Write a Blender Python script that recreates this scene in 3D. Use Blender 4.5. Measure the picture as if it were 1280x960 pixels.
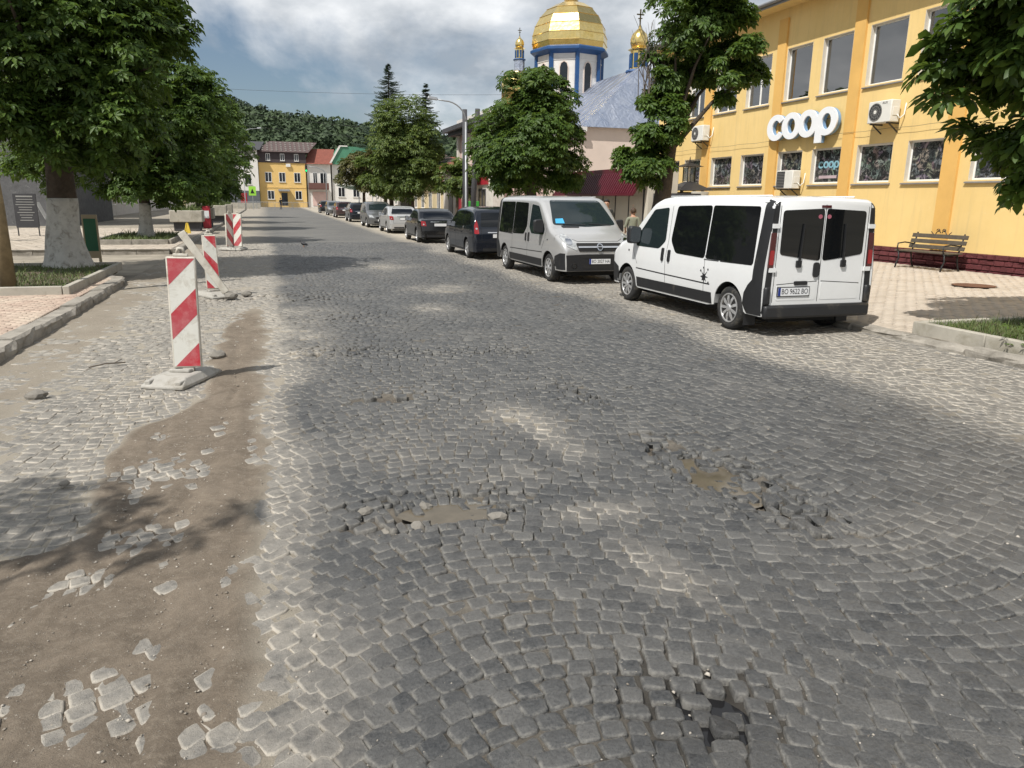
import bpy, bmesh, math, random
import numpy as np
from mathutils import Vector, Matrix
from mathutils.bvhtree import BVHTree

random.seed(7); rng = np.random.default_rng(7)
scene = bpy.context.scene
COL = scene.collection
for o in list(bpy.data.objects): bpy.data.objects.remove(o)

# ------------------------------------------------------------------ camera
# street runs along +Y, camera 1.85 m above the paving, turned right and down
CAM_H, F_PX, YAW, PITCH, ROLL = 1.85, 930.0, math.radians(17.93), math.radians(13.89), math.radians(0.75)
fh = Vector((math.sin(YAW), math.cos(YAW), 0)); R0 = Vector((math.cos(YAW), -math.sin(YAW), 0))
FW = fh*math.cos(PITCH) + Vector((0, 0, -math.sin(PITCH)))
DN = -fh*math.sin(PITCH) + Vector((0, 0, -math.cos(PITCH)))
CU = R0*math.cos(ROLL) - DN*math.sin(ROLL); CV = R0*math.sin(ROLL) + DN*math.cos(ROLL)
cam = bpy.data.cameras.new('camera'); camo = bpy.data.objects.new('camera', cam); COL.objects.link(camo)
m = Matrix.Identity(4)
for i in range(3):
    m[i][0] = CU[i]; m[i][1] = -CV[i]; m[i][2] = -FW[i]
m[2][3] = CAM_H
camo.matrix_world = m
cam.sensor_fit = 'HORIZONTAL'; cam.sensor_width = 36.0; cam.lens = F_PX/1280*36.0
cam.clip_start = 0.05; cam.clip_end = 6000
scene.camera = camo

# ------------------------------------------------------------------ sky, sun, exposure
SUN_DIR = Vector((0.60, 0.42, -1.0)).normalized()          # direction the light travels
sun_el = math.asin(-SUN_DIR.z); sun_az = math.atan2(-SUN_DIR.x, -SUN_DIR.y)
world = bpy.data.worlds.new('World'); scene.world = world; world.use_nodes = True
wn = world.node_tree.nodes; wl = world.node_tree.links; wn.clear()
def wnode(t, **k):
    n = wn.new(t)
    for a, b in k.items(): setattr(n, a, b)
    return n
sky = wnode('ShaderNodeTexSky', sky_type='NISHITA', sun_disc=False)
sky.sun_elevation = sun_el; sky.sun_rotation = sun_az; sky.air_density = 1.0; sky.dust_density = 1.2; sky.ozone_density = 1.5
tc = wnode('ShaderNodeTexCoord'); sep = wnode('ShaderNodeSeparateXYZ'); wl.new(tc.outputs['Generated'], sep.inputs[0])
zc = wnode('ShaderNodeMath', operation='MAXIMUM'); zc.inputs[1].default_value = 0.0; wl.new(sep.outputs['Z'], zc.inputs[0])
za = wnode('ShaderNodeMath', operation='ADD'); za.inputs[1].default_value = 0.42; wl.new(zc.outputs[0], za.inputs[0])
dx = wnode('ShaderNodeMath', operation='DIVIDE'); wl.new(sep.outputs['X'], dx.inputs[0]); wl.new(za.outputs[0], dx.inputs[1])
dy = wnode('ShaderNodeMath', operation='DIVIDE'); wl.new(sep.outputs['Y'], dy.inputs[0]); wl.new(za.outputs[0], dy.inputs[1])
cv = wnode('ShaderNodeCombineXYZ'); wl.new(dx.outputs[0], cv.inputs[0]); wl.new(dy.outputs[0], cv.inputs[1]); cv.inputs[2].default_value = 3.1
cn = wnode('ShaderNodeTexNoise'); cn.inputs['Scale'].default_value = 1.35; cn.inputs['Detail'].default_value = 9; cn.inputs['Roughness'].default_value = 0.56; cn.inputs['Distortion'].default_value = 0.25
wl.new(cv.outputs[0], cn.inputs['Vector'])
cr = wnode('ShaderNodeValToRGB'); cr.color_ramp.elements[0].position = 0.36; cr.color_ramp.elements[1].position = 0.49
cr.color_ramp.elements[0].color = (0, 0, 0, 1); cr.color_ramp.elements[1].color = (1, 1, 1, 1)
wl.new(cn.outputs['Fac'], cr.inputs[0])
cn2 = wnode('ShaderNodeTexNoise'); cn2.inputs['Scale'].default_value = 2.6; cn2.inputs['Detail'].default_value = 7; cn2.inputs['Roughness'].default_value = 0.55
wl.new(cv.outputs[0], cn2.inputs['Vector'])
cc = wnode('ShaderNodeValToRGB')
cc.color_ramp.elements[0].position = 0.40; cc.color_ramp.elements[0].color = (5.0, 5.6, 6.3, 1)
cc.color_ramp.elements[1].position = 0.64; cc.color_ramp.elements[1].color = (12.8, 13.0, 13.2, 1)
wl.new(cn2.outputs['Fac'], cc.inputs[0])
mixc = wnode('ShaderNodeMix', data_type='RGBA'); wl.new(cr.outputs[0], mixc.inputs[0]); wl.new(sky.outputs[0], mixc.inputs[6]); wl.new(cc.outputs[0], mixc.inputs[7])
bg = wnode('ShaderNodeBackground'); bg.inputs['Strength'].default_value = 0.080
wl.new(mixc.outputs[2], bg.inputs['Color']); wo = wnode('ShaderNodeOutputWorld'); wl.new(bg.outputs[0], wo.inputs[0])

sl = bpy.data.lights.new('sun', 'SUN'); sl.energy = 5.0; sl.angle = math.radians(0.5); sl.color = (1.0, 0.96, 0.90)
so = bpy.data.objects.new('sun', sl); COL.objects.link(so); so.rotation_euler = SUN_DIR.to_track_quat('-Z', 'Y').to_euler(); so.location = (-20, -15, 40)
vs = scene.view_settings; vs.view_transform = 'Standard'; vs.look = 'None'; vs.exposure = 0.05; vs.gamma = 1.0; vs.use_curve_mapping = False

# ------------------------------------------------------------------ helpers
def srgb(r, g, b):
    f = lambda c: (c/255/12.92 if c/255 <= 0.04045 else ((c/255+0.055)/1.055)**2.4)
    return (f(r), f(g), f(b))
MATS = {}
class NT:
    def __init__(s, mt): s.t = mt.node_tree; s.n = s.t.nodes; s.l = s.t.links
    def node(s, t, **k):
        n = s.n.new(t)
        for a, b in k.items(): setattr(n, a, b)
        return n
    def noise(s, scale, detail=6, rough=0.6, vec=None, dist=0):
        n = s.node('ShaderNodeTexNoise'); n.inputs['Scale'].default_value = scale; n.inputs['Detail'].default_value = detail
        n.inputs['Roughness'].default_value = rough; n.inputs['Distortion'].default_value = dist
        if vec is not None: s.l.new(vec, n.inputs['Vector'])
        return n.outputs['Fac']
    def pos(s): return s.node('ShaderNodeNewGeometry').outputs['Position']
    def ramp(s, fac, a, b, ca=(0, 0, 0), cb=(1, 1, 1)):
        r = s.node('ShaderNodeValToRGB'); e = r.color_ramp.elements
        e[0].position = a; e[1].position = b; e[0].color = (*ca, 1); e[1].color = (*cb, 1); s.l.new(fac, r.inputs[0]); return r.outputs[0]
    def mix(s, fac, a, b, blend='MIX'):
        x = s.node('ShaderNodeMix', data_type='RGBA', blend_type=blend)
        for v, i in ((fac, 0), (a, 6), (b, 7)):
            if isinstance(v, (int, float)): x.inputs[i].default_value = v
            elif isinstance(v, tuple): x.inputs[i].default_value = (*v, 1) if len(v) == 3 else v
            else: s.l.new(v, x.inputs[i])
        return x.outputs[2]
    def math(s, op, a, b=None, clamp=False):
        x = s.node('ShaderNodeMath', operation=op); x.use_clamp = clamp
        for v, i in ((a, 0), (b, 1)):
            if v is None: continue
            if isinstance(v, (int, float)): x.inputs[i].default_value = v
            else: s.l.new(v, x.inputs[i])
        return x.outputs[0]
    def bump(s, h, strength=0.3, dist=0.01):
        b = s.node('ShaderNodeBump'); b.inputs['Strength'].default_value = strength; b.inputs['Distance'].default_value = dist
        s.l.new(h, b.inputs['Height']); return b.outputs[0]
    def attr(s, name):
        a = s.node('ShaderNodeAttribute'); a.attribute_name = name; return a
def newmat(name):
    mt = bpy.data.materials.new(name); mt.use_nodes = True; MATS[name] = mt
    nt = NT(mt); b = nt.n['Principled BSDF']; return mt, nt, b
def M(name, col, rough=0.7, metal=0.0, var=0.12, vs=2.0, bump=0.0, bs=60.0, spec=0.5, dirt=None, dirt_amt=0.0, dirt_scale=1.5, coat=0.0, bdist=0.01):
    mt, nt, b = newmat(name)
    p = nt.pos()
    f = nt.noise(vs, 8, 0.65, p)
    lo = tuple(max(0, c*(1-var)) for c in col); hi = tuple(min(1, c*(1+var)) for c in col)
    c = nt.ramp(f, 0.3, 0.7, lo, hi)
    if dirt:
        g = nt.ramp(nt.noise(dirt_scale, 10, 0.7, p, 0.4), 0.62-dirt_amt*0.5, 0.78-dirt_amt*0.3)
        c = nt.mix(g, c, dirt)
    nt.l.new(c, b.inputs['Base Color']); b.inputs['Roughness'].default_value = rough; b.inputs['Metallic'].default_value = metal
    b.inputs['Specular IOR Level'].default_value = spec
    if coat: b.inputs['Coat Weight'].default_value = coat; b.inputs['Coat Roughness'].default_value = 0.04
    if bump: nt.l.new(nt.bump(nt.noise(bs, 8, 0.7, p), bump, bdist), b.inputs['Normal'])
    return mt

def tag(o, label=None, cat=None, group=None, kind=None):
    if label: o['label'] = label
    if cat: o['category'] = cat
    if group: o['group'] = group
    if kind: o['kind'] = kind
    return o
def empty(name, loc=(0, 0, 0), rz=0.0, label=None, cat=None, group=None, kind=None, parent=None):
    o = bpy.data.objects.new(name, None); COL.objects.link(o); o.location = loc; o.rotation_euler = (0, 0, rz); o.empty_display_size = 0.1
    if parent: o.parent = parent
    return tag(o, label, cat, group, kind)
def link(name, me, mat=None, parent=None, smooth=False, loc=None, rot=None):
    if mat is not None:
        for q in (mat if isinstance(mat, (list, tuple)) else [mat]):
            me.materials.append(MATS[q] if isinstance(q, str) else q)
    if smooth: me.polygons.foreach_set('use_smooth', [True]*len(me.polygons))
    o = bpy.data.objects.new(name, me); COL.objects.link(o)
    if parent: o.parent = parent
    if loc is not None: o.location = loc
    if rot is not None: o.rotation_euler = rot
    return o
def npmesh(name, V, Fq):
    """V (n,3), Fq (m,k) uniform faces"""
    me = bpy.data.meshes.new(name); V = np.asarray(V, np.float32); Fq = np.asarray(Fq, np.int32); k = Fq.shape[1]
    me.vertices.add(len(V)); me.vertices.foreach_set('co', V.ravel())
    me.loops.add(Fq.size); me.loops.foreach_set('vertex_index', Fq.ravel())
    me.polygons.add(len(Fq)); me.polygons.foreach_set('loop_start', np.arange(0, Fq.size, k, dtype=np.int32))
    me.update(calc_edges=True); return me
def copy_tree(o, parent=None):
    c = o.copy(); COL.objects.link(c)
    if parent: c.parent = parent
    for ch in [x for x in o.children]: copy_tree(ch, c)
    return c
class MB:
    def __init__(s): s.v = []; s.f = []
    def add(s, vs, fs):
        b = len(s.v); s.v += [tuple(x) for x in vs]; s.f += [tuple(i+b for i in f) for f in fs]; return s
    def box(s, x0, x1, y0, y1, z0, z1):
        return s.add([(x0,y0,z0),(x1,y0,z0),(x1,y1,z0),(x0,y1,z0),(x0,y0,z1),(x1,y0,z1),(x1,y1,z1),(x0,y1,z1)],
                     [(0,3,2,1),(4,5,6,7),(0,1,5,4),(1,2,6,5),(2,3,7,6),(3,0,4,7)])
    def bar(s, a, b, w, h=None, up=(0,0,1)):
        h = w if h is None else h; a = Vector(a); b = Vector(b); d = (b-a).normalized(); u = Vector(up)
        if abs(d.dot(u)) > 0.98: u = Vector((1,0,0))
        r = d.cross(u).normalized(); u = r.cross(d)
        q = [(-1,-1),(1,-1),(1,1),(-1,1)]
        return s.add([p + r*(i*w/2) + u*(j*h/2) for p in (a,b) for i,j in q],
                     [(0,1,2,3),(7,6,5,4),(0,4,5,1),(1,5,6,2),(2,6,7,3),(3,7,4,0)])
    def tube(s, pts, r, n=8, cap=True):
        pts = [Vector(p) for p in pts]; rs = r if isinstance(r,(list,tuple)) else [r]*len(pts); vs = []; fs = []; pu = None
        for i,p in enumerate(pts):
            d = (pts[min(i+1,len(pts)-1)]-pts[max(i-1,0)]).normalized()
            if pu is None: pu = Vector((0,0,1)) if abs(d.z) < 0.9 else Vector((1,0,0))
            a = d.cross(pu).normalized(); b = a.cross(d).normalized(); pu = b
            for k in range(n):
                t = 2*math.pi*k/n; vs.append(p + (a*math.cos(t)+b*math.sin(t))*rs[i])
        for i in range(len(pts)-1):
            for k in range(n): fs.append((i*n+k, i*n+(k+1)%n, (i+1)*n+(k+1)%n, (i+1)*n+k))
        if cap: fs.append(tuple(range(n))[::-1]); fs.append(tuple((len(pts)-1)*n+k for k in range(n)))
        return s.add(vs, fs)
    def lathe(s, prof, n=16, c=(0,0,0), axis='z', a0=0.0):
        vs = []; fs = []
        for r,z in prof:
            for k in range(n):
                t = a0+2*math.pi*k/n; x,y = r*math.cos(t), r*math.sin(t)
                p = (x,y,z) if axis == 'z' else ((z,x,y) if axis == 'x' else (y,z,x))
                vs.append((p[0]+c[0],p[1]+c[1],p[2]+c[2]))
        for i in range(len(prof)-1):
            for k in range(n): fs.append((i*n+k, i*n+(k+1)%n, (i+1)*n+(k+1)%n, (i+1)*n+k))
        fs.append(tuple(range(n))[::-1]); fs.append(tuple((len(prof)-1)*n+k for k in range(n)))
        return s.add(vs, fs)
    def prism(s, poly, d0, d1, axis='z'):
        """poly 2D: axis z -> (x,y); axis x -> (y,z); axis y -> (x,z)"""
        f = {'z': lambda a,b,d: (a,b,d), 'x': lambda a,b,d: (d,a,b), 'y': lambda a,b,d: (a,d,b)}[axis]; n = len(poly)
        vs = [f(a,b,d0) for a,b in poly] + [f(a,b,d1) for a,b in poly]
        return s.add(vs, [tuple(range(n))[::-1], tuple(range(n,2*n))] + [(i,(i+1)%n,n+(i+1)%n,n+i) for i in range(n)])
    def ring(s, outer, inner, d0, d1, axis='z'):
        f = {'z': lambda a,b,d: (a,b,d), 'x': lambda a,b,d: (d,a,b), 'y': lambda a,b,d: (a,d,b)}[axis]; n = len(outer)
        vs = [f(a,b,d) for d in (d0,d1) for pl in (outer,inner) for a,b in pl]; fs = []
        for i in range(n):
            j = (i+1)%n
            fs += [(i,j,n+j,n+i), (2*n+i,3*n+i,3*n+j,2*n+j), (i,2*n+i,2*n+j,j), (n+i,n+j,3*n+j,3*n+i)]
        return s.add(vs, fs)
    def build(s, name, mat, parent=None, smooth=False, bevel=0.0, loc=None, rot=None, seg=2):
        me = bpy.data.meshes.new(name); me.from_pydata([tuple(v) for v in s.v], [], s.f)
        bm = bmesh.new(); bm.from_mesh(me); bmesh.ops.recalc_face_normals(bm, faces=bm.faces); bm.to_mesh(me); bm.free()
        o = link(name, me, mat, parent, smooth, loc, rot)
        if bevel:
            b = o.modifiers.new('bevel','BEVEL'); b.width = bevel; b.segments = seg; b.limit_method = 'ANGLE'; b.angle_limit = math.radians(40)
        if smooth == 'auto' or bevel:
            me.polygons.foreach_set('use_smooth', [True]*len(me.polygons))
            try:
                me.set_sharp_from_angle(angle=math.radians(35))
            except Exception: pass
        return o
def box(name, mat, parent, x0, x1, y0, y1, z0, z1, bevel=0.0, smooth=False):
    return MB().box(x0,x1,y0,y1,z0,z1).build(name, mat, parent, smooth, bevel)
def roundpoly(pts, r, n=4):
    out = []; N = len(pts)
    for i in range(N):
        p = Vector(pts[i]); a = Vector(pts[i-1]); b = Vector(pts[(i+1)%N]); da = (a-p); db = (b-p)
        rr = min(r, da.length*0.45, db.length*0.45); pa = p+da.normalized()*rr; pb = p+db.normalized()*rr
        for k in range(n+1):
            t = k/n; q = pa*(1-t)**2 + p*2*t*(1-t) + pb*t*t; out.append((q.x,q.y))
    return out
def text_mesh(name, body, size, mat, parent, loc, rot, extrude=0.003, align='CENTER', offset=0.0):
    cu = bpy.data.curves.new(name, 'FONT'); cu.body = body; cu.size = size; cu.extrude = extrude; cu.align_x = align; cu.align_y = 'CENTER'; cu.resolution_u = 3; cu.offset = offset
    t = bpy.data.objects.new(name+'_tmp', cu); COL.objects.link(t)
    dg = bpy.context.evaluated_depsgraph_get(); me = bpy.data.meshes.new_from_object(t.evaluated_get(dg)); bpy.data.objects.remove(t); bpy.data.curves.remove(cu)
    me.materials.clear(); return link(name, me, mat, parent, False, loc, rot)
def vnoise(x, y, s, seed=0):
    """smooth value noise, numpy, -1..1"""
    x = np.asarray(x)*s; y = np.asarray(y)*s; xi = np.floor(x).astype(np.int64); yi = np.floor(y).astype(np.int64); xf = x-xi; yf = y-yi
    def h(a, b):
        n = (a*374761393 + b*668265263 + seed*974711) & 0x7fffffff; n = ((n ^ (n >> 13))*1274126177) & 0x7fffffff; return ((n ^ (n >> 16)) & 0xffff)/32767.5-1
    u = xf*xf*(3-2*xf); v = yf*yf*(3-2*yf)
    return (h(xi,yi)*(1-u)+h(xi+1,yi)*u)*(1-v) + (h(xi,yi+1)*(1-u)+h(xi+1,yi+1)*u)*v
def fbm(x, y, s, seed=0, oct=4):
    r = 0; a = 1.0
    for i in range(oct): r = r + a*vnoise(x, y, s*2**i, seed+i*17); a *= 0.5
    return r/1.9
def sst(a, b, x):
    t = np.clip((np.asarray(x, float)-a)/(b-a), 0, 1); return t*t*(3-2*t)
# ================================================================== GROUND AND ROAD
def gsum(x, y, L):
    r = np.zeros_like(np.asarray(x, float))
    for cx, cy, rx, ry, a in L: r = r + a*np.exp(-(((x-cx)/rx)**2 + ((y-cy)/ry)**2))
    return r
HOLES = [(0.98,4.2,0.34,0.19,0.080),(0.58,4.22,0.26,0.22,0.045),(2.80,4.85,0.17,0.30,0.055),(2.88,4.2,0.22,0.32,0.082),(3.04,3.62,0.18,0.28,0.055),
         (1.47,2.05,0.24,0.22,0.024),(1.55,2.45,0.10,0.22,0.012),(0.75,9.2,0.6,0.35,0.03),(2.84,8.8,0.3,0.3,0.03),(2.85,6.7,0.18,0.6,0.025),(1.05,6.85,0.45,0.22,0.03),(0.1,14.6,1.2,0.5,0.03)]
CORE = [(1.0,4.2,0.30,0.15,1.0),(0.56,4.12,0.20,0.16,0.85),(2.78,4.95,0.12,0.24,0.8),(2.88,4.25,0.19,0.32,1.0),(3.02,3.72,0.10,0.14,0.6),(1.0,6.95,0.24,0.09,0.7),(0.5,9.2,0.2,0.1,0.5),(2.85,6.7,0.06,0.25,0.5),(1.45,2.02,0.08,0.07,0.6),(1.58,2.18,0.05,0.09,0.45)]
ROUGH = [(0.95,4.2,0.62,0.36,1.0),(2.88,4.35,0.40,0.8,1.0),(3.05,3.5,0.34,0.4,0.9),(0.85,9.3,0.7,0.45,1.0),(1.9,8.9,0.6,0.4,0.6),(2.84,8.8,0.4,0.35,0.9),(2.85,6.65,0.22,0.7,0.9),(1.05,6.85,0.5,0.3,0.6),(0.2,14.8,1.3,0.7,0.9),(0.4,6.0,0.3,0.3,0.4),(1.4,12,1.2,1.0,0.5)]
DUST = [(2.01,5.98,0.26,0.32,1.3),(2.1,5.2,0.16,0.45,1.0),(1.88,3.85,0.27,0.14,1.4),(1.83,3.1,0.14,0.3,1.6),(1.45,4.6,0.3,0.25,0.45),(2.64,12.75,0.4,0.5,0.8),(0.4,3.05,0.5,0.2,0.3),
        (0.3,10.4,0.5,1.6,0.9),(0.1,13.0,0.7,1.0,0.7),(3.4,15.5,0.7,0.8,0.9),(3.0,21,0.8,1.5,0.7),(0.8,5.4,0.5,0.5,0.3),(3.6,3.1,0.7,0.35,0.3),(0.62,4.1,0.2,0.16,0.8)]
ISLES = [(-0.81,5.33,0.34,0.26,1.1),(-0.76,4.25,0.20,0.24,1.0),(-0.97,3.75,0.15,0.15,0.95),(-0.78,2.78,0.15,0.24,1.1),(-0.25,2.45,0.15,0.13,1.1),(-1.15,2.6,0.2,0.2,0.7),(-1.0,12.3,0.4,1.4,1.0),(-0.9,6.2,0.15,0.1,0.6),(-0.95,9.8,0.22,0.8,0.8)]
def hroad(x, y):
    return 0.008*vnoise(x, y, 0.5, 3) + 0.003*vnoise(x, y, 2.1, 5) - gsum(x, y, HOLES)
def xr_edge(y): return -0.12 + 0.09*vnoise(y, y*0+3.3, 1.3, 9) + 0.07*vnoise(y, y*0+1.3, 4.3, 4)
XL_Y = np.array([0,3.6,4.2,4.7,5.3,5.9,6.5,7.0,7.5,8.6,9.5,12.6,14.5,60]); XL_X = np.array([-3.2,-3.2,-1.25,-1.08,-1.2,-1.22,-1.1,-0.8,-0.72,-0.74,-0.72,-0.62,-0.3,-0.1])
def trench(x, y):
    xl = np.interp(y, XL_Y, XL_X) + 0.09*vnoise(x, y, 3.0, 21); xr = xr_edge(y)
    return sst(-0.05, 0.08, x-xl)*sst(-0.08, 0.15, xr-x + 0.05*vnoise(x, y, 11, 77))*(1-sst(12.2, 14.0, y))
def leftdust(x, y):          # loose soil along the left kerb
    return sst(0.0, 0.5, -1.95+0.12*vnoise(x, y, 1.2, 31)-x)*(0.75+0.35*vnoise(x, y, 2.3, 8))
def dustmap(x, y):
    d = gsum(x, y, DUST)*(0.75+0.5*vnoise(x, y, 4.5, 12))
    d = d + (1-sst(-0.10, 0.36+0.22*vnoise(y, y*0, 1.1, 14), x))*1.0
    d = d + sst(5.35, 6.25, x + 0.35*vnoise(x, y, 0.8, 16))*0.85 + 0.02 + 0.10*vnoise(x, y, 1.1, 41)
    return np.clip(d, 0, 1.3)
def fillmap(x, y):
    t = np.clip(trench(x, y), 0, 1); isl = np.clip(gsum(x, y, ISLES), 0, 1.15)
    f = -0.0125 + 0.0045*vnoise(x, y, 9, 51) + 0.006*vnoise(x, y, 2.6, 57) + 0.006*np.clip(dustmap(x, y), 0, 1) - 0.026*np.clip(gsum(x, y, ROUGH), 0, 1)*(1-np.clip(gsum(x, y, DUST), 0, 1)*0.6)
    f = f - 0.022*np.exp(-(((x-1.47)/0.28)**2+((y-2.1)/0.33)**2))
    soil = 0.0132 + 0.008*fbm(x, y, 2.2, 61) + 0.004*vnoise(x, y, 9, 63) - 0.0225*isl
    f = f*(1-t) + soil*t
    ld = np.clip(leftdust(x, y), 0, 1)*(1-t)
    return f + ld*(0.017 + 0.006*vnoise(x, y, 3.1, 66))

# materials -----------------------------------------------------------------
mt, nt, b = newmat('cobble')
a = nt.attr('st'); sp = nt.node('ShaderNodeSeparateColor'); nt.l.new(a.outputs['Color'], sp.inputs[0]); shade, edge, dust = sp.outputs[0], sp.outputs[1], sp.outputs[2]
p = nt.pos()
base = nt.mix(shade, (0.015, 0.018, 0.022), (0.100, 0.098, 0.092))
n1 = nt.noise(14, 8, 0.7, p); base = nt.mix(nt.ramp(n1, 0.35, 0.7), base, nt.mix(0.40, base, (0.11, 0.11, 0.108)))
n2 = nt.noise(62, 8, 0.8, p)
base = nt.mix(nt.ramp(n2, 0.42, 0.75), base, nt.mix(0.50, base, (0.20, 0.20, 0.195)))
base = nt.mix(nt.ramp(nt.noise(120, 5, 0.75, p), 0.36, 0.48, (1, 1, 1), (0, 0, 0)), base, nt.mix(0.6, base, (0.016, 0.019, 0.023)))
ef = nt.math('MULTIPLY', edge, nt.ramp(nt.noise(16, 8, 0.8, p), 0.42, 0.60)); ef = nt.math('MULTIPLY', ef, 0.5)
base = nt.mix(ef, base, (0.34, 0.325, 0.29))
df = nt.math('MULTIPLY', dust, nt.ramp(nt.noise(7, 9, 0.75, p), 0.22, 0.6)); df = nt.math('MULTIPLY', df, 0.92, True)
base = nt.mix(df, base, nt.mix(nt.noise(40, 5, 0.7, p), (0.40, 0.355, 0.285), (0.64, 0.59, 0.51)))
wet = a.outputs['Alpha']
base = nt.mix(wet, base, nt.mix(0.75, base, (0.012, 0.013, 0.015)))
nt.l.new(base, b.inputs['Base Color'])
rr = nt.math('SUBTRACT', nt.ramp(nt.noise(30, 5, 0.6, p), 0.3, 0.7, (0.42,)*3, (0.68,)*3), nt.math('MULTIPLY', wet, 0.25)); nt.l.new(nt.math('ADD', rr, nt.math('MULTIPLY', df, 0.35)), b.inputs['Roughness'])
hb = nt.math('ADD', nt.noise(55, 8, 0.7, p), nt.math('MULTIPLY', nt.noise(240, 4, 0.6, p), 0.5))
nt.l.new(nt.bump(hb, 1.0, 0.009), b.inputs['Normal'])

mt, nt, b = newmat('road_soil')
a = nt.attr('st'); sp = nt.node('ShaderNodeSeparateColor'); nt.l.new(a.outputs['Color'], sp.inputs[0]); tr, wet, dust = sp.outputs[0], sp.outputs[1], sp.outputs[2]
p = nt.pos()
grit = nt.noise(160, 5, 0.8, p)
joint = nt.mix(nt.ramp(nt.noise(6, 8, 0.8, p), 0.36, 0.62), (0.035, 0.032, 0.027), (0.20, 0.178, 0.145))
joint = nt.mix(dust, joint, (0.42, 0.375, 0.30))
soil = nt.mix(nt.ramp(nt.noise(2.8, 10, 0.8, p, 0.8), 0.38, 0.62), (0.150, 0.118, 0.085), (0.255, 0.205, 0.152))
soil = nt.mix(nt.ramp(nt.noise(24, 7, 0.75, p), 0.5, 0.72), soil, (0.30, 0.25, 0.19))
c = nt.mix(tr, joint, soil)
vo = nt.node('ShaderNodeTexVoronoi'); vo.inputs['Scale'].default_value = 95; nt.l.new(p, vo.inputs['Vector'])
peb = nt.math('MULTIPLY', nt.ramp(vo.outputs['Distance'], 0.16, 0.24, (1, 1, 1), (0, 0, 0)), nt.ramp(nt.noise(18, 4, 0.6, p), 0.45, 0.62))
c = nt.mix(nt.math('MULTIPLY', peb, 0.75), c, nt.mix(vo.outputs['Color'], (0.30, 0.27, 0.22), (0.55, 0.52, 0.46)))
c = nt.mix(nt.ramp(grit, 0.3, 0.75), nt.mix(0.35, c, (0.05, 0.042, 0.032)), c)
c = nt.mix(wet, c, nt.mix(0.8, c, (0.012, 0.011, 0.010)))
nt.l.new(c, b.inputs['Base Color']); nt.l.new(nt.math('SUBTRACT', 0.95, nt.math('MULTIPLY', wet, 0.6)), b.inputs['Roughness'])
hb = nt.math('ADD', nt.noise(60, 8, 0.75, p), nt.math('MULTIPLY', grit, 0.7)); hb = nt.math('ADD', hb, nt.math('MULTIPLY', peb, 0.8))
nt.l.new(nt.bump(hb, 0.9, 0.012), b.inputs['Normal'])

mt, nt, b = newmat('far_paving')
p = nt.pos()
sx = nt.node('ShaderNodeSeparateXYZ'); nt.l.new(p, sx.inputs[0])
vo = nt.node('ShaderNodeTexVoronoi'); vo.feature = 'DISTANCE_TO_EDGE'; vo.inputs['Scale'].default_value = 8.5; nt.l.new(p, vo.inputs['Vector'])
c = nt.mix(nt.ramp(nt.noise(0.35, 8, 0.65, p), 0.35, 0.68), (0.082, 0.083, 0.085), (0.150, 0.147, 0.138))
c = nt.mix(nt.ramp(vo.outputs['Distance'], 0.02, 0.10, (1, 1, 1), (0, 0, 0)), c, (0.16, 0.15, 0.125))
edgeR = nt.ramp(nt.math('ADD', sx.outputs[0], nt.math('MULTIPLY', nt.noise(0.8, 5, 0.6, p), 1.2)), 0.0, 1.0)
mr = nt.node('ShaderNodeMapRange'); nt.l.new(nt.math('ADD', sx.outputs[0], nt.math('MULTIPLY', nt.noise(0.8, 5, 0.6, p), 1.0)), mr.inputs[0]); mr.inputs[1].default_value = 5.9; mr.inputs[2].default_value = 6.8
c = nt.mix(nt.math('MULTIPLY', mr.outputs[0], 0.85), c, (0.43, 0.38, 0.30))
mr2 = nt.node('ShaderNodeMapRange'); nt.l.new(nt.math('ADD', sx.outputs[0], nt.math('MULTIPLY', nt.noise(0.6, 5, 0.6, p), 1.4)), mr2.inputs[0]); mr2.inputs[1].default_value = 0.9; mr2.inputs[2].default_value = -0.3
c = nt.mix(nt.math('MULTIPLY', mr2.outputs[0], 0.7), c, (0.36, 0.315, 0.25))
nt.l.new(c, b.inputs['Base Color']); b.inputs['Roughness'].default_value = 0.75
nt.l.new(nt.bump(nt.ramp(vo.outputs['Distance'], 0.0, 0.12), 0.5, 0.02), b.inputs['Normal'])
M('side_soil', (0.30, 0.265, 0.21), 0.95, var=0.3, vs=0.8, bump=0.6, bs=30, dirt=(0.16, 0.14, 0.115), dirt_amt=0.25, dirt_scale=0.5, bdist=0.02)
M('ground_soil', (0.22, 0.20, 0.16), 0.95, var=0.3, vs=0.1)
mt, nt, b = newmat('puddle')
p = nt.pos(); nt.l.new(nt.ramp(nt.noise(5, 4, 0.6, p), 0.3, 0.7, (0.085, 0.072, 0.052), (0.14, 0.118, 0.086)), b.inputs['Base Color']); b.inputs['Roughness'].default_value = 0.07; b.inputs['IOR'].default_value = 1.33
nt.l.new(nt.bump(nt.noise(9, 3, 0.5, p), 0.04, 0.01), b.inputs['Normal'])
mt, nt, b = newmat('dark_water'); b.inputs['Base Color'].default_value = (0.012, 0.012, 0.013, 1); b.inputs['Roughness'].default_value = 0.06; b.inputs['IOR'].default_value = 1.33

# far ground -----------------------------------------------------------------
MB().add([(-2500,-400,-0.14),(2500,-400,-0.14),(2500,3500,-0.14),(-2500,3500,-0.14)], [(0,1,2,3)]).build('ground', 'ground_soil')['kind'] = 'structure'
road = empty('road', (0,0,0), kind='structure')
Y_NEAR, Y_FAR = 0.9, 33.0
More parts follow.
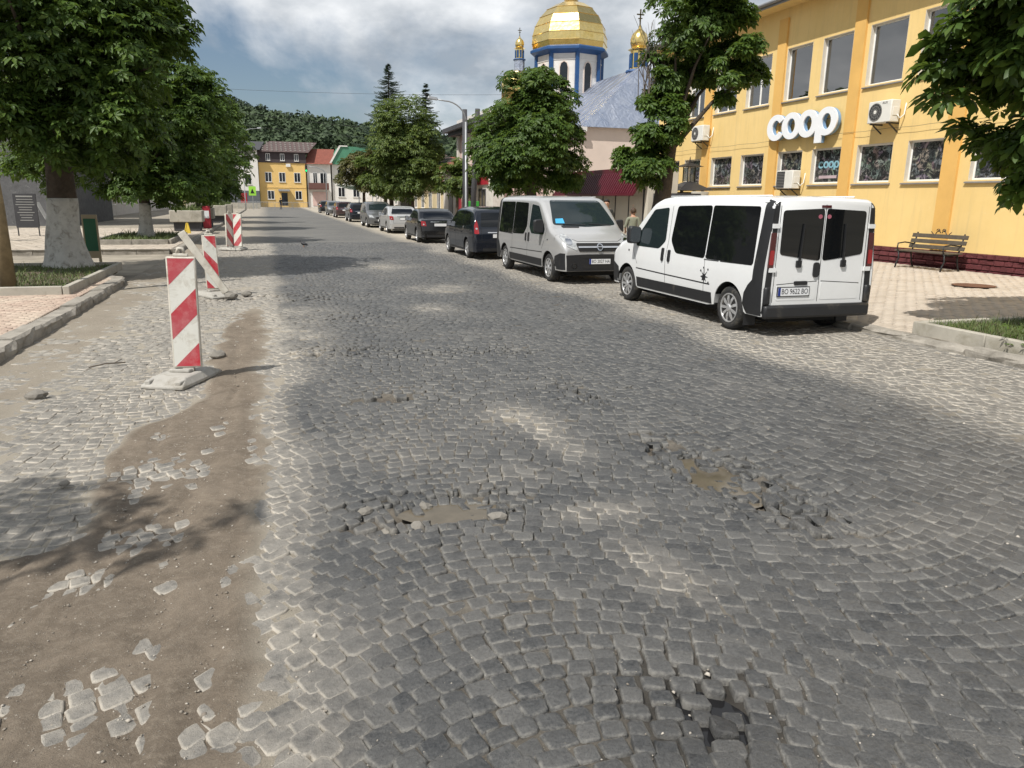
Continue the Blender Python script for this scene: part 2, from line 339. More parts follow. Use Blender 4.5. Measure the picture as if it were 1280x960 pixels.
# soil bed with joints, soil and potholes
xs = np.concatenate([np.arange(-3.02, 0.4, 0.03), np.arange(0.4, 4.4, 0.036), np.arange(4.4, 8.62, 0.08)]); ys = [Y_NEAR]
while ys[-1] < Y_FAR: ys.append(ys[-1]+max(0.03, 0.0066*ys[-1]))
ys = np.array(ys); GX, GY = np.meshgrid(xs, ys); GX = GX.ravel(); GY = GY.ravel()
fm = fillmap(GX, GY); GZ = hroad(GX, GY) + fm
tm = np.clip(trench(GX, GY), 0, 1)
# tyre tracks pressed into the soil
for (x0,y0,x1,y1) in ((-1.02,3.45,-0.62,5.0),(-0.93,3.5,-0.55,5.0),(-1.28,3.15,-1.02,3.95),(-1.2,3.2,-0.95,3.95),(-0.98,2.5,-1.1,2.95),(-1.35,3.9,-1.05,4.9),(-0.45,7.0,-0.38,7.8)):
    L = math.hypot(x1-x0, y1-y0); ux, uy = (x1-x0)/L, (y1-y0)/L; al = (GX-x0)*ux+(GY-y0)*uy; ac = -(GX-x0)*uy+(GY-y0)*ux
    inside = sst(0, 0.15, al)*sst(0, 0.15, L-al)
    GZ = GZ - inside*0.012*np.exp(-(ac/0.022)**2)*tm + inside*0.006*np.exp(-((np.abs(ac)-0.05)/0.025)**2)*tm
for xc, wv, dp in ((-0.98,0.05,0.012),(-0.52,0.06,0.014),(-0.30,0.045,0.009),(-1.28,0.05,0.010)):
    xr_ = xc+0.07*np.sin(GY*0.8+xc*9)+0.22*(GY-5)*0.05; GZ = GZ + tm*(-dp*np.exp(-((GX-xr_)/wv)**2) + dp*0.55*np.exp(-((np.abs(GX-xr_)-wv*1.9)/(wv*0.7))**2))*(0.6+0.6*vnoise(GX, GY, 1.1, 88))
nx, ny = len(xs), len(ys); idx = np.arange(nx*ny).reshape(ny, nx)
Fq = np.stack([idx[:-1,:-1].ravel(), idx[:-1,1:].ravel(), idx[1:,1:].ravel(), idx[1:,:-1].ravel()], 1)
me = npmesh('soil_bed', np.stack([GX, GY, GZ], 1), Fq)
ca = me.color_attributes.new('st', 'FLOAT_COLOR', 'POINT'); cd = np.zeros((len(GX), 4), np.float32)
wetm = np.exp(-(((GX-1.47)/0.30)**2+((GY-2.15)/0.36)**2))*1.2 + 0.5*np.clip(gsum(GX, GY, CORE), 0, 1)
cd[:,0] = np.clip(tm+0.55*np.clip(leftdust(GX, GY), 0, 1)+np.clip(gsum(GX,GY,CORE),0,1)*0.6, 0, 1); cd[:,1] = np.clip(wetm, 0, 1); cd[:,2] = np.clip(dustmap(GX, GY), 0, 1)*0.9; cd[:,3] = 1
ca.data.foreach_set('color', cd.ravel())
link('soil_bed', me, 'road_soil', road, True)
# setts: segmental arcs, 2.3 m bands
BAND, RAD = 2.3, 2.5; quads = []; info = []
prng = random.Random(11)
def in_view(x, y, z=0.0, mrg=0.06):
    q = Vector((x, y, z-CAM_H)); d = q.dot(FW)
    if d < 0.3: return False
    u = q.dot(CU)/d*F_PX/640; v = q.dot(CV)/d*F_PX/480
    return abs(u) < 1+mrg and abs(v) < 1+mrg+0.06
LAM, AMP = 4.4, 0.44
def yrow(x, y): return AMP*math.cos(2*math.pi*(x-1.0)/LAM) + 0.05*math.sin(x*1.9+y*0.35)
def srow(x, y): return -AMP*2*math.pi/LAM*math.sin(2*math.pi*(x-1.0)/LAM) + 0.095*math.cos(x*1.9+y*0.35)
yk = Y_NEAR-0.6
while yk < Y_FAR+0.4:
    hgt = 0.096 + prng.uniform(-0.006, 0.009); xk = -3.05 + prng.uniform(-0.1, 0.0); wv_ = prng.uniform(0, 6.28)
    while xk < 8.5:
        wd = min(0.155, max(0.07, 0.101+prng.gauss(0, 0.012))); x1 = xk+wd; sm = srow(xk+wd/2, yk); hx = -sm*hgt*0.8; qc = []
        for xx, dy in ((xk, 0), (x1, 0), (x1+hx, hgt), (xk+hx, hgt)):
            qc.append((xx+prng.gauss(0, 0.0045), yk+dy+yrow(xx if dy == 0 else xx-hx, yk)+0.006*math.sin(xx*4+wv_)-hx*sm*0.5*(dy > 0)+prng.gauss(0, 0.0045)))
        mx = sum(q[0] for q in qc)/4; my = sum(q[1] for q in qc)/4
        if -3.0 < mx < 8.45 and Y_NEAR < my < Y_FAR and in_view(mx, my, 0, 0.45 if my < 9 else 0.15):
            rg = float(np.clip(gsum(mx, my, ROUGH), 0, 1)) if my < 11 else 0
            if rg > 0.45 and prng.random() < 0.5:            # broken in two
                f0, f1 = prng.uniform(0.35, 0.65), prng.uniform(0.35, 0.65); A_, B_, C_, D_ = [Vector(q) for q in qc]; m0 = A_.lerp(B_, f0); m1 = D_.lerp(C_, f1)
                for hq in ([A_, m0, m1, D_], [m0, B_, C_, m1]):
                    hq = [tuple(v) for v in hq]; quads.append(hq); info.append((sum(v[0] for v in hq)/4, sum(v[1] for v in hq)/4))
            else: quads.append(qc); info.append((mx, my))
        xk = x1
    yk += hgt
Q = np.array(quads); MXY = np.array(info); mx, my = MXY[:,0], MXY[:,1]; NQ = len(Q)
core = np.clip(gsum(mx, my, CORE), 0, 1); rough = np.clip(gsum(mx, my, ROUGH), 0, 1)
u = rng.random(NQ); keep = u > core*0.78
keep &= ~((rough > 0.35) & (rng.random(NQ) < 0.05))
Q = Q[keep]; mx = mx[keep]; my = my[keep]; rough = rough[keep]; core = core[keep]; NQ = len(Q)
ztop = hroad(mx, my) + rng.normal(0, 0.0036, NQ) + rng.normal(0, 0.013, NQ)*rough + np.where(core > 0.3, rng.uniform(-0.012, 0.03, NQ), 0)
fc = fillmap(mx, my)+hroad(mx, my); vis = ztop+0.007 > fc
Q = Q[vis]; mx = mx[vis]; my = my[vis]; rough = rough[vis]; ztop = ztop[vis]; core = core[vis]; NQ = len(Q)
tr_c = np.clip(trench(mx, my), 0, 1); dust_c = np.clip(dustmap(mx, my)+0.5*np.clip(leftdust(mx, my), 0, 1), 0, 1.25)
shade = np.clip(rng.normal(0.36, 0.22, NQ) + (rng.random(NQ) < 0.07)*0.7, 0, 1)
wet_c = np.clip(np.exp(-(((mx-1.44)/0.24)**2+((my-1.98)/0.22)**2))*0.75*(rng.random(NQ)*0.6+0.4) + (core > 0.35)*0.15, 0, 1)
tilt = rng.normal(0, 0.024, (NQ, 2)) + rng.normal(0, 0.17, (NQ, 2))*rough[:,None] + rng.normal(0, 0.10, (NQ, 2))*(core > 0.3)[:,None]
rotz = rng.normal(0, 0.28, NQ)*np.clip(rough-0.25, 0, 1)
cen = Q.mean(1); D = Q-cen[:,None,:]
cs, sn = np.cos(rotz)[:,None], np.sin(rotz)[:,None]; D = np.stack([D[...,0]*cs-D[...,1]*sn, D[...,0]*sn+D[...,1]*cs], -1)
gap = rng.uniform(0.012, 0.045, NQ) + 0.06*rough + 0.26*np.exp(-(((mx-1.5)/0.36)**2+((my-2.12)/0.36)**2))*(0.75+0.5*rng.random(NQ)) + 0.08*np.clip(tr_c, 0, 1)
D = D*(1-gap)[:,None,None]
def stone_geo(sel, octo):
    d = D[sel]; n = len(d); c = cen[sel]; zt = ztop[sel]; tl = tilt[sel]
    if octo:
        k = rng.uniform(0.05, 0.20, (n, 4, 2))*np.where(rough[sel] > 0.45, 0.4, 1.0)[:,None,None]; nxt = np.roll(d, -1, 1); prv = np.roll(d, 1, 1)
        a = d+(prv-d)*k[...,:1]; b2 = d+(nxt-d)*k[...,1:]; ring = np.stack([a, b2], 2).reshape(n, 8, 2); ring = ring + rng.normal(0, 0.0016, ring.shape); ring = ring + rng.normal(0, 0.0022, (n, 8, 2)); m = 8
    else: ring = d; m = 4
    rad = np.linalg.norm(ring, axis=2, keepdims=True)
    shp = 0.0045 if octo else 0.005
    top = ring*(1-np.clip(rng.uniform(0.8, 1.7, (n, 1, 1))*shp/rad, 0, 0.4))
    if octo: top2 = ring*(1-np.clip(rng.uniform(1.6, 2.9, (n, 1, 1))*0.0068/rad, 0, 0.6))
    def Z(r, dz): return (zt[:,None] + dz + r[...,0]*tl[:,:1] + r[...,1]*tl[:,1:])[..., None]
    rings = [(ring, -0.05, 0.9 if octo else 0.5), (ring, -0.0075 if octo else -0.006, 1.0 if octo else 0.7), (top, -0.0018, 0.9 if octo else 0.22)]
    if octo: rings.append((top2, 0.0002, 0.12))
    V = [np.concatenate([r+c[:,None,:], Z(r, dz) + (rng.normal(0, 0.0011, (n, m, 1)) if octo and i > 1 else 0)], -1) for i, (r, dz, e) in enumerate(rings)]
    E = [np.full((n, m), e) for _, _, e in rings]
    if octo:
        V.append(np.concatenate([c[:,None,:], (zt+0.0010+rng.normal(0, 0.0015, n))[:,None,None]], -1)); E.append(np.zeros((n, 1)))
    V = np.concatenate(V, 1); E = np.concatenate(E, 1); nv = V.shape[1]; L = len(rings); F4 = []
    for l in range(L-1):
        for i in range(m): F4.append((l*m+i, l*m+(i+1)%m, (l+1)*m+(i+1)%m, (l+1)*m+i))
    if octo:
        for i in range(0, m, 2): F4.append(((L-1)*m+i, (L-1)*m+(i+1)%m, (L-1)*m+(i+2)%m, nv-1))
    else: F4.append(tuple((L-1)*m+i for i in range(4)))
    at = np.zeros((n, nv, 4), np.float32); at[...,0] = shade[sel][:,None]; at[...,1] = E; at[...,2] = np.clip(np.clip(dust_c[sel], 0, 1.2)[:,None]*(0.42+0.75*E), 0, 1); at[...,3] = wet_c[sel][:,None]
    return V, np.array(F4), at
def stone_obj(name, V, F4, at, parent):
    n, nv, _ = V.shape; Fa = (F4[None]+(np.arange(n)*nv)[:,None,None]).reshape(-1, 4)
    me = npmesh(name, V.reshape(-1, 3), Fa); c = me.color_attributes.new('st', 'FLOAT_COLOR', 'POINT'); c.data.foreach_set('color', at.reshape(-1))
    return link(name, me, 'cobble', parent, False)
big = np.array([(x*math.sin(YAW)+y*math.cos(YAW)) for x, y in zip(mx, my)]); inn = np.array([in_view(x, y, 0, 0.0) for x, y in zip(mx, my)])
order = np.argsort(np.where(inn, big, 1e9)); near300 = np.zeros(NQ, bool); near300[order[:300]] = True
V, F4, at = stone_geo(np.where(near300)[0], True)
for i in range(len(V)): stone_obj('cobblestone', V[i:i+1], F4, at[i:i+1], road)
sel = np.where(~near300 & (my < 9.5))[0]; V, F4, at = stone_geo(sel, True); stone_obj('cobblestones', V, F4, at, road)['kind'] = 'stuff'
sel = np.where(~near300 & (my >= 9.5))[0]; V, F4, at = stone_geo(sel, False); stone_obj('distant_cobblestones', V, F4, at, road)['kind'] = 'stuff'
# far sheet
MB().add([(-3.3,Y_FAR-0.2,-0.004),(8.6,Y_FAR-0.2,-0.004),(8.6,152,-0.004),(-3.3,152,-0.004)], [(0,1,2,3)]).build('far_paving', 'far_paving', road)
MB().add([(-60,-6,-0.03),(-2.9,-6,-0.03),(-2.9,60,-0.03),(-60,60,-0.03)], [(0,1,2,3)]).build('side_lane', 'side_soil')['kind'] = 'structure'
MB().add([(-60,120,-0.008),(60,120,-0.008),(60,152.5,-0.008),(-60,152.5,-0.008)], [(0,1,2,3)]).build('cross_street', 'far_paving')['kind'] = 'structure'
MB().add([(-3.1,-6,-0.035),(8.7,-6,-0.035),(8.7,0.95,-0.035),(-3.1,0.95,-0.035)], [(0,1,2,3)]).build('near_roadway', 'road_soil', road)
# puddles
def puddle(name, cx, cy, rx, ry, z, mat, label):
    pts = [(cx+rx*math.cos(t)*(1+0.15*math.sin(3*t)), cy+ry*math.sin(t)) for t in [2*math.pi*k/28 for k in range(28)]]
    o = MB().add([(x, y, z) for x, y in pts], [tuple(range(28))]).build(name, mat); tag(o, label, 'puddle'); return o
puddle('puddle', 1.0, 4.2, 0.33, 0.2, -0.050, 'puddle', 'muddy brown puddle in the pothole left of centre')
puddle('puddle', 2.87, 4.25, 0.22, 0.5, -0.052, 'puddle', 'muddy brown puddle in the long broken pothole to the right')
puddle('puddle', 1.49, 2.12, 0.30, 0.36, -0.040, 'dark_water', 'dark wet water between sunken cobbles at the bottom edge')
# loose grit and pebbles
def pebbles(name, X, Y, S, Zf, mat, seed=1):
    r = np.random.default_rng(seed); n = len(X)
    base = np.array([(1,0,0),(-1,0,0),(0,1,0),(0,-1,0),(0,0,1),(0,0,-1)], float); fc = np.array([(0,2,4),(2,1,4),(1,3,4),(3,0,4),(2,0,5),(1,2,5),(3,1,5),(0,3,5)])
    a = r.random(n)*6.28; V = np.repeat(base[None], n, 0)*(1+r.normal(0, 0.22, (n, 6, 1))); V[...,2] *= 0.6; V[...,0] *= 1.25
    x = V[...,0]*np.cos(a)[:,None]-V[...,1]*np.sin(a)[:,None]; y = V[...,0]*np.sin(a)[:,None]+V[...,1]*np.cos(a)[:,None]; V[...,0] = x; V[...,1] = y
    V = V*S[:,None,None]; V[...,0] += X[:,None]; V[...,1] += Y[:,None]; V[...,2] += Zf[:,None]
    return npmesh(name, V.reshape(-1, 3), (fc[None]+(np.arange(n)*6)[:,None,None]).reshape(-1, 3))
mt, nt, b = newmat('grit'); g = nt.node('ShaderNodeNewGeometry'); nt.l.new(nt.ramp(g.outputs['Random Per Island'], 0.0, 1.0, (0.17, 0.145, 0.115), (0.46, 0.42, 0.36)), b.inputs['Base Color']); b.inputs['Roughness'].default_value = 0.9
N = 42000; px = rng.uniform(-2.9, 6.6, N); py = 1.3 + 11.5*rng.random(N)**1.6
w = 0.34 + 0.8*np.clip(dustmap(px, py), 0, 1) + 0.55*trench(px, py) + 0.8*np.clip(gsum(px, py, CORE), 0, 1); k = rng.random(N) < w*0.62; px, py = px[k], py[k]
S = np.exp(rng.normal(-5.75, 0.5, len(px))); S = np.clip(S, 0.0018, 0.017)
pz = np.maximum(fillmap(px, py), -0.004)+hroad(px, py)
inpud = np.clip(gsum(px, py, CORE), 0, 1) > 0.4; k = ~inpud
link('loose_grit', pebbles('loose_grit', px[k], py[k], S[k], pz[k], 'grit'), 'grit', road)['kind'] = 'stuff'
# ================================================================== PAVEMENTS, KERBS, BEDS
M('kerb_stone', (0.30, 0.275, 0.235), 0.9, var=0.25, vs=3, bump=0.6, bs=25, dirt=(0.16, 0.145, 0.12), dirt_amt=0.3, dirt_scale=4, bdist=0.02)
M('concrete', (0.38, 0.355, 0.30), 0.9, var=0.15, vs=3, bump=0.35, bs=45, dirt=(0.24, 0.22, 0.17), dirt_amt=0.25, dirt_scale=2.5)
M('pavement_bed', (0.33, 0.285, 0.23), 0.95, var=0.2, vs=2, bump=0.4, bs=60)
M('bed_soil', (0.10, 0.075, 0.05), 0.95, var=0.3, vs=3, bump=0.6, bs=40)
for nm, c1, c2, dc in (('pink_paver', (0.33, 0.235, 0.185), (0.47, 0.36, 0.285), (0.50, 0.43, 0.34)), ('sand_paver', (0.37, 0.315, 0.25), (0.47, 0.405, 0.33), (0.47, 0.415, 0.345))):
    mt, nt, b = newmat(nm); g = nt.node('ShaderNodeNewGeometry'); oi = nt.node('ShaderNodeObjectInfo')
    f = nt.math('FRACT', nt.math('ADD', g.outputs['Random Per Island'], oi.outputs['Random']))
    c = nt.mix(f, c1, c2); p = g.outputs['Position']
    c = nt.mix(nt.math('MULTIPLY', nt.ramp(nt.noise(1.1, 9, 0.7, p), 0.38, 0.68), 0.8), c, dc); c = nt.mix(nt.math('MULTIPLY', nt.ramp(nt.noise(5, 6, 0.7, p), 0.55, 0.75), 0.5), c, tuple(x*0.55 for x in c1))
    nt.l.new(c, b.inputs['Base Color']); b.inputs['Roughness'].default_value = 0.88; nt.l.new(nt.bump(nt.noise(70, 6, 0.7, p), 0.35, 0.006), b.inputs['Normal'])
mt, nt, b = newmat('grass'); g = nt.node('ShaderNodeNewGeometry')
nt.l.new(nt.mix(g.outputs['Random Per Island'], (0.045, 0.085, 0.018), (0.14, 0.17, 0.05)), b.inputs['Base Color']); b.inputs['Roughness'].default_value = 0.6

def zR(x): return 0.085 + 0.17*np.clip((np.asarray(x)-8.5)/8.2, 0, 1)      # right pavement rises to the wall
def pavers(name, parent, x0, x1, y0, y1, lx, ly, zf, mat, skip=None, vis=None, n_obj=300, seed=3):
    r = np.random.default_rng(seed); C = []
    ny = int((y1-y0)/ly)
    for j in range(ny):
        off = (j%2)*lx*0.5
        for i in range(-1, int((x1-x0)/lx)+1):
            xa = x0+i*lx+off; xb = xa+lx; xa = max(xa, x0); xb = min(xb, x1)
            if xb-xa < 0.04: continue
            cx, cy = (xa+xb)/2, y0+(j+0.5)*ly
            if skip and skip(cx, cy): continue
            if not in_view(cx, cy, 0.13, 0.3): continue
            C.append((cx, cy, (xb-xa)/2-0.004, ly/2-0.004))
    C = np.array(C); n = len(C); zt = zf(C[:,0])+r.normal(0, 0.0022, n); t = r.normal(0, 0.012, (n, 2))
    sg = np.array([(-1,-1),(1,-1),(1,1),(-1,1)])
    o = sg[None]*C[:,None,2:]; tp = o*0.0+np.sign(o)*(np.abs(o)-0.006)
    def Z(q, dz): return (zt[:,None]+dz+q[...,0]*t[:,:1]+q[...,1]*t[:,1:])[...,None]
    V = np.concatenate([np.concatenate([q+C[:,None,:2], Z(q, dz)], -1) for q, dz in ((o, -0.03), (o, -0.005), (tp, 0.0))], 1)
    F = np.array([(l*4+i, l*4+(i+1)%4, l*4+4+(i+1)%4, l*4+4+i) for l in range(2) for i in range(4)]+[(8,9,10,11)])
    dist = C[:,0]*math.sin(YAW)+C[:,1]*math.cos(YAW); od = np.argsort(dist)
    for i in od[:n_obj]: link('paving_brick', npmesh('paving_brick', V[i], F), mat, parent)
    rest = od[n_obj:]
    if len(rest):
        Fa = (F[None]+(np.arange(len(rest))*12)[:,None,None]).reshape(-1, 4); link(name, npmesh(name, V[rest].reshape(-1, 3), Fa), mat, parent)['kind'] = 'stuff'
def kerb_piece(parent, p0, p1, w, zt, jit=0.012, zb=-0.12, mat='kerb_stone', name='kerb_block', bev=0.022):
    """block from p0 to p1 (road-side edge), width w to the left of direction"""
    a = Vector((p0[0], p0[1], 0)); b = Vector((p1[0], p1[1], 0)); d = (b-a).normalized(); nrm = Vector((-d.y, d.x, 0)); L = (b-a).length
    bm = bmesh.new(); n = max(2, int(L/0.18)); rows = []
    for i in range(n+1):
        t = i/n; c = a+d*(0.006+t*(L-0.012)); j = lambda s=1: random.gauss(0, jit*s)
        prof = [(0+j(), zb), (0+j(), zt*0.45), (0.008+j(0.6), zt-0.03+j(0.4)), (0.035+j(0.5), zt+j(0.4)), (w-0.02, zt+j(0.25)), (w, zt-0.02), (w, zb)]
        rows.append([bm.verts.new(c+nrm*x+Vector((0,0,z))) for x, z in prof])
    for i in range(n):
        for k in range(6): bm.faces.new((rows[i][k], rows[i+1][k], rows[i+1][k+1], rows[i][k+1]))
    bm.faces.new(rows[0]); bm.faces.new(rows[-1][::-1])
    bmesh.ops.recalc_face_normals(bm, faces=bm.faces); me = bpy.data.meshes.new(name); bm.to_mesh(me); bm.free(); return link(name, me, mat, parent)
def blades(name, X, Y, Z, h, mat, seed=2, w=0.004):
    r = np.random.default_rng(seed); n = len(X); a = r.random(n)*6.28; le = r.normal(0, 0.45, (n, 2)); hh = h*np.exp(r.normal(0, 0.4, n))
    dx = np.cos(a)*w; dy = np.sin(a)*w
    def P(f, k): return np.stack([X+le[:,0]*hh*k*k+dx*f, Y+le[:,1]*hh*k*k+dy*f, Z+hh*k*(1-0.25*k*np.abs(le).sum(1))], -1)
    V = np.stack([P(-1, 0), P(1, 0), P(0.8, 0.55), P(-0.8, 0.55), P(0, 1.0)], 1)
    F = np.array([(0,1,2),(0,2,3),(3,2,4)]); return npmesh(name, V.reshape(-1, 3), (F[None]+(np.arange(n)*5)[:,None,None]).reshape(-1, 3))

# ---- left pavement
lp = empty('left_pavement', (0,0,0), kind='structure')
MB().add([(-9,3,0.09),(-3.15,3,0.09),(-3.15,18.6,0.09),(-9,18.6,0.09)], [(0,1,2,3)]).build('paving_base', 'pavement_bed', lp)
pavers('paving_bricks', lp, -7.5, -3.22, 7.0, 18.4, 0.2, 0.1, lambda x: 0.125+0*x, 'pink_paver', skip=lambda x, y: y > 14.95 and x < -3.42)
y = 6.2
while y < 16.6:
    L = random.uniform(0.85, 1.1); kerb_piece(lp, (-2.95+random.gauss(0, 0.015), y), (-2.95+random.gauss(0, 0.015), y+L), 0.26, 0.14+random.gauss(0, 0.008)); y += L
arc = [(-2.95-1.9*(1-math.cos(t)), y+1.9*math.sin(t)) for t in (0, 0.3, 0.62, 1.0, 1.4)]
for q0, q1 in zip(arc[:-1], arc[1:]): kerb_piece(lp, q0, q1, 0.26, 0.13, 0.02)
# tree bed by the left kerb
gb = empty('grass_bed', (-4.6, 17.0, 0.12), label='grass bed with concrete edging around the large whitewashed chestnut', cat='flower bed')
def edging(parent, a, b, h=0.17, w=0.11, z=0.1, name='edging_block', n=2, mat='concrete'):
    o = parent.location
    for i in range(n):
        p = Vector(a).lerp(Vector(b), i/n); q = Vector(a).lerp(Vector(b), (i+1)/n); d = (q-p).normalized()*0.004
        MB().bar((p.x+d.x-o.x, p.y+d.y-o.y, z+h/2-o.z), (q.x-d.x-o.x, q.y-d.y-o.y, z+h/2-o.z), w, h).build(name, mat, parent, bevel=0.012)
edging(gb, (-7.6,15.0), (-3.54,15.0), n=4); edging(gb, (-3.48,14.95), (-3.48,20.2), n=5); edging(gb, (-7.6,20.25), (-3.54,20.25), n=3)
MB().box(-3.0,1.05,-1.94,3.2,-0.1,0.08).build('soil', 'bed_soil', gb)
n = 9000; bx = rng.uniform(-7.4, -3.56, n); by = rng.uniform(15.08, 20.1, n); k = fbm(bx, by, 1.3, 4) > -0.32; bx, by = bx[k], by[k]
tag(link('grass', blades('grass', bx, by, np.full(len(bx), 0.19), 0.07, 'grass', w=0.006), 'grass'), 'short green grass in the bed under the large left chestnut', 'grass', kind='stuff')

# ---- pavement beyond the side lane
fp = empty('far_left_pavement', (0,0,0), kind='structure')
MB().box(-30,-3.05,27.2,118,-0.1,0.12).build('paving_slab', 'side_soil', fp)
pavers('paving_bricks', fp, -12, -3.1, 27.35, 45, 0.4, 0.4, lambda x: 0.137+0*x, 'sand_paver', n_obj=120, seed=8, skip=lambda x, y: -6.0 < x < -3.4 and 29.9 < y < 36)
for i in range(26): kerb_piece(fp, (-3.15-i*0.98, 27.0), (-3.15-(i+1)*0.98, 27.0), -0.22, 0.14, 0.006) if i < 10 else None
y = 27.1
while y < 112: kerb_piece(fp, (-2.85, y), (-2.85, y+1.6), 0.2, 0.14, 0.006); y += 1.6
gb2 = empty('tree_bed', (-4.6, 33.0, 0.12), label='low raised bed around the second whitewashed tree', cat='flower bed')
edging(gb2, (-5.9,30), (-3.5,30), h=0.2, n=2, mat='kerb_stone'); edging(gb2, (-3.45,30), (-3.45,36), h=0.2, n=3, mat='kerb_stone'); edging(gb2, (-5.95,30), (-5.95,36), h=0.2, n=3, mat='kerb_stone')
MB().box(-1.25,1.05,-2.9,3.0,-0.1,0.12).build('soil', 'bed_soil', gb2)
n = 2600; bx = rng.uniform(-5.8, -3.5, n); by = rng.uniform(30.1, 36, n)
tag(link('ground_cover', blades('ground_cover', bx, by, np.full(n, 0.22), 0.13, 'grass', w=0.012), 'grass'), 'dark weeds in the raised bed under the second tree', 'weeds', kind='stuff')

# ---- right pavement
rp = empty('right_pavement', (0,0,0), kind='structure')
MB().add([(8.5,-4,0.055),(16.9,-4,0.225),(16.9,34,0.225),(8.5,34,0.055)], [(0,1,2,3)]).build('paving_base', 'pavement_bed', rp)
MB().box(8.5,30,34,118,-0.1,0.10).build('far_paving_slab', 'sand_paver', rp)
pavers('paving_bricks', rp, 8.55, 16.75, 6.0, 24, 0.24, 0.12, lambda x: zR(x), 'sand_paver', skip=lambda x, y: (y < 8.3 and x < 11.2) or (x-14.2)**2+(y-12.1)**2 < 0.2, seed=5)
y = 3.0
while y < 116:
    L = random.uniform(0.9, 1.15) if y < 25 else 2.2; kerb_piece(rp, (8.32+random.gauss(0, 0.015), y+L), (8.32+random.gauss(0, 0.015), y), 0.24, 0.095+random.gauss(0, 0.008), 0.016 if y < 14 else 0.006); y += L
rb = empty('grass_bed', (9.5, 6.0, 0.09), label='grass bed with pale concrete edging at the right edge', cat='flower bed')
edging(rb, (8.66,3.6), (8.66,8.2), h=0.19, z=0.07, n=4); edging(rb, (8.72,8.15), (11.2,8.15), h=0.19, z=0.07, n=2)
MB().box(-0.78,1.7,-2.4,2.1,-0.1,0.12).build('soil', 'bed_soil', rb)
n = 12000; bx = rng.uniform(8.74, 11.1, n); by = rng.uniform(4.4, 8.08, n); k = fbm(bx, by, 1.6, 9) > -0.35; bx, by = bx[k], by[k]
tag(link('grass', blades('grass', bx, by, np.full(len(bx), 0.2), 0.085, 'grass', w=0.004), 'grass'), 'green grass tuft in the concrete edged bed on the right', 'grass', kind='stuff')
M('rust_iron', (0.12, 0.055, 0.035), 0.7, var=0.3, vs=8, bump=0.3, bs=40)
mh = MB().lathe([(0.02,0.0),(0.40,0.0),(0.42,0.012),(0.36,0.016),(0.34,0.010),(0.22,0.010),(0.20,0.016),(0.02,0.016)], 24).build('manhole_cover', 'rust_iron', None, loc=(14.2, 12.1, 0.205)); tag(mh, 'rusty round manhole cover in the right pavement', 'manhole cover')

# ================================================================== YELLOW SHOP BUILDING
mt, nt, b = newmat('yellow_wall'); p = nt.pos(); mp = nt.node('ShaderNodeMapping'); nt.l.new(p, mp.inputs[0]); mp.inputs['Scale'].default_value = (1, 5.0, 0.35)
c = nt.ramp(nt.noise(0.7, 8, 0.65, p), 0.3, 0.7, (0.71, 0.51, 0.20), (0.79, 0.58, 0.25)); c = nt.mix(nt.math('MULTIPLY', nt.ramp(nt.noise(1.0, 8, 0.7, mp.outputs[0]), 0.52, 0.78), 0.5), c, (0.52, 0.39, 0.19))
c = nt.mix(nt.math('MULTIPLY', nt.ramp(nt.noise(1.8, 9, 0.75, p, 0.6), 0.60, 0.72), 0.45), c, (0.80, 0.66, 0.40)); nt.l.new(c, b.inputs['Base Color']); b.inputs['Roughness'].default_value = 0.92; nt.l.new(nt.bump(nt.noise(50, 8, 0.7, p), 0.2, 0.01), b.inputs['Normal'])
M('orange_wall', (0.68, 0.41, 0.12), 0.92, var=0.08, vs=1.0, bump=0.15, bs=60)
M('maroon_stone', (0.105, 0.022, 0.025), 0.8, var=0.3, vs=5, bump=0.9, bs=14, bdist=0.04)
M('white_plastic', (0.78, 0.78, 0.76), 0.45, var=0.04, vs=5)
M('reveal_white', (0.62, 0.58, 0.50), 0.9, var=0.08, vs=4)
M('grey_sheet', (0.25, 0.25, 0.25), 0.5, metal=0.3, var=0.15, vs=2)
M('sill_grey', (0.20, 0.19, 0.18), 0.7, var=0.15, vs=3)
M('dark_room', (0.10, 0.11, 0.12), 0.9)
M('curtain', (0.50, 0.50, 0.48), 0.9, var=0.08, vs=4)
mt, nt, b = newmat('glass')
nt.n.remove(b); tr = nt.node('ShaderNodeBsdfTransparent'); tr.inputs[0].default_value = (0.62, 0.67, 0.70, 1); gl = nt.node('ShaderNodeBsdfGlossy'); gl.inputs['Roughness'].default_value = 0.02
fr = nt.node('ShaderNodeFresnel'); fr.inputs[0].default_value = 1.5; ms = nt.node('ShaderNodeMixShader'); nt.l.new(nt.math('ADD', nt.math('MULTIPLY', fr.outputs[0], 1.4), 0.17, True), ms.inputs[0]); nt.l.new(tr.outputs[0], ms.inputs[1]); nt.l.new(gl.outputs[0], ms.inputs[2])
nt.l.new(ms.outputs[0], nt.n['Material Output'].inputs[0])
mt, nt, b = newmat('printed_film'); p = nt.pos()
vo = nt.node('ShaderNodeTexVoronoi'); vo.inputs['Scale'].default_value = 4.2; vo.feature = 'F1'; nt.l.new(p, vo.inputs['Vector'])
hs = nt.node('ShaderNodeHueSaturation'); hs.inputs['Saturation'].default_value = 0.28; hs.inputs['Value'].default_value = 0.30; nt.l.new(vo.outputs['Color'], hs.inputs['Color'])
c = nt.mix(nt.ramp(nt.noise(5, 6, 0.7, p, 1.5), 0.48, 0.6), (0.022, 0.024, 0.026), hs.outputs[0])
c = nt.mix(nt.ramp(nt.noise(11, 5, 0.7, p, 3.0), 0.60, 0.66), c, (0.22, 0.22, 0.21))
nt.l.new(c, b.inputs['Base Color']); b.inputs['Roughness'].default_value = 0.12
WX = 16.8; zg = 0.2
sb = empty('shop_building', (WX, 20, zg), label='long yellow two storey building with big windows and maroon stone base', cat='building'); sb.location = (0,0,0)
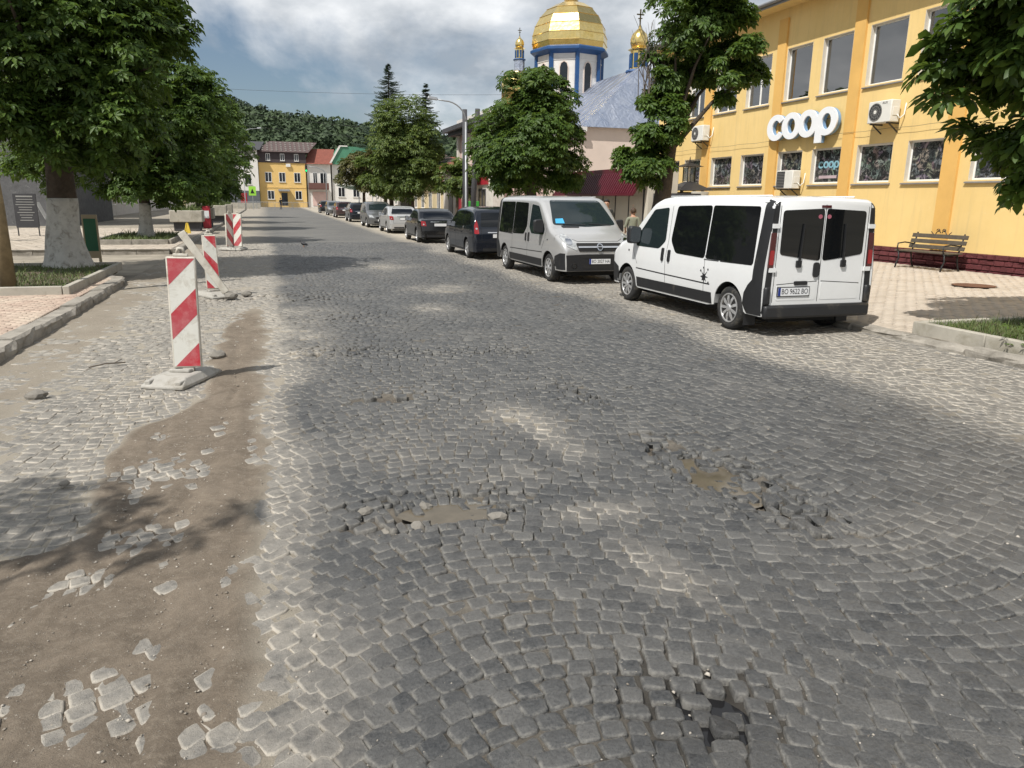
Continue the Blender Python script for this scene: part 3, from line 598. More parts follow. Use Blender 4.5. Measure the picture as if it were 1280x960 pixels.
PIL = [(7.7,8.15),(11.5,11.95),(15.28,15.76),(19.06,19.5),(22.64,23.08),(26.92,27.4)]
WIN = [(31.3,30.0),(29.6,28.35) if 0 else (30.2,29.25),(28.72,27.6),(26.7,25.4),(24.72,23.45),(22.55,21.4),(20.82,19.62),(18.85,17.58),(16.95,15.85),(14.9,13.7),(13.2,12.0)]
WIN = [(max(q)+0.06, min(q)-0.04) for q in WIN[1:]]
Y0, Y1 = 6.0, 31.2; ZL0, ZL1, ZU0, ZU1, ZT = 2.48, 3.56, 5.2, 6.84, 8.15
w = MB(); th_ = 0.4
def band(z0, z1, openings):
    ys_ = [Y0]
    for a, b_ in sorted((min(q), max(q)) for q in openings): ys_ += [a, b_]
    ys_.append(Y1)
    for i in range(0, len(ys_), 2): w.box(WX, WX+th_, ys_[i], ys_[i+1], z0, z1)
band(0.7, ZL0, []); band(ZL0, ZL1, WIN); band(ZL1, ZU0, []); band(ZU0, ZU1, WIN); band(ZU1, ZT, [])
w.box(WX+th_, 27, Y1-0.4, Y1, 0.1, ZT); w.box(WX+th_, 27, Y0, Y0+0.4, 0.1, ZT)
w.build('wall', 'yellow_wall', sb)
box('plinth_core', 'maroon_stone', sb, WX+0.02, WX+0.4, Y0, Y1, 0.0, 0.698)
r_ = 0
for z0 in (0.17, 0.305, 0.44, 0.575):
    y = Y0+random.random()*0.2
    while y < Y1-0.1:
        L = random.uniform(0.2, 0.45); h_ = 0.128; bm = MB(); e = random.uniform(0.02, 0.055)
        if y > 11.0:
            j = lambda: random.uniform(-0.012, 0.012); y2 = min(y+L-0.008, Y1)
            bm.add([(WX+0.03, y, z0), (WX+0.03, y2, z0), (WX+0.03, y2, z0+h_), (WX+0.03, y, z0+h_), (WX-e+j(), y+0.015, z0+0.015), (WX-e+j(), y2-0.015, z0+0.012), (WX-e+j(), y2-0.015, z0+h_-0.02), (WX-e+j(), y+0.015, z0+h_-0.018)],
                   [(0,1,2,3),(4,7,6,5),(0,4,5,1),(1,5,6,2),(2,6,7,3),(3,7,4,0)]).build('plinth_stone', 'maroon_stone', sb)
        y += L
for a, b_ in PIL: box('pilaster', 'orange_wall', sb, WX-0.07, WX-0.001, a, b_, 0.72, ZT-0.35)
# roof and eaves
rf = MB().add([(WX-0.62,Y0-0.4,8.28),(WX-0.62,Y1+0.4,8.28),(22.5,Y1-2,10.2),(22.5,Y0+2,10.2),(28,Y0-0.4,8.28),(28,Y1+0.4,8.28)], [(0,3,2,1),(3,4,5,2),(0,4,3),(1,2,5),(0,1,5,4)]).build('roof', 'grey_sheet', sb)
box('fascia', 'grey_sheet', rf, WX-0.66, WX-0.622, Y0-0.4, Y1+0.4, 8.10, 8.30); box('soffit', 'yellow_wall', rf, WX-0.62, WX-0.001, Y0-0.4, Y1+0.4, 8.11, 8.17)
gt = MB(); gt.tube([(WX-0.72,Y0-0.3,8.22),(WX-0.72,Y1+0.3,8.22)], 0.06, 8).build('gutter', 'grey_sheet', rf, True)
# windows
def window(parent, ya, yb, z0, z1, kind):
    ya, yb = min(ya, yb), max(ya, yb); xf = WX+0.13; fw = 0.05
    fr = MB(); fr.box(xf, xf+0.06, ya, ya+fw, z0, z1).box(xf, xf+0.06, yb-fw, yb, z0, z1).box(xf, xf+0.06, ya+fw, yb-fw, z0, z0+fw).box(xf, xf+0.06, ya+fw, yb-fw, z1-fw, z1)
    if kind == 'cross': fr.box(xf, xf+0.06, ya+fw, yb-fw, z0+(z1-z0)*0.66, z0+(z1-z0)*0.66+0.07).box(xf, xf+0.06, (ya+yb)/2-0.035, (ya+yb)/2+0.035, z0+fw, z0+(z1-z0)*0.66)
    wo_ = fr.build('window', 'white_plastic', parent, bevel=0.006)
    MB().box(xf+0.022, xf+0.028, ya+fw, yb-fw, z0+fw, z1-fw).build('pane', 'glass' if z0 > 4 else 'printed_film', wo_)
    rv = MB(); e = 0.012
    rv.box(WX+0.004, xf, yb-e, yb-0.001, z0, z1).box(WX+0.004, xf, ya+0.001, ya+e, z0, z1).box(WX+0.004, xf, ya+e, yb-e, z1-e, z1-0.001)
    rv.build('reveal', 'reveal_white', wo_)
    MB().add([(WX-0.06,ya-0.06,z0-0.045),(xf,ya-0.06,z0+0.004),(xf,yb+0.06,z0+0.004),(WX-0.06,yb+0.06,z0-0.045),(WX-0.06,ya-0.06,z0-0.075),(WX-0.001,ya-0.06,z0-0.075),(WX-0.001,yb+0.06,z0-0.075),(WX-0.06,yb+0.06,z0-0.075)],
             [(0,1,2,3),(0,3,7,4),(4,7,6,5),(0,4,5,1),(3,2,6,7)]).build('sill', 'sill_grey', wo_)
    if z0 > 4:
        cu = MB(); k = 16; wv = (yb-ya)*random.uniform(0.22, 0.4); vs_ = []
        for i in range(k+1): vs_ += [(xf+0.16+0.035*math.sin(i*2.1), yb-0.02-wv*i/k, z0-0.1), (xf+0.16+0.03*math.sin(i*2.1+0.4), yb-0.02-wv*i/k*0.9, z1)]
        cu.add(vs_, [(2*i, 2*i+2, 2*i+3, 2*i+1) for i in range(k)]).build('curtain', 'curtain', wo_, True)
    return wo_
for i, (a, b_) in enumerate(WIN):
    window(sb, a, b_, ZU0, ZU1, 'cross' if i in (0, 1, 2, 3) else 'single'); window(sb, a, b_, ZL0, ZL1, 'single')
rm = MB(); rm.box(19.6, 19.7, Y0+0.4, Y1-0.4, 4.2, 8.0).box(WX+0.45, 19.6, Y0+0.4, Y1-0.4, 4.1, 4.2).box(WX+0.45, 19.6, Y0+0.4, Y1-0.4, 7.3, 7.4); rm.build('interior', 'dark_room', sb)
# facade cable
M('cable', (0.05, 0.05, 0.05), 0.6)
cb = MB(); pts = []
for i in range(41): yy = 12+i*(31-12)/40; pts.append((WX-0.09, yy, 3.93+0.012*math.sin(i*1.7)))
cb.tube(pts, 0.005, 5); tag(cb.build('facade_cable', 'cable'), 'thin cable sagging along the yellow facade above lower windows', 'cable')

# sign letters
M('sign_white', (0.80, 0.82, 0.84), 0.4, var=0.03); M('sign_blue', (0.20, 0.33, 0.50), 0.5, var=0.1)
sg = empty('coop_sign', (16.55, 23.0, 4.33), label='raised white rounded lettering coop on the yellow wall', cat='sign')
def ell(rx, ry, n=40, a0=0, a1=2*math.pi): return [(rx*math.cos(a0+(a1-a0)*i/n), ry*math.sin(a0+(a1-a0)*i/n)) for i in range(n)]
def letter(ch, u, dep, parent, k=1.0, ry=0.42, z=0.0, x0=0.0, mats=('sign_white', 'sign_blue')):
    """letter faces -X; u measured to the right seen from the street (towards -Y)"""
    rx = 0.475*k; ry *= k; hx, hy = 0.20*k, 0.235*k
    for (dd0, dd1, mt_, nm, gr) in ((0.0, dep*0.25, mats[0], 'letter', 1.0), (dep*0.25+0.001, dep, mats[1], 'letter_side', 0.97)):
        m_ = MB(); sh = lambda P: [(-(u+a*gr), z+b*gr) for a, b in P]; shi = lambda P: [(-(u+a/gr), z+b/gr) for a, b in P]
        if ch == 'c':
            n = 36; a0, a1 = 0.62, 2*math.pi-0.62
            o_ = [(rx*gr*math.cos(a0+(a1-a0)*i/n), ry*gr*math.sin(a0+(a1-a0)*i/n)) for i in range(n+1)]; i_ = [(hx*math.cos(a0+(a1-a0)*i/n), hy*math.sin(a0+(a1-a0)*i/n)) for i in range(n+1)]
            vs_ = [(x0+d, -(u+a), z+b) for d in (dd0, dd1) for pl in (o_, i_) for a, b in pl]; N_ = n+1; fs = []
            for i in range(n): j = i+1; fs += [(i,j,N_+j,N_+i),(2*N_+i,3*N_+i,3*N_+j,2*N_+j),(i,2*N_+i,2*N_+j,j),(N_+i,N_+j,3*N_+j,3*N_+i)]
            fs += [(0,N_,3*N_,2*N_),(n,2*N_+n,3*N_+n,N_+n)]; m_.add(vs_, fs)
        else:
            m_.ring([(-(u+a*gr), z+b*gr) for a, b in ell(rx, ry)], [(-(u+a), z+b) for a, b in ell(hx, hy)], x0+dd0, x0+dd1, 'x')
            if ch == 'p': m_.prism([(-(u-rx*gr), z-0.05), (-(u-rx*gr), z-0.62*k), (-(u-rx+0.30*k*gr), z-0.62*k), (-(u-rx+0.30*k*gr), z-0.2*k)], x0+dd0-0.002, x0+dd1-0.002, 'x')
        if nm == 'letter': top = m_.build(nm, mt_, parent)
        else: m_.build(nm, mt_, top)
for i, (ch, u) in enumerate(zip('coop', (0.46, 1.25, 2.06, 2.93))): letter(ch, u, 0.16, sg, x0=-0.003*i)
MB().tube([(0.2,-0.3,0.1),(0.2,-3.2,0.1)], 0.02, 6).build('mounting_rail', 'grey_sheet', sg)
fs_ = empty('window_logo', (WX+0.145, 20.68, 3.06), label='pale blue coop lettering printed on the lower window', cat='sticker'); M('logo_blue', (0.22, 0.42, 0.50), 0.5)
for i, (ch, u) in enumerate(zip('coop', (0.10, 0.33, 0.56, 0.80))): letter(ch, u, 0.004, fs_, k=0.26, x0=-0.0005*i, mats=('logo_blue', 'logo_blue'))
M('logo_pink', (0.45, 0.36, 0.40), 0.5); MB().box(0,0.003,-0.85,-0.05,-0.42,-0.33).build('caption_bar', 'logo_pink', fs_)

# air conditioners
M('ac_white', (0.70, 0.69, 0.64), 0.5, var=0.06, vs=3); M('dark_metal', (0.03, 0.03, 0.032), 0.5, var=0.2); M('grille_grey', (0.22, 0.22, 0.21), 0.5)
def ac_unit(yc, zc, label, round_fan=True, kx=1.0):
    t = empty('air_conditioner', (WX-0.12, yc, zc), label=label, cat='air conditioner', group='outdoor units on the yellow facade')
    MB().box(-0.31,0.0,-0.42,0.42,-0.29,0.29).build('casing', 'ac_white', t, bevel=0.02)
    if round_fan:
        c = (-0.3125, 0.14, 0.0); g = MB().lathe([(0.235,0),(0.235,-0.006),(0.02,-0.006)], 28, c, 'x').build('fan_opening', 'dark_metal', t)
        q = MB()
        for k in range(3): q.ring([(0.14+a, b) for a, b in ell(0.07*k+0.09, 0.07*k+0.09, 24)], [(0.14+a, b) for a, b in ell(0.07*k+0.078, 0.07*k+0.078, 24)], -0.326, -0.321, 'x')
        for k in range(14): a = k*math.pi/7; q.bar((-0.324,0.14+0.05*math.cos(a),0.05*math.sin(a)), (-0.324,0.14+0.235*math.cos(a),0.235*math.sin(a)), 0.006)
        q.build('fan_grille', 'grille_grey', g); MB().lathe([(0.05,-0.33),(0.05,-0.318),(0.01,-0.336)][::-1], 16, (0,0.14,0), 'x').build('fan_hub', 'ac_white', g)
    else:
        g = MB().box(-0.316,-0.311,-0.02,0.38,-0.26,0.26).build('fan_opening', 'dark_metal', t); q = MB()
        for k in range(11): q.box(-0.326,-0.318,-0.02,0.38,-0.25+k*0.05,-0.235+k*0.05)
        q.build('fan_grille', 'grille_grey', g)
    MB().box(-0.25,-0.05,-0.432,-0.422,-0.12,0.1).build('valve_cover', 'ac_white', t, bevel=0.005)
    for s in (-0.3, 0.3): MB().bar((0.12,s,-0.31),(-0.3,s,-0.31),0.04).bar((0.12,s,-0.55),(-0.2,s,-0.33),0.03).build('bracket', 'dark_metal', t)
    MB().tube([(-0.1,-0.44,-0.1),(-0.05,-0.5,-0.2),(0.06,-0.52,-0.1),(0.11,-0.5,0.2)], 0.018, 6).build('pipe', 'ac_white', t, True)
    return t
u1 = ac_unit(17.75, 4.36, 'air conditioner with round fan right of the coop sign', True)
text_mesh('badge', 'AUX', 0.09, 'dark_metal', u1, (-0.313,-0.18,0.22), (math.pi/2,0,-math.pi/2), 0.001)
ac_unit(21.6, 2.62, 'air conditioner with louvred grille low below the coop sign', False)
ac_unit(27.25, 4.5, 'air conditioner on the facade beside the street tree', True)

# bench
M('bench_wood', (0.085, 0.07, 0.05), 0.6, var=0.25, vs=12, bump=0.2, bs=60); M('black_iron', (0.012, 0.012, 0.013), 0.5)
bn = empty('park_bench', (16.15, 15.2, float(zR(16.15))), label='dark wooden slat bench with iron legs against the yellow wall', cat='bench')
for i, x in enumerate((-0.24,-0.12,0.0,0.12)): MB().box(x-0.05,x+0.05,-0.85,0.85,0.43,0.465).build('seat_slat', 'bench_wood', bn, bevel=0.006)
for i, (x, z) in enumerate(((0.2,0.56),(0.235,0.70),(0.27,0.84))): MB().bar((x,-0.85,z),(x,0.85,z),0.1,0.032,up=(0.97,0,-0.24)).build('back_slat', 'bench_wood', bn, bevel=0.006)
for s in (-0.72, 0.72):
    MB().tube([(0.16,s,0.41),(0.22,s,0.6),(0.30,s,0.92)],0.02,6).tube([(-0.3,s,0.41),(0.16,s,0.41)],0.022,6).build('side_frame', 'black_iron', bn, True)
    for x0, x1 in ((-0.27,-0.33),(0.15,0.27)): MB().tube([(x0,s,0.41),(x0+0.03,s,0.25),((x0+x1)/2,s,0.12),(x1,s,0.0)],0.022,6).build('leg', 'black_iron', bn, True)
    MB().tube([(0.22,s,0.62),(-0.1,s,0.66),(-0.32,s,0.63),(-0.33,s,0.5),(-0.28,s,0.43)],0.018,6).build('armrest', 'black_iron', bn, True)
sc = MB()
for s in (-1, 1):
    pts = [(0.31, s*(0.02+0.02*t+0.13*(t/8)), 0.92+0.08*math.sin(t*0.9)*(1-t/14)) for t in range(9)]; sc.tube(pts, 0.011, 5)
    pts = [(0.31, s*0.09+0.06*math.cos(k*0.7)*(1-k/12), 0.98+0.05*math.sin(k*0.7)*(1-k/12)) for k in range(10)]; sc.tube(pts, 0.010, 5)
sc.build('scroll_ornament', 'black_iron', bn, True)
# notice stand with little hipped roof and lantern
ns = empty('notice_stand', (15.4, 26.0, float(zR(15.4))), label='dark notice stand with hipped roof and lantern finial before the yellow wall', cat='notice stand')
for sx in (-0.45, 0.45):
    for sy in (-0.3, 0.3): MB().bar((sx,sy,0),(sx,sy,2.05),0.09).build('post', 'black_iron', ns)
MB().box(-0.42,0.42,-0.27,0.27,1.1,2.0).build('board', 'dark_metal', ns, bevel=0.01)
MB().add([(-0.75,-0.6,2.06),(0.75,-0.6,2.06),(0.75,0.6,2.06),(-0.75,0.6,2.06),(-0.14,-0.14,2.38),(0.14,-0.14,2.38),(0.14,0.14,2.38),(-0.14,0.14,2.38)], [(0,3,2,1),(4,5,6,7),(0,1,5,4),(1,2,6,5),(2,3,7,6),(3,0,4,7)]).build('roof', 'dark_metal', ns)
lt = MB().box(-0.15,0.15,-0.15,0.15,2.4,2.9).build('lantern', 'glass', ns); q = MB()
for sx in (-0.16, 0.16):
    for sy in (-0.16, 0.16): q.bar((sx,sy,2.38),(sx,sy,2.92),0.03)
q.add([(-0.4,-0.4,2.93),(0.4,-0.4,2.93),(0.4,0.4,2.93),(-0.4,0.4,2.93),(0,0,3.1)], [(0,3,2,1),(0,1,4),(1,2,4),(2,3,4),(3,0,4)]); q.tube([(0,0,3.05),(0,0,3.3)],[0.04,0.01],6); q.build('lantern_frame', 'black_iron', lt)
pn = empty('flower_urn', (15.5, 25.3, float(zR(15.5))), label='grey concrete urn beside the notice stand', cat='urn')
MB().lathe([(0.2,0),(0.22,0.05),(0.1,0.15),(0.1,1.3),(0.16,1.5),(0.3,1.75),(0.33,2.0),(0.28,2.02),(0.24,1.9)], 16).build('bowl', 'concrete', pn, True)
# ================================================================== VEHICLES
def paint(name, col, metal=0.0, rough=0.35, dust=0.25, coat=0.6):
    mt, nt, b = newmat(name); p = nt.pos(); sx = nt.node('ShaderNodeSeparateXYZ'); nt.l.new(p, sx.inputs[0])
    mr = nt.node('ShaderNodeMapRange'); nt.l.new(nt.math('ADD', sx.outputs[2], nt.math('MULTIPLY', nt.noise(3, 6, 0.7, p), 0.5)), mr.inputs[0]); mr.inputs[1].default_value = 1.15; mr.inputs[2].default_value = 0.35
    f = nt.math('ADD', nt.math('MULTIPLY', mr.outputs[0], dust), nt.math('MULTIPLY', nt.ramp(nt.noise(2.5, 9, 0.75, p), 0.45, 0.75), dust*0.3))
    nt.l.new(nt.mix(f, col, (0.34, 0.30, 0.24)), b.inputs['Base Color']); b.inputs['Metallic'].default_value = metal
    nt.l.new(nt.math('ADD', nt.math('MULTIPLY', f, 0.5), rough), b.inputs['Roughness']); b.inputs['Coat Weight'].default_value = coat; b.inputs['Coat Roughness'].default_value = 0.06
paint('paint_white', (0.72, 0.73, 0.73), 0, 0.35, 0.22); paint('paint_silver', (0.50, 0.50, 0.495), 0.45, 0.32, 0.22)
paint('paint_black', (0.006, 0.007, 0.009), 0, 0.14, 0.04, 0.3); paint('paint_navy', (0.006, 0.009, 0.016), 0, 0.14, 0.04, 0.3); paint('paint_grey', (0.13, 0.135, 0.14), 0.5, 0.35, 0.2); paint('paint_darkred', (0.03, 0.008, 0.01), 0, 0.35, 0.15)
mt, nt, b = newmat('tinted_glass'); b.inputs['Base Color'].default_value = (0.006, 0.007, 0.008, 1); b.inputs['Roughness'].default_value = 0.03; b.inputs['IOR'].default_value = 1.5
mt, nt, b = newmat('windscreen_glass'); b.inputs['Base Color'].default_value = (0.016, 0.024, 0.026, 1); b.inputs['Roughness'].default_value = 0.03; b.inputs['IOR'].default_value = 1.52
M('black_plastic', (0.013, 0.0135, 0.015), 0.5, var=0.2, vs=4, dirt=(0.07, 0.062, 0.05), dirt_amt=0.08, dirt_scale=3); M('tyre', (0.018, 0.018, 0.018), 0.85, var=0.3, vs=8, dirt=(0.10, 0.09, 0.07), dirt_amt=0.2, dirt_scale=9)
M('hubcap', (0.52, 0.52, 0.52), 0.32, metal=0.6, var=0.08); M('chrome', (0.62, 0.62, 0.63), 0.15, metal=1.0); M('gap_dark', (0.01, 0.01, 0.01), 0.8)
M('lamp_red', (0.28, 0.008, 0.012), 0.15, var=0.15, coat=0.5); M('lamp_darkred', (0.06, 0.006, 0.008), 0.15, coat=0.5); M('lamp_clear', (0.55, 0.56, 0.55), 0.08, metal=0.5, var=0.3, vs=15, coat=1.0); M('lamp_orange', (0.5, 0.16, 0.02), 0.2)
M('plate_white', (0.68, 0.69, 0.70), 0.4, var=0.05); M('plate_blue', (0.01, 0.03, 0.20), 0.4); M('ink', (0.01, 0.01, 0.012), 0.6); M('paper_blue', (0.05, 0.34, 0.62), 0.6); M('underbody', (0.008, 0.008, 0.008), 0.9)

def crom(P, n):
    """densify station tuples with linear-biased interpolation"""
    P = np.array(P, float); out = []
    for i in range(len(P)-1):
        p0 = P[max(i-1, 0)]; p1 = P[i]; p2 = P[i+1]; p3 = P[min(i+2, len(P)-1)]
        for k in range(n):
            t = k/n; a = 0.5*(2*p1+(p2-p0)*t+(2*p0-5*p1+4*p2-p3)*t*t+(3*p1-p0-3*p2+p3)*t**3); lin = p1*(1-t)+p2*t; out.append(0.45*a+0.55*lin)
    out.append(P[-1]); return np.array(out)
class Car:
    """y forward, x right, z up; origin on ground at the middle between the axles"""
    def __init__(s, root, W, belt, tumble, st, zb, axles, wr, paint, sill_in=0.05):
        s.root = root; s.W = W/2; s.belt = belt; s.tumble = tumble; s.zb = zb; s.axles = axles; s.wr = wr; s.paint = paint; s.sill_in = sill_in
        S = crom(st, 5)          # y, ztop, planscale, corner radius
        ext = []
        for ay in axles:
            for k in range(-8, 9): ext.append(ay+k*(wr+0.065)/8*1.0)
        yy = S[:,0]; add = [ (e, np.interp(-e, -yy, S[:,1]), np.interp(-e, -yy, S[:,2]), np.interp(-e, -yy, S[:,3])) for e in ext]
        S = np.array(sorted(list(map(tuple, S))+add, key=lambda q: -q[0])); keep = [0]
        for i in range(1, len(S)):
            if S[keep[-1],0]-S[i,0] > 0.004 or abs(S[keep[-1],1]-S[i,1]) > 0.02: keep.append(i)
        S = S[keep]; rows = []; bm = bmesh.new()
        for y, zt, ps, rc in S:
            zb_ = zb
            for ay in axles:
                d = abs(y-ay); R = wr+0.065
                if d < R: zb_ = max(zb_, wr+math.sqrt(R*R-d*d))
            zt = max(zt, zb_+rc+0.03); zs = zt-rc; pts = []
            for k in range(13):
                z = zb_+(zs-zb_)*k/12; pts.append((s.hw(z)*ps, z))
            w0 = s.hw(zs)*ps; lean = 0.0
            for k in range(1, 6):
                a = k/5*math.pi/2*0.94; pts.append((w0-rc*0.25*math.sin(a)-rc*(1-math.cos(a))*0.9, zs+rc*math.sin(a)*0.93))
            x1 = pts[-1][0]
            for f in (0.66, 0.33, 0.0): pts.append((x1*f, zt-0.07*rc+ (1-f*f)*0.02))
            ring = [(-x, z) for x, z in pts] + [(x, z) for x, z in pts[-2::-1]]
            rows.append([bm.verts.new((x, y, z)) for x, z in ring])
        for i in range(len(rows)-1):
            for k in range(len(rows[0])-1): bm.faces.new((rows[i][k], rows[i][k+1], rows[i+1][k+1], rows[i+1][k]))
            bm.faces.new((rows[i][-1], rows[i][0], rows[i+1][0], rows[i+1][-1]))
        bm.faces.new(rows[0][::-1]); bm.faces.new(rows[-1])
        bmesh.ops.recalc_face_normals(bm, faces=bm.faces); me = bpy.data.meshes.new('body'); bm.to_mesh(me); s.bvh = BVHTree.FromBMesh(bm); bm.free()
        s.body = link('body', me, paint, root, True)
        try: me.set_sharp_from_angle(angle=math.radians(38))
        except Exception: pass
        q = MB().box(-s.W*0.62, s.W*0.62, axles[1]-0.5, axles[0]+0.5, 0.17, zb+0.25); q.build('underbody', 'underbody', root)
        # wheel arch liners
        for ay in axles:
            for sd in (-1, 1):
                pr = [(ay+(wr+0.062)*math.cos(t), wr+(wr+0.062)*math.sin(t)) for t in [math.pi*k/12 for k in range(13)]]
                v = []; 
                for a, z in pr: v += [(sd*s.W*0.55, a, z), (sd*(s.hw(z)-0.012), a, z)]
                MB().add(v, [(2*i, 2*i+2, 2*i+3, 2*i+1) for i in range(12)]+[tuple(range(0, 26, 2))]).build('wheel_arch', 'underbody', root)
    def hw(s, z):
        if z > s.belt: return s.W - 0.004 - (z-s.belt)*math.tan(s.tumble)
        t = (s.belt-z)/(s.belt-0.15); return s.W*(1-0.0*t) - 0.02*(1-math.cos(min(t, 1)*math.pi*0.5)) - s.sill_in*max(0, t-0.55)**1.5 + 0.012*math.sin(t*math.pi)
    def decal(s, name, poly, face, off, mat, parent=None, grid=0.07, solid=True, smooth=True):
        """poly in: side -> (y,z) ; front/rear -> (x,z) ; top -> (x,y)"""
        bm = bmesh.new(); vs = [bm.verts.new((a, b, 0)) for a, b in poly]; bm.faces.new(vs)
        xs_ = [p[0] for p in poly]; zs_ = [p[1] for p in poly]
        for ax, lo, hi in ((0, min(xs_), max(xs_)), (1, min(zs_), max(zs_))):
            k = int((hi-lo)/grid); nn = [0, 0, 0]; nn[ax] = 1
            for i in range(1, k+1):
                co = [0, 0, 0]; co[ax] = lo+(hi-lo)*i/(k+1)
                bmesh.ops.bisect_plane(bm, geom=bm.verts[:]+bm.edges[:]+bm.faces[:], plane_co=co, plane_no=nn)
        for v in bm.verts:
            a, b = v.co.x, v.co.y
            if face == 'L': o, d = Vector((-3, a, b)), Vector((1, 0, 0))
            elif face == 'R': o, d = Vector((3, a, b)), Vector((-1, 0, 0))
            elif face == 'front': o, d = Vector((a, 6, b)), Vector((0, -1, 0))
            elif face == 'rear': o, d = Vector((a, -6, b)), Vector((0, 1, 0))
            else: o, d = Vector((a, b, 5)), Vector((0, 0, -1))
            loc, nrm, ix, ds = s.bvh.ray_cast(o, d)
            if loc is None: loc, nrm, ix, ds = s.bvh.find_nearest(o+d*(3 if face in 'LR' else 4))
            if nrm.dot(d) > 0: nrm = -nrm
            v.co = loc+nrm*off
        bmesh.ops.recalc_face_normals(bm, faces=bm.faces)
        n = sum((f.normal*f.calc_area() for f in bm.faces), Vector()); want = {'L': (-1,0,0), 'R': (1,0,0), 'front': (0,1,0), 'rear': (0,-1,0), 'top': (0,0,1)}[face]
        if n.dot(Vector(want)) < 0: bmesh.ops.reverse_faces(bm, faces=bm.faces)
        if solid:
            ge = bmesh.ops.extrude_face_region(bm, geom=bm.faces[:]); 
            ev = [g for g in ge['geom'] if isinstance(g, bmesh.types.BMVert)]; dv = Vector(want)*-(off+0.012)
            oldf = [f for f in bm.faces if all(v in ev for v in f.verts)]
            for v in ev: v.co += dv
            bmesh.ops.recalc_face_normals(bm, faces=bm.faces)
        me = bpy.data.meshes.new(name); bm.to_mesh(me); bm.free(); o = link(name, me, mat, parent or s.root, smooth)
        if smooth:
            try: me.set_sharp_from_angle(angle=math.radians(40))
            except Exception: pass
        return o
    def both(s, name, poly, off, mat, **k):
        return [s.decal(name, poly, f, off, mat, **k) for f in 'LR']
    def line(s, pts, face, w=0.009, off=0.0022, mat='gap_dark', name='panel_gap'):
        for (a, b) in zip(pts[:-1], pts[1:]):
            a = Vector(a); b = Vector(b); d = (b-a); 
            if d.length < 1e-4: continue
            n = Vector((-d.y, d.x)).normalized()*w/2; e = d.normalized()*w*0.4
            s.decal(name, [tuple(a-n-e), tuple(b-n+e), tuple(b+n+e), tuple(a+n-e)], face, off, mat, solid=False, grid=0.1)
    def wheels(s, style='petal', hub='hubcap', tw=0.2):
        for ay in s.axles:
            for sd in (-1, 1):
                r = s.wr; w = empty('wheel', (sd*(s.W-0.125), ay, r), parent=s.root)
                if sd > 0: w.rotation_euler = (0, 0, math.pi)
                ri = r*0.66
                MB().lathe([(ri, 0.09), (r*0.9, 0.095), (r*0.985, 0.07), (r, 0.03), (r, -0.04), (r*0.985, -0.075), (r*0.9, -0.1), (r*0.74, -0.105), (ri, -0.09)], 36, (0,0,0), 'x').build('tyre', 'tyre', w, True)
                MB().lathe([(0.02, -0.055), (ri*0.99, -0.06), (ri*0.99, -0.04), (0.02, -0.04)], 28, (0,0,0), 'x').build('rim_backing', 'gap_dark', w)
                q = MB(); q.lathe([(ri*1.015, -0.085), (ri*1.02, -0.102), (ri*0.94, -0.104), (ri*0.9, -0.08)], 32, (0,0,0), 'x')
                n = {'petal': 8, 'five': 5, 'ten': 9}[style]
                for k in range(n):
                    a = 2*math.pi*k/n; wi, wo2 = {'petal': (0.12, 0.30), 'five': (0.2, 0.3), 'ten': (0.13, 0.2)}[style]; ca, sa = math.cos(a), math.sin(a)
                    P = []
                    for rr, ww, xx in ((ri*0.2, wi*ri, -0.095), (ri*0.62, wo2*ri, -0.106), (ri*0.95, wo2*ri*0.95, -0.09)):
                        for t in (-0.5, 0.5): P.append((xx, rr*ca-ww*t*sa, rr*sa+ww*t*ca))
                    P2 = [(x+0.02, y, z) for x, y, z in P]
                    q.add(P+P2, [(0,1,3,2),(2,3,5,4),(6,8,9,7),(8,10,11,9),(0,2,8,6),(2,4,10,8),(1,7,9,3),(3,9,11,5)])
                q.lathe([(ri*0.26, -0.07), (ri*0.27, -0.1), (ri*0.2, -0.113), (0.01, -0.115)], 20, (0,0,0), 'x')
                q.build('rim', hub, w, False)
    def mirror(s, y, z, mat='black_plastic', k=1.0):
        for sd in (-1, 1):
            x = sd*(s.hw(z)+0.11*k)
            m_ = MB(); pr = roundpoly([(-0.11*k,-0.14*k),(0.11*k,-0.14*k),(0.12*k,0.13*k),(-0.09*k,0.15*k)], 0.06*k, 4)
            m_.prism([(x+a, z+b) for a, b in pr], y-0.06*k, y+0.05*k, 'y').bar((x, y, z-0.08*k), (sd*(s.hw(z)-0.03), y+0.02, z-0.1*k), 0.05*k, 0.06*k)
            o = m_.build('mirror', mat, s.root, bevel=0.02*k); MB().prism([(x+a*0.85, z+b*0.85) for a, b in pr], y-0.066*k, y-0.061*k, 'y').build('mirror_glass', 'chrome', o)
    def plate(s, x, z, face, txt, off=0.012, w=0.52, h=0.112, dark=False, yoff=0):
        hit = s.bvh.ray_cast(Vector((x, 6 if face == 'front' else -6, z)), Vector((0, -1 if face == 'front' else 1, 0)))[0]; y = hit.y; sg = 1 if face == 'front' else -1
        P = empty('licence_plate', (x, y+sg*(off+yoff), z), 0 if face == 'rear' else math.pi, parent=s.root)
        MB().box(-w/2-0.012, w/2+0.012, -0.004, 0.012, -h/2-0.012, h/2+0.012).build('plate_frame', 'black_plastic', P); MB().box(-w/2, w/2, -0.008, -0.0045, -h/2, h/2).build('plate_face', 'plate_white', P)
        if txt:
            MB().box(-w/2, -w/2+0.042, -0.0095, -0.0085, -h/2, h/2).build('plate_band', 'plate_blue', P)
            text_mesh('plate_text', txt, 0.105, 'ink', P, (0.02, -0.0092, 0.0), (math.pi/2, 0, 0), 0.0006).scale = (0.80, 1, 1)
def rect(a0, a1, b0, b1): return [(a0, b0), (a1, b0), (a1, b1), (a0, b1)]

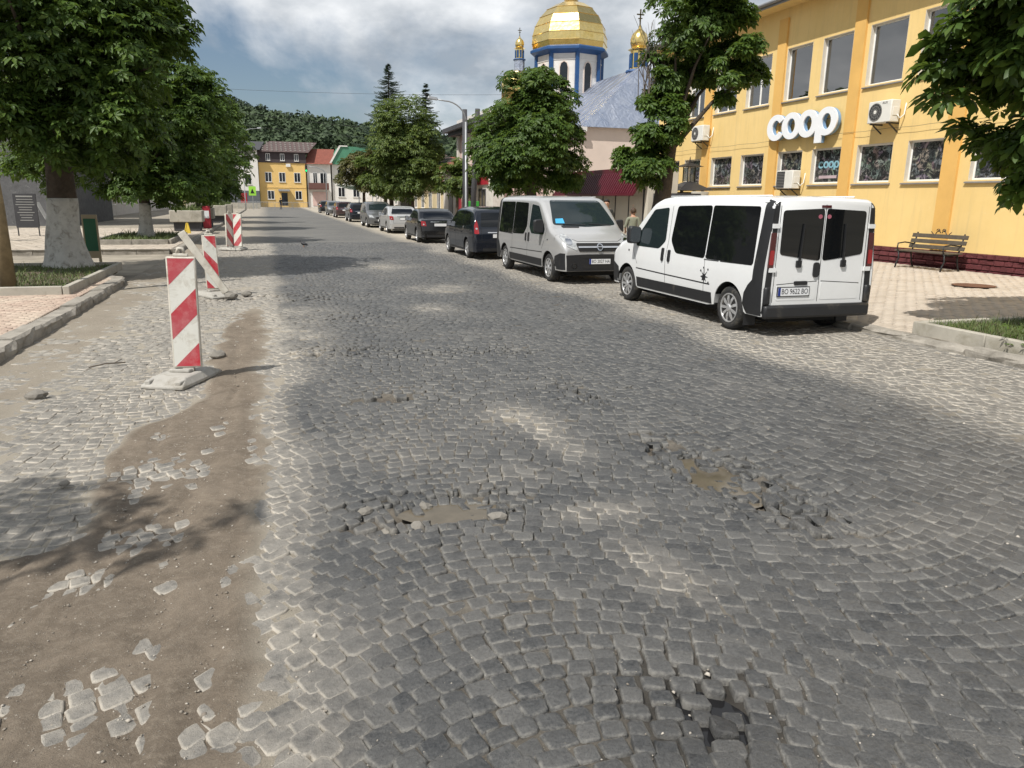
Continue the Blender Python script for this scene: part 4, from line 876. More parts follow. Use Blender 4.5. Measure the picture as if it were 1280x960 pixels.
# ---- the two vans share one body shape -------------------------------------
def van(name, loc, rz, paintm, label, plate_f, plate_r, white=True):
    t = empty(name, loc, rz, label, 'van')
    ax = (1.70, -1.70)
    st = [(2.52, 0.62, 0.80, 0.05), (2.515, 0.78, 0.84, 0.06), (2.46, 0.90, 0.89, 0.09), (2.34, 1.0, 0.935, 0.11), (2.1, 1.12, 0.965, 0.12), (1.78, 1.22, 0.985, 0.12), (1.62, 1.30, 0.99, 0.11), (1.25, 1.60, 0.995, 0.10), (0.92, 1.84, 1.0, 0.10), (0.70, 1.915, 1.0, 0.11), (0.4, 1.945, 1.0, 0.12), (-0.6, 1.955, 1.0, 0.12), (-1.9, 1.95, 1.0, 0.12), (-2.40, 1.93, 0.995, 0.12), (-2.46, 1.90, 0.985, 0.10), (-2.475, 1.88, 0.975, 0.09)]
    c = Car(t, 1.90, 1.02, math.radians(6.5), st, 0.30, ax, 0.325, paintm)
    # side glass
    for f in 'LR':
        c.decal('front_door_window', roundpoly([(1.36,1.06),(1.40,1.20),(0.84,1.72),(0.34,1.76),(0.30,1.20),(0.50,1.06)], 0.05), f, 0.004, 'windscreen_glass')
        c.decal('side_window', roundpoly([(0.12,1.22),(0.06,1.79),(-0.98,1.81),(-0.98,1.0),(-0.08,1.02)], 0.07), f, 0.004, 'tinted_glass')
        c.decal('side_window', roundpoly([(-1.01,1.0),(-1.01,1.81),(-2.19,1.81),(-2.235,1.0)], 0.05), f, 0.004, 'tinted_glass')
        c.line([(0.22,1.86),(0.20,1.2),(0.24,0.9),(0.20,0.36)], f); c.line([(1.52,1.22),(1.44,0.95),(1.28,0.74)], f); c.line([(-1.0,1.05),(-1.02,0.36)], f); c.line([(1.3,0.66),(0.2,0.64),(-1.18,0.62)], f, w=0.02, mat='black_plastic', name='rub_strip'); c.line([(-0.98,0.985),(-2.2,1.0)], f, w=0.014)
        c.decal('sill_panel', [(1.26,0.33),(1.28,0.50),(-1.24,0.50),(-1.26,0.33)], f, 0.008, 'black_plastic')
        c.decal('door_handle', roundpoly([(0.30,0.86),(0.37,0.86),(0.37,1.08),(0.30,1.08)], 0.03), f, 0.022, 'black_plastic'); c.decal('door_handle', roundpoly([(0.08,0.86),(0.15,0.86),(0.15,1.06),(0.08,1.06)], 0.03), f, 0.022, 'black_plastic')
        c.decal('rear_corner_trim', [(-2.47,0.31),(-2.04,0.31),(-2.09,0.60),(-2.17,0.72),(-2.26,0.80),(-2.29,1.9),(-2.472,1.87)], f, 0.006, 'black_plastic')
        c.decal('bumper_side', [(2.02,0.33),(2.49,0.33),(2.49,0.70),(2.35,0.70),(2.1,0.62)], f, 0.006, 'black_plastic')
        c.decal('side_repeater', roundpoly(rect(1.62,1.66,0.95,0.98), 0.01), f, 0.008, 'black_plastic')
    # rear
    c.decal('rear_window', roundpoly([(-0.70,1.16),(-0.70,1.76),(-0.02,1.79),(-0.02,1.07),(-0.20,1.09)], 0.05), 'rear', 0.005, 'tinted_glass'); c.decal('rear_window', roundpoly([(0.02,1.07),(0.02,1.79),(0.70,1.76),(0.70,1.16),(0.20,1.09)], 0.05), 'rear', 0.005, 'tinted_glass')
    c.line([(0,1.84),(0,0.50)], 'rear'); c.line([(-0.74,1.82),(-0.76,0.5)], 'rear'); c.line([(0.74,1.82),(0.76,0.5)], 'rear')
    for sx in (-1, 1):
        c.decal('corner_column', [(sx*0.81,0.32),(sx*0.92,0.32),(sx*0.832,1.86),(sx*0.765,1.86)][::sx], 'rear', 0.006, 'black_plastic')
        tl = c.decal('tail_light', roundpoly([(sx*0.80,0.98),(sx*0.885,0.98),(sx*0.865,1.46),(sx*0.785,1.46)][::sx], 0.02), 'rear', 0.02, 'lamp_darkred'); c.decal('lens', roundpoly([(sx*0.805,1.02),(sx*0.875,1.02),(sx*0.865,1.22),(sx*0.80,1.22)][::sx], 0.02), 'rear', 0.024, 'lamp_red')
        for z in (0.92, 1.52): c.decal('hinge', rect(*sorted((sx*0.75, sx*0.86)), z, z+0.06), 'rear', 0.026, paintm)
        wp = c.decal('wiper', [(sx*0.365,1.02),(sx*0.388,1.02),(sx*0.352,1.58),(sx*0.345,1.58)][::sx], 'rear', 0.035, 'black_plastic'); 
        c.decal('wiper_pivot', roundpoly(rect(*sorted((sx*0.34, sx*0.42)), 0.98, 1.08), 0.02), 'rear', 0.03, 'black_plastic', parent=wp)
        q = c.decal('door_recess_panel', roundpoly([(sx*0.04,0.52),(sx*0.70,0.52),(sx*0.70,0.74),(sx*0.04,0.78)][::sx], 0.03), 'rear', 0.004, paintm); c.line([(sx*0.04,0.785),(sx*0.70,0.745)], 'rear', w=0.012)
    c.decal('rear_handle', roundpoly(rect(-0.12,-0.02,0.84,1.05), 0.045), 'rear', 0.02, 'black_plastic'); c.decal('tailgate_grip', roundpoly(rect(-0.42,-0.20,0.735,0.79), 0.02), 'rear', 0.018, 'black_plastic')
    c.decal('brake_light', roundpoly(rect(-0.08,0.08,1.80,1.835), 0.012), 'rear', 0.01, 'lamp_darkred')
    MB().box(-0.90,0.90,-2.54,-2.44,0.27,0.46).build('rear_bumper', 'black_plastic', t, bevel=0.035)
    for sx in (-1, 1): MB().box(sx*0.86-0.05, sx*0.86+0.05, -2.52, -2.38, 0.46, 0.72).build('bumper_end', 'black_plastic', t, bevel=0.03)
    c.plate(-0.42, 0.645, 'rear', plate_r)
    # front
    c.decal('windscreen', roundpoly([(-0.80,1.30),(-0.64,1.86),(0.64,1.86),(0.80,1.30),(0.0,1.255)], 0.07), 'front', 0.005, 'windscreen_glass', grid=0.06)
    c.decal('front_bumper', [(-0.78,0.31),(0.78,0.31),(0.80,0.66),(0.3,0.68),(-0.3,0.68),(-0.80,0.66)], 'front', 0.03, 'black_plastic')
    gr = c.decal('grille', roundpoly([(-0.50,0.74),(0.50,0.74),(0.56,0.92),(-0.56,0.92)], 0.04), 'front', 0.012, 'gap_dark'); c.decal('grille_bar', roundpoly(rect(-0.52,0.52,0.815,0.85), 0.01), 'front', 0.03, 'chrome', parent=gr)
    c.decal('emblem', [(0.075*math.cos(k*math.pi/8), 0.833+0.075*math.sin(k*math.pi/8)) for k in range(16)], 'front', 0.04, 'chrome', parent=gr); c.decal('emblem_core', [(0.05*math.cos(k*math.pi/8), 0.833+0.05*math.sin(k*math.pi/8)) for k in range(16)], 'front', 0.044, 'gap_dark', parent=gr); c.decal('emblem_bolt', rect(-0.06,0.06,0.825,0.841), 'front', 0.047, 'chrome', parent=gr)
    for sx in (-1, 1):
        h = c.decal('headlight', roundpoly([(sx*0.55,0.76),(sx*0.80,0.86),(sx*0.86,1.06),(sx*0.74,1.12),(sx*0.58,0.96)][::sx], 0.04), 'front', 0.012, 'lamp_clear'); c.decal('lamp_bowl', [(sx*0.71+0.075*math.cos(k*math.pi/8), 0.95+0.075*math.sin(k*math.pi/8)) for k in range(16)], 'front', 0.02, 'chrome', parent=h)
        f_ = c.decal('fog_light', [(sx*0.62+0.07*math.cos(k*math.pi/8), 0.42+0.06*math.sin(k*math.pi/8)) for k in range(16)], 'front', 0.036, 'chrome'); c.decal('fog_lens', [(sx*0.62+0.05*math.cos(k*math.pi/8), 0.42+0.042*math.sin(k*math.pi/8)) for k in range(16)], 'front', 0.039, 'gap_dark', parent=f_)
    c.decal('lower_intake', roundpoly(rect(-0.42,0.42,0.36,0.47), 0.03), 'front', 0.034, 'gap_dark'); c.decal('upper_intake', roundpoly(rect(-0.5,0.5,0.60,0.655), 0.02), 'front', 0.034, 'gap_dark')
    c.decal('bonnet_vent', roundpoly([(0.18,1.68),(0.62,1.66),(0.60,1.74),(0.2,1.76)], 0.02), 'top', 0.01, 'black_plastic')
    c.line([(-0.78,1.08),(-0.5,0.96),(0.5,0.96),(0.78,1.08)], 'front')
    for sx in (-0.3, 0.35): c.decal('windscreen_wiper', [(sx-0.35,1.285),(sx+0.2,1.30),(sx+0.2,1.315),(sx-0.35,1.30)], 'front', 0.02, 'black_plastic')
    c.plate(0.0, 0.52, 'front', plate_f, off=0.036)
    for sx in (-1, 1): MB().tube([(sx*0.70,0.6,1.945),(sx*0.70,-2.2,1.955)], 0.012, 5).build('roof_gutter', paintm, t, True)
    c.mirror(1.30, 1.26, k=1.1); c.wheels('ten' if white else 'petal'); 
    return t, c
VX = 7.42
wv, wc = van('white_van', (VX, 11.28, 0), 0.0, 'paint_white', 'white passenger van with tinted windows seen from behind, nearest parked vehicle', 'BO 9622 BO', 'BO 9622 BO')
# splat sticker on the flank of the white van
sp_ = []
for k in range(24):
    a = 2*math.pi*k/24; r_ = (0.105 if k%3 == 0 else 0.05)*(1+0.25*math.sin(k*2.3)); sp_.append((-1.02+r_*math.cos(a), 0.72+r_*1.05*math.sin(a)))
for f in 'LR': wc.decal('splat_sticker', sp_, f, 0.004, 'ink', solid=False, grid=0.03)
for k, (dy, dz) in enumerate(((0.10,0.09),(-0.13,-0.08),(0.02,0.14),(-0.10,0.12))): wc.decal('splat_drop', [(-1.02+dy+0.018*math.cos(q*math.pi/5), 0.72+dz+0.018*math.sin(q*math.pi/5)) for q in range(10)], 'L', 0.004, 'ink', solid=False)
M('sticker_pink', (0.35, 0.10, 0.14), 0.6)
for sx in (-0.09, 0.06): wc.decal('window_sticker', [(sx+0.035*math.cos(k*math.pi/6), 1.68+0.03*math.sin(k*math.pi/6)) for k in range(12)], 'rear', 0.008, 'sticker_pink', solid=False)
for sx in (-1, 1): MB().box(sx*0.82-0.1, sx*0.82+0.1, -2.09, -2.08, 0.12, 0.34).build('mud_flap', 'black_plastic', wv)
sv, sc_ = van('silver_van', (7.12, 18.2, 0), math.pi, 'paint_silver', 'silver passenger van facing the camera with a blue card behind the windscreen', 'BO 2027 HA', '', white=False)
sc_.decal('windscreen_card', roundpoly([(0.50,1.33),(0.72,1.33),(0.69,1.43),(0.50,1.44)], 0.01), 'front', 0.008, 'paper_blue', solid=False)

# ---- cars --------------------------------------------------------------------
def hatch_car(name, loc, rz, paintm, label, kind, plate=True, hub='hubcap'):
    t = empty(name, loc, rz, label, 'car')
    if kind == 'mpv':
        L, W, H, wb = 4.45, 1.80, 1.62, 2.70; belt = 0.96
        st = [(2.22,0.55,0.80,0.05),(2.20,0.68,0.86,0.07),(2.10,0.78,0.92,0.09),(1.80,0.90,0.965,0.10),(1.45,1.0,0.99,0.10),(1.12,1.06,1.0,0.10),(0.75,1.30,1.0,0.10),(0.35,1.52,1.0,0.10),(0.0,1.60,1.0,0.11),(-0.8,1.63,1.0,0.12),(-1.6,1.585,1.0,0.12),(-1.88,1.50,0.99,0.11),(-2.08,1.22,0.98,0.09),(-2.16,0.95,0.96,0.07),(-2.22,0.80,0.93,0.06),(-2.25,0.62,0.90,0.05)]
        win = ([(1.02,1.04),(0.36,1.43),(0.18,1.46),(0.16,1.0)], [(0.10,1.0),(0.12,1.47),(-0.72,1.50),(-0.78,1.02)], [(-0.84,1.02),(-0.80,1.50),(-1.52,1.46),(-1.78,1.08)])
        rw = [(-0.64,1.02),(-0.58,1.45),(0.58,1.45),(0.64,1.02)]; tl = lambda sx: [(sx*0.70,0.80),(sx*0.85,0.80),(sx*0.84,1.06),(sx*0.76,1.22),(sx*0.72,1.06)]; ws = [(-0.68,1.10),(-0.55,1.50),(0.55,1.50),(0.68,1.10)]; pz = 0.74
    elif kind == 'sedan':
        L, W, H, wb = 4.5, 1.74, 1.45, 2.60; belt = 0.90
        st = [(2.22,0.50,0.80,0.05),(2.20,0.62,0.86,0.07),(2.08,0.72,0.92,0.09),(1.7,0.82,0.965,0.10),(1.2,0.90,0.99,0.10),(0.90,0.94,1.0,0.10),(0.50,1.18,1.0,0.09),(0.12,1.39,1.0,0.09),(-0.3,1.44,1.0,0.10),(-0.9,1.42,1.0,0.11),(-1.25,1.32,1.0,0.10),(-1.62,1.10,1.0,0.09),(-1.80,1.02,0.99,0.09),(-2.12,0.99,0.965,0.08),(-2.20,0.92,0.95,0.06),(-2.24,0.70,0.92,0.05),(-2.27,0.5,0.90,0.05)]
        win = ([(0.82,0.96),(0.18,1.30),(-0.22,1.33),(-0.26,0.94)], [(-0.32,0.94),(-0.28,1.335),(-0.85,1.31),(-1.12,1.18),(-1.22,0.98)])
        rw = [(-0.66,1.03),(-0.50,1.36),(0.50,1.36),(0.66,1.03)]; tl = lambda sx: [(sx*0.60,0.72),(sx*0.82,0.74),(sx*0.82,0.93),(sx*0.64,0.92)]; ws = [(-0.66,0.99),(-0.52,1.33),(0.52,1.33),(0.66,0.99)]; pz = 0.80
    else:
        L, W, H, wb = 4.4, 1.76, 1.50, 2.62; belt = 0.93
        st = [(2.2,0.52,0.80,0.05),(2.18,0.64,0.86,0.07),(2.05,0.74,0.92,0.09),(1.7,0.85,0.965,0.10),(1.2,0.94,0.99,0.10),(0.95,0.98,1.0,0.10),(0.55,1.22,1.0,0.09),(0.15,1.42,1.0,0.09),(-0.3,1.49,1.0,0.10),(-1.0,1.49,1.0,0.11),(-1.6,1.44,1.0,0.11),(-1.86,1.34,0.99,0.10),(-2.04,1.10,0.98,0.08),(-2.12,0.90,0.96,0.07),(-2.2,0.72,0.93,0.06),(-2.23,0.52,0.90,0.05)]
        win = ([(0.86,1.0),(0.2,1.34),(0.0,1.36),(-0.04,0.97)], [(-0.10,0.97),(-0.06,1.37),(-0.85,1.38),(-0.92,0.98)], [(-0.98,0.98),(-0.92,1.38),(-1.5,1.34),(-1.75,1.04)])
        rw = [(-0.62,0.98),(-0.54,1.34),(0.54,1.34),(0.62,0.98)]; tl = lambda sx: [(sx*0.66,0.76),(sx*0.83,0.76),(sx*0.82,1.02),(sx*0.68,0.98)]; ws = [(-0.66,1.02),(-0.52,1.38),(0.52,1.38),(0.66,1.02)]; pz = 0.72
    c = Car(t, W, belt, math.radians(17 if kind != 'mpv' else 13), st, 0.24, (wb/2+0.02, -wb/2+0.02), 0.31, paintm)
    for f in 'LR':
        for q in win: c.decal('side_window', roundpoly(q, 0.04), f, 0.004, 'tinted_glass', grid=0.12)
        c.line([(win[0][0][0]-0.02,0.9),(0.78,0.5)], f); c.line([(win[1][0][0]+0.03,0.93),(win[1][0][0]+0.02,0.34)], f); c.line([(win[1][-1][0]-0.03,0.93),(-0.86,0.5)], f)
        for yy in (win[1][0][0]+0.14, win[1][-1][0]+0.06): c.decal('door_handle', roundpoly(rect(yy,yy+0.16,0.80,0.83), 0.012), f, 0.02, paintm)
        c.decal('sill_panel', [(0.9,0.26),(0.9,0.32),(-0.9,0.32),(-0.9,0.26)], f, 0.008, 'black_plastic')
    c.decal('rear_window', roundpoly(rw, 0.06), 'rear', 0.005, 'tinted_glass', grid=0.1); c.decal('windscreen', roundpoly(ws, 0.06), 'front', 0.005, 'windscreen_glass', grid=0.1)
    for sx in (-1, 1):
        q = c.decal('tail_light', roundpoly(tl(sx)[::sx], 0.03), 'rear', 0.012, 'lamp_red'); P = tl(sx); mxx = sum(a for a, b in P)/len(P); mzz = sum(b for a, b in P)/len(P)
        c.decal('reversing_lens', [(mxx+0.035*math.cos(k*math.pi/5), mzz-0.03+0.03*math.sin(k*math.pi/5)) for k in range(10)], 'rear', 0.016, 'lamp_clear', parent=q)
        h = c.decal('headlight', roundpoly([(sx*0.45,0.60),(sx*0.76,0.66),(sx*0.80,0.80),(sx*0.62,0.80)][::sx], 0.03), 'front', 0.01, 'lamp_clear')
    c.decal('rear_bumper', roundpoly([(-0.78,0.27),(0.78,0.27),(0.80,0.52),(-0.80,0.52)], 0.04), 'rear', 0.03, paintm); c.decal('bumper_insert', roundpoly(rect(-0.6,0.6,0.27,0.36), 0.02), 'rear', 0.034, 'black_plastic')
    c.decal('boot_trim', roundpoly(rect(-0.42,0.42,pz+0.085,pz+0.115), 0.008), 'rear', 0.014, 'chrome'); c.line([(-0.62,1.0),(-0.62,0.56),(0.62,0.56),(0.62,1.0)], 'rear')
    c.decal('front_bumper', roundpoly([(-0.76,0.26),(0.76,0.26),(0.78,0.50),(-0.78,0.50)], 0.04), 'front', 0.025, paintm); c.decal('grille', roundpoly(rect(-0.36,0.36,0.56,0.68), 0.03), 'front', 0.012, 'gap_dark'); c.decal('lower_intake', roundpoly(rect(-0.5,0.5,0.29,0.42), 0.03), 'front', 0.03, 'gap_dark')
    if plate: c.plate(0.0, pz if kind != 'sedan' else 0.78, 'rear', '', off=0.014); c.plate(0.0, 0.47, 'front', '', off=0.03)
    c.mirror(win[0][0][0]-0.10, belt+0.09, paintm, 0.72); c.wheels('five', hub, 0.18)
    return t
hatch_car('dark_people_carrier', (6.98, 25.15, 0), 0.0, 'paint_navy', 'dark navy people carrier with red and clear tail lights behind the silver van', 'mpv')
hatch_car('black_saloon', (6.98, 34.0, 0), 0.0, 'paint_black', 'black saloon with pale number plate between the people carrier and the silver saloon', 'sedan')
hatch_car('silver_saloon', (7.05, 43.2, 0), 0.0, 'paint_silver', 'silver saloon parked just beyond the black saloon', 'sedan')
hatch_car('grey_people_carrier', (6.98, 51.4, 0), math.pi, 'paint_grey', 'grey people carrier facing the camera beyond the silver saloon', 'mpv')
hatch_car('dark_estate_car', (7.0, 63.0, 0), 0.0, 'paint_navy', 'dark estate car seen from behind beyond the grey people carrier', 'hatch')
hatch_car('dark_red_car', (7.0, 75.5, 0), 0.0, 'paint_darkred', 'very dark car with red tail lights, third from the far end of the row', 'hatch')
hatch_car('grey_hatchback', (7.0, 85.5, 0), math.pi, 'paint_grey', 'grey car facing the camera, second from the far end of the row', 'hatch')
hatch_car('black_hatchback', (7.0, 98.0, 0), 0.0, 'paint_black', 'dark car at the far end of the parked row', 'hatch')
# ================================================================== TREES
def leafmat(name, c1, c2, trans=0.35, rough=0.5):
    mt, nt, b = newmat(name); g = nt.node('ShaderNodeNewGeometry'); c = nt.mix(g.outputs['Random Per Island'], c1, c2); c = nt.mix(nt.math('MULTIPLY', nt.ramp(nt.math('FRACT', nt.math('MULTIPLY', g.outputs['Random Per Island'], 17.3)), 0.72, 1.0), 0.5), c, (c2[0]*1.9, c2[1]*1.5, c2[2]*1.3))
    c = nt.mix(nt.math('MULTIPLY', nt.ramp(nt.noise(0.9, 4, 0.6, g.outputs['Position']), 0.4, 0.7), 0.5), c, tuple(x*1.35 for x in c2))
    nt.l.new(c, b.inputs['Base Color']); b.inputs['Roughness'].default_value = rough; b.inputs['Specular IOR Level'].default_value = 0.35
    t = nt.node('ShaderNodeBsdfTranslucent'); nt.l.new(nt.mix(0.5, c, (0.20, 0.28, 0.03)), t.inputs[0]); ms = nt.node('ShaderNodeMixShader'); ms.inputs[0].default_value = trans
    nt.l.new(b.outputs[0], ms.inputs[1]); nt.l.new(t.outputs[0], ms.inputs[2]); nt.l.new(ms.outputs[0], nt.n['Material Output'].inputs[0])
leafmat('leaf_chestnut', (0.022, 0.052, 0.012), (0.080, 0.140, 0.026), 0.36); leafmat('leaf_light', (0.04, 0.085, 0.015), (0.10, 0.16, 0.035), 0.3); leafmat('leaf_far', (0.035, 0.068, 0.015), (0.105, 0.145, 0.032), 0.25)
leafmat('leaf_brown', (0.05, 0.06, 0.02), (0.11, 0.10, 0.035), 0.2); leafmat('needle', (0.018, 0.04, 0.026), (0.045, 0.075, 0.05), 0.1); leafmat('wood_leaf', (0.020, 0.042, 0.013), (0.052, 0.085, 0.026), 0.1)
M('bark', (0.075, 0.058, 0.042), 0.95, var=0.35, vs=6, bump=1.0, bs=16, bdist=0.04); M('whitewash', (0.50, 0.49, 0.45), 0.95, var=0.12, vs=8, bump=0.9, bs=16, bdist=0.03, dirt=(0.20, 0.18, 0.15), dirt_amt=0.22, dirt_scale=6); M('dead_twig', (0.11, 0.09, 0.07), 0.9)
def palmate(P, Nrm, Ax, size, seed=0, near=False, nl=7):
    """P centres (n,3); Nrm leaf normals; Ax leaf axes; returns V,F"""
    r = np.random.default_rng(seed); n = len(P); Nrm = Nrm/np.linalg.norm(Nrm, axis=1, keepdims=True)
    Ax = Ax-(Ax*Nrm).sum(1, keepdims=True)*Nrm; Ax = Ax/np.maximum(np.linalg.norm(Ax, axis=1, keepdims=True), 1e-6); B = np.cross(Nrm, Ax)
    T = []; F = []
    for k in range(nl):
        a = math.radians(-118+236*k/(nl-1)); l = 0.55+0.45*math.cos(a*0.62)**2; c, s = math.cos(a), math.sin(a)
        if near: pr = [(0.08,0.0,0),(0.45*l,0.13*l,0.03),(0.72*l,0.20*l,-0.01),(l,0.0,-0.16*l),(0.72*l,-0.20*l,-0.01),(0.45*l,-0.13*l,0.03),(0.55*l,0,-0.02)]
        else: pr = [(0.05,0.0,0),(0.62*l,0.19*l,0.02),(l,0.0,-0.2*l),(0.62*l,-0.19*l,0.02)]
        b0 = len(T)
        for u, v, w in pr: T.append((u*c-v*s, u*s+v*c, w-0.12*(abs(a)/2)*u))
        F += [(b0+6,b0,b0+1),(b0+6,b0+1,b0+2),(b0+6,b0+2,b0+3),(b0+6,b0+3,b0+4),(b0+6,b0+4,b0+5),(b0+6,b0+5,b0)] if near else [(b0,b0+1,b0+2),(b0,b0+2,b0+3)]
    T = np.array(T); sz = size*np.exp(r.normal(0, 0.22, n))[:,None,None]
    V = P[:,None,:] + sz*(T[None,:,:1]*Ax[:,None,:] + T[None,:,1:2]*B[:,None,:] + T[None,:,2:]*Nrm[:,None,:])
    return V, np.array(F), len(T)
def crown_points(ells, n, seed, sub=(0.45, 0.9), subn=26, droop=0.35):
    r = np.random.default_rng(seed); vol = np.array([e[3]*e[4]*e[5] for e in ells])**0.67; cnt = (vol/vol.sum()*n).astype(int); P = []; O = []
    for e, c in zip(ells, cnt):
        C = np.array(e[:3]); R = np.array(e[3:6]); k = max(6, int(subn*len(cnt)*c/n)); d = r.normal(size=(k, 3)); d /= np.linalg.norm(d, axis=1, keepdims=True)
        sc = C+d*R*(r.random((k, 1))**0.4)*0.82; sr = r.uniform(*sub, k)*np.clip(R.mean()/2.2, 0.55, 1.4)
        w = r.integers(0, k, c); q = r.normal(size=(c, 3)); q /= np.linalg.norm(q, axis=1, keepdims=True); q[:,2] = np.where(q[:,2] < -0.3, -q[:,2], q[:,2])
        p = sc[w]+q*sr[w][:,None]*r.uniform(0.55, 1.08, (c, 1)); o = (p-C)/R; o = o/np.maximum(np.linalg.norm(o, axis=1, keepdims=True), 0.1)*0.6+q*0.6
        P.append(p); O.append(o)
    P = np.concatenate(P); O = np.concatenate(O); n = len(P)
    Nn = O*0.55+np.array([0, 0, 0.75])+r.normal(0, 0.35, (n, 3)); Ax = O*0.8+np.array([0, 0, -droop])+r.normal(0, 0.45, (n, 3)); return P, Nn, Ax
def tree(name, label, loc, ells, n, size, mat='leaf_chestnut', trunk_r=0.3, h=3.0, white=0.0, seed=1, group='street trees', near=False, subn=26, sub=(0.45, 0.9), nl=6, lean=(0, 0), cat='tree', leaves=0, wob=1.0):
    t = empty(name, loc, 0, label, cat, group); r = random.Random(seed); L = Vector(loc)
    hs = [0, 0.12, 0.35, 0.8, 1.4, h*0.55, h*0.8, h]; hs = sorted(set(round(x, 2) for x in hs if x <= h)); top = Vector((lean[0], lean[1], h))
    def tp(z): return Vector((lean[0]*z/h+0.03*wob*math.sin(z*2.1+seed), lean[1]*z/h+0.03*wob*math.cos(z*1.7+seed), z))
    def tr(z): return trunk_r*(1+0.55*math.exp(-z*3.2))*(1-0.35*z/h)
    def tub(z0, z1, nm, mt_, extra=0.0):
        k = max(3, int((z1-z0)/0.12)); n_ = 18; V = []; F = []
        for i in range(k+1):
            z = z0+(z1-z0)*i/k; c = tp(z); R = tr(z)+extra
            for j in range(n_): a = 2*math.pi*j/n_; rr = R*(1+0.10*math.exp(-z*1.2)*math.sin(a*5+seed)+0.045*math.sin(a*9+z*3)+0.03*math.sin(a*3+z*5)); V.append((c.x+rr*math.cos(a), c.y+rr*math.sin(a), z))
        F = [(i*n_+j, i*n_+(j+1)%n_, (i+1)*n_+(j+1)%n_, (i+1)*n_+j) for i in range(k) for j in range(n_)]
        return MB().add(V, F+[tuple(k*n_+j for j in range(n_))]).build(nm, mt_, t, True)
    tk = tub(max(0, white-0.03) if white else -0.1, h, 'trunk', 'bark')
    if white: tub(-0.1, white, 'whitewashed_base', 'whitewash', 0.006)
    for i in range(7):
        e = ells[i % len(ells)]; a = 2*math.pi*(i+r.random()*0.6)/7; tip = Vector((e[0]+e[3]*0.62*math.cos(a), e[1]+e[4]*0.62*math.sin(a), e[2]+e[5]*r.uniform(-0.25, 0.65)))-L; st_ = tp(h*r.uniform(0.72, 0.98))
        mid = st_.lerp(tip, 0.5)+Vector((0, 0, 0.25)); rr = tr(h)*r.uniform(0.4, 0.65); MB().tube([st_, st_.lerp(mid, 0.5)+Vector((0.05, 0, 0.05)), mid, tip], [rr, rr*0.75, rr*0.5, rr*0.15], 7).build('limb', 'bark', tk, True)
    P, Nn, Ax = crown_points(ells, n, seed, sub, subn); P = P-np.array(loc); V, F, nv = palmate(P, Nn, Ax, size, seed, near, nl)
    idx_ = np.arange(len(P))
    if leaves:
        W = P+np.array(loc); vw = np.array([in_view(*w_, mrg=-0.02) for w_ in W]); dd = np.where(vw, np.linalg.norm(W-np.array([0, 0, CAM_H]), axis=1), 1e9); od = np.argsort(dd)[:leaves]
        for i in od: link('leaf', npmesh('leaf', V[i], F), mat, t, False)
        idx_ = np.setdiff1d(idx_, od)
    Vs = V[idx_]; me = npmesh('crown', Vs.reshape(-1, 3), (F[None]+(np.arange(len(Vs))*nv)[:,None,None]).reshape(-1, 3)); cr_ = link('crown', me, mat, t)
    if leaves: cr_['kind'] = 'stuff'
    return t
tree('chestnut_tree', 'large chestnut with thick whitewashed trunk in the grass bed at left', (-4.5,20.0,0.14), [(-4.7,19.6,6.2,3.5,3.4,3.9),(-2.9,19.0,5.0,1.7,1.7,2.3),(-6.4,18.0,4.0,2.0,1.6,1.5),(-4.0,19.0,3.05,2.5,1.9,1.05),(-8.0,18.8,4.6,2.2,2.0,2.6)], 21000, 0.19, trunk_r=0.37, h=3.2, white=1.62, seed=3, subn=60, group='whitewashed chestnuts on the left')
tree('chestnut_tree', 'rounded chestnut with pale whitewashed trunk behind the large left chestnut', (-4.6,33.0,0.2), [(-4.6,33,4.8,3.3,3.1,3.5),(-2.6,32.5,4.9,1.4,1.6,2.3),(-4.4,32.5,2.2,2.5,2.2,0.95),(-7.4,32.5,3.7,2.2,2.0,2.4)], 12000, 0.22, trunk_r=0.24, h=2.4, white=1.35, seed=5, subn=50, group='whitewashed chestnuts on the left')
tree('chestnut_tree', 'third street tree on the left, crown merging behind the second', (-4.6,46.0,0.12), [(-4.1,46,4.8,3.2,3.1,3.7),(-4.2,45.5,2.1,2.5,2.3,1.0)], 6500, 0.29, 'leaf_light', trunk_r=0.22, h=2.4, white=1.2, seed=6, subn=30, group='whitewashed chestnuts on the left', nl=5)
tree('chestnut_tree', 'fourth street tree on the left near the planters', (-4.6,58.0,0.12), [(-4.0,58,4.7,3.1,3.0,3.5),(-4.0,57.5,2.3,2.4,2.2,1.1)], 5000, 0.34, 'leaf_light', trunk_r=0.22, h=2.4, white=1.2, seed=7, group='whitewashed chestnuts on the left', nl=5)
tree('chestnut_tree', 'farthest street tree on the left before the white building', (-4.8,72.0,0.12), [(-4.2,72,4.8,3.2,3.1,3.6),(-4.4,71.5,2.7,2.4,2.2,1.1)], 4000, 0.40, 'leaf_light', trunk_r=0.22, h=2.4, seed=8, group='whitewashed chestnuts on the left', nl=5)
tree('chestnut_tree', 'unseen chestnut beyond the left edge, its sparse crown shaped for the shadow it casts', (-6.0,1.0,0.1), [(-5.5,1.75,6.4,1.6,0.8,1.3)], 105, 0.24, trunk_r=0.22, h=5.2, seed=9, subn=40, group='near street trees')  # added out of view; crown placed and thinned to shade the near left road
tree('chestnut_tree', 'chestnut leaning over the white van before the yellow building', (10.1,18.8,0.1), [(11.05,18.6,6.9,1.4,1.7,2.5),(11.7,18.0,5.2,1.05,1.1,1.0),(9.75,18.6,3.0,0.85,0.9,1.0),(10.1,18.7,3.9,0.8,0.8,0.9),(10.55,18.8,4.8,1.0,1.0,1.3)], 10500, 0.175, trunk_r=0.27, h=4.2, seed=11, subn=30, lean=(0.5, 0), sub=(0.3, 0.6))
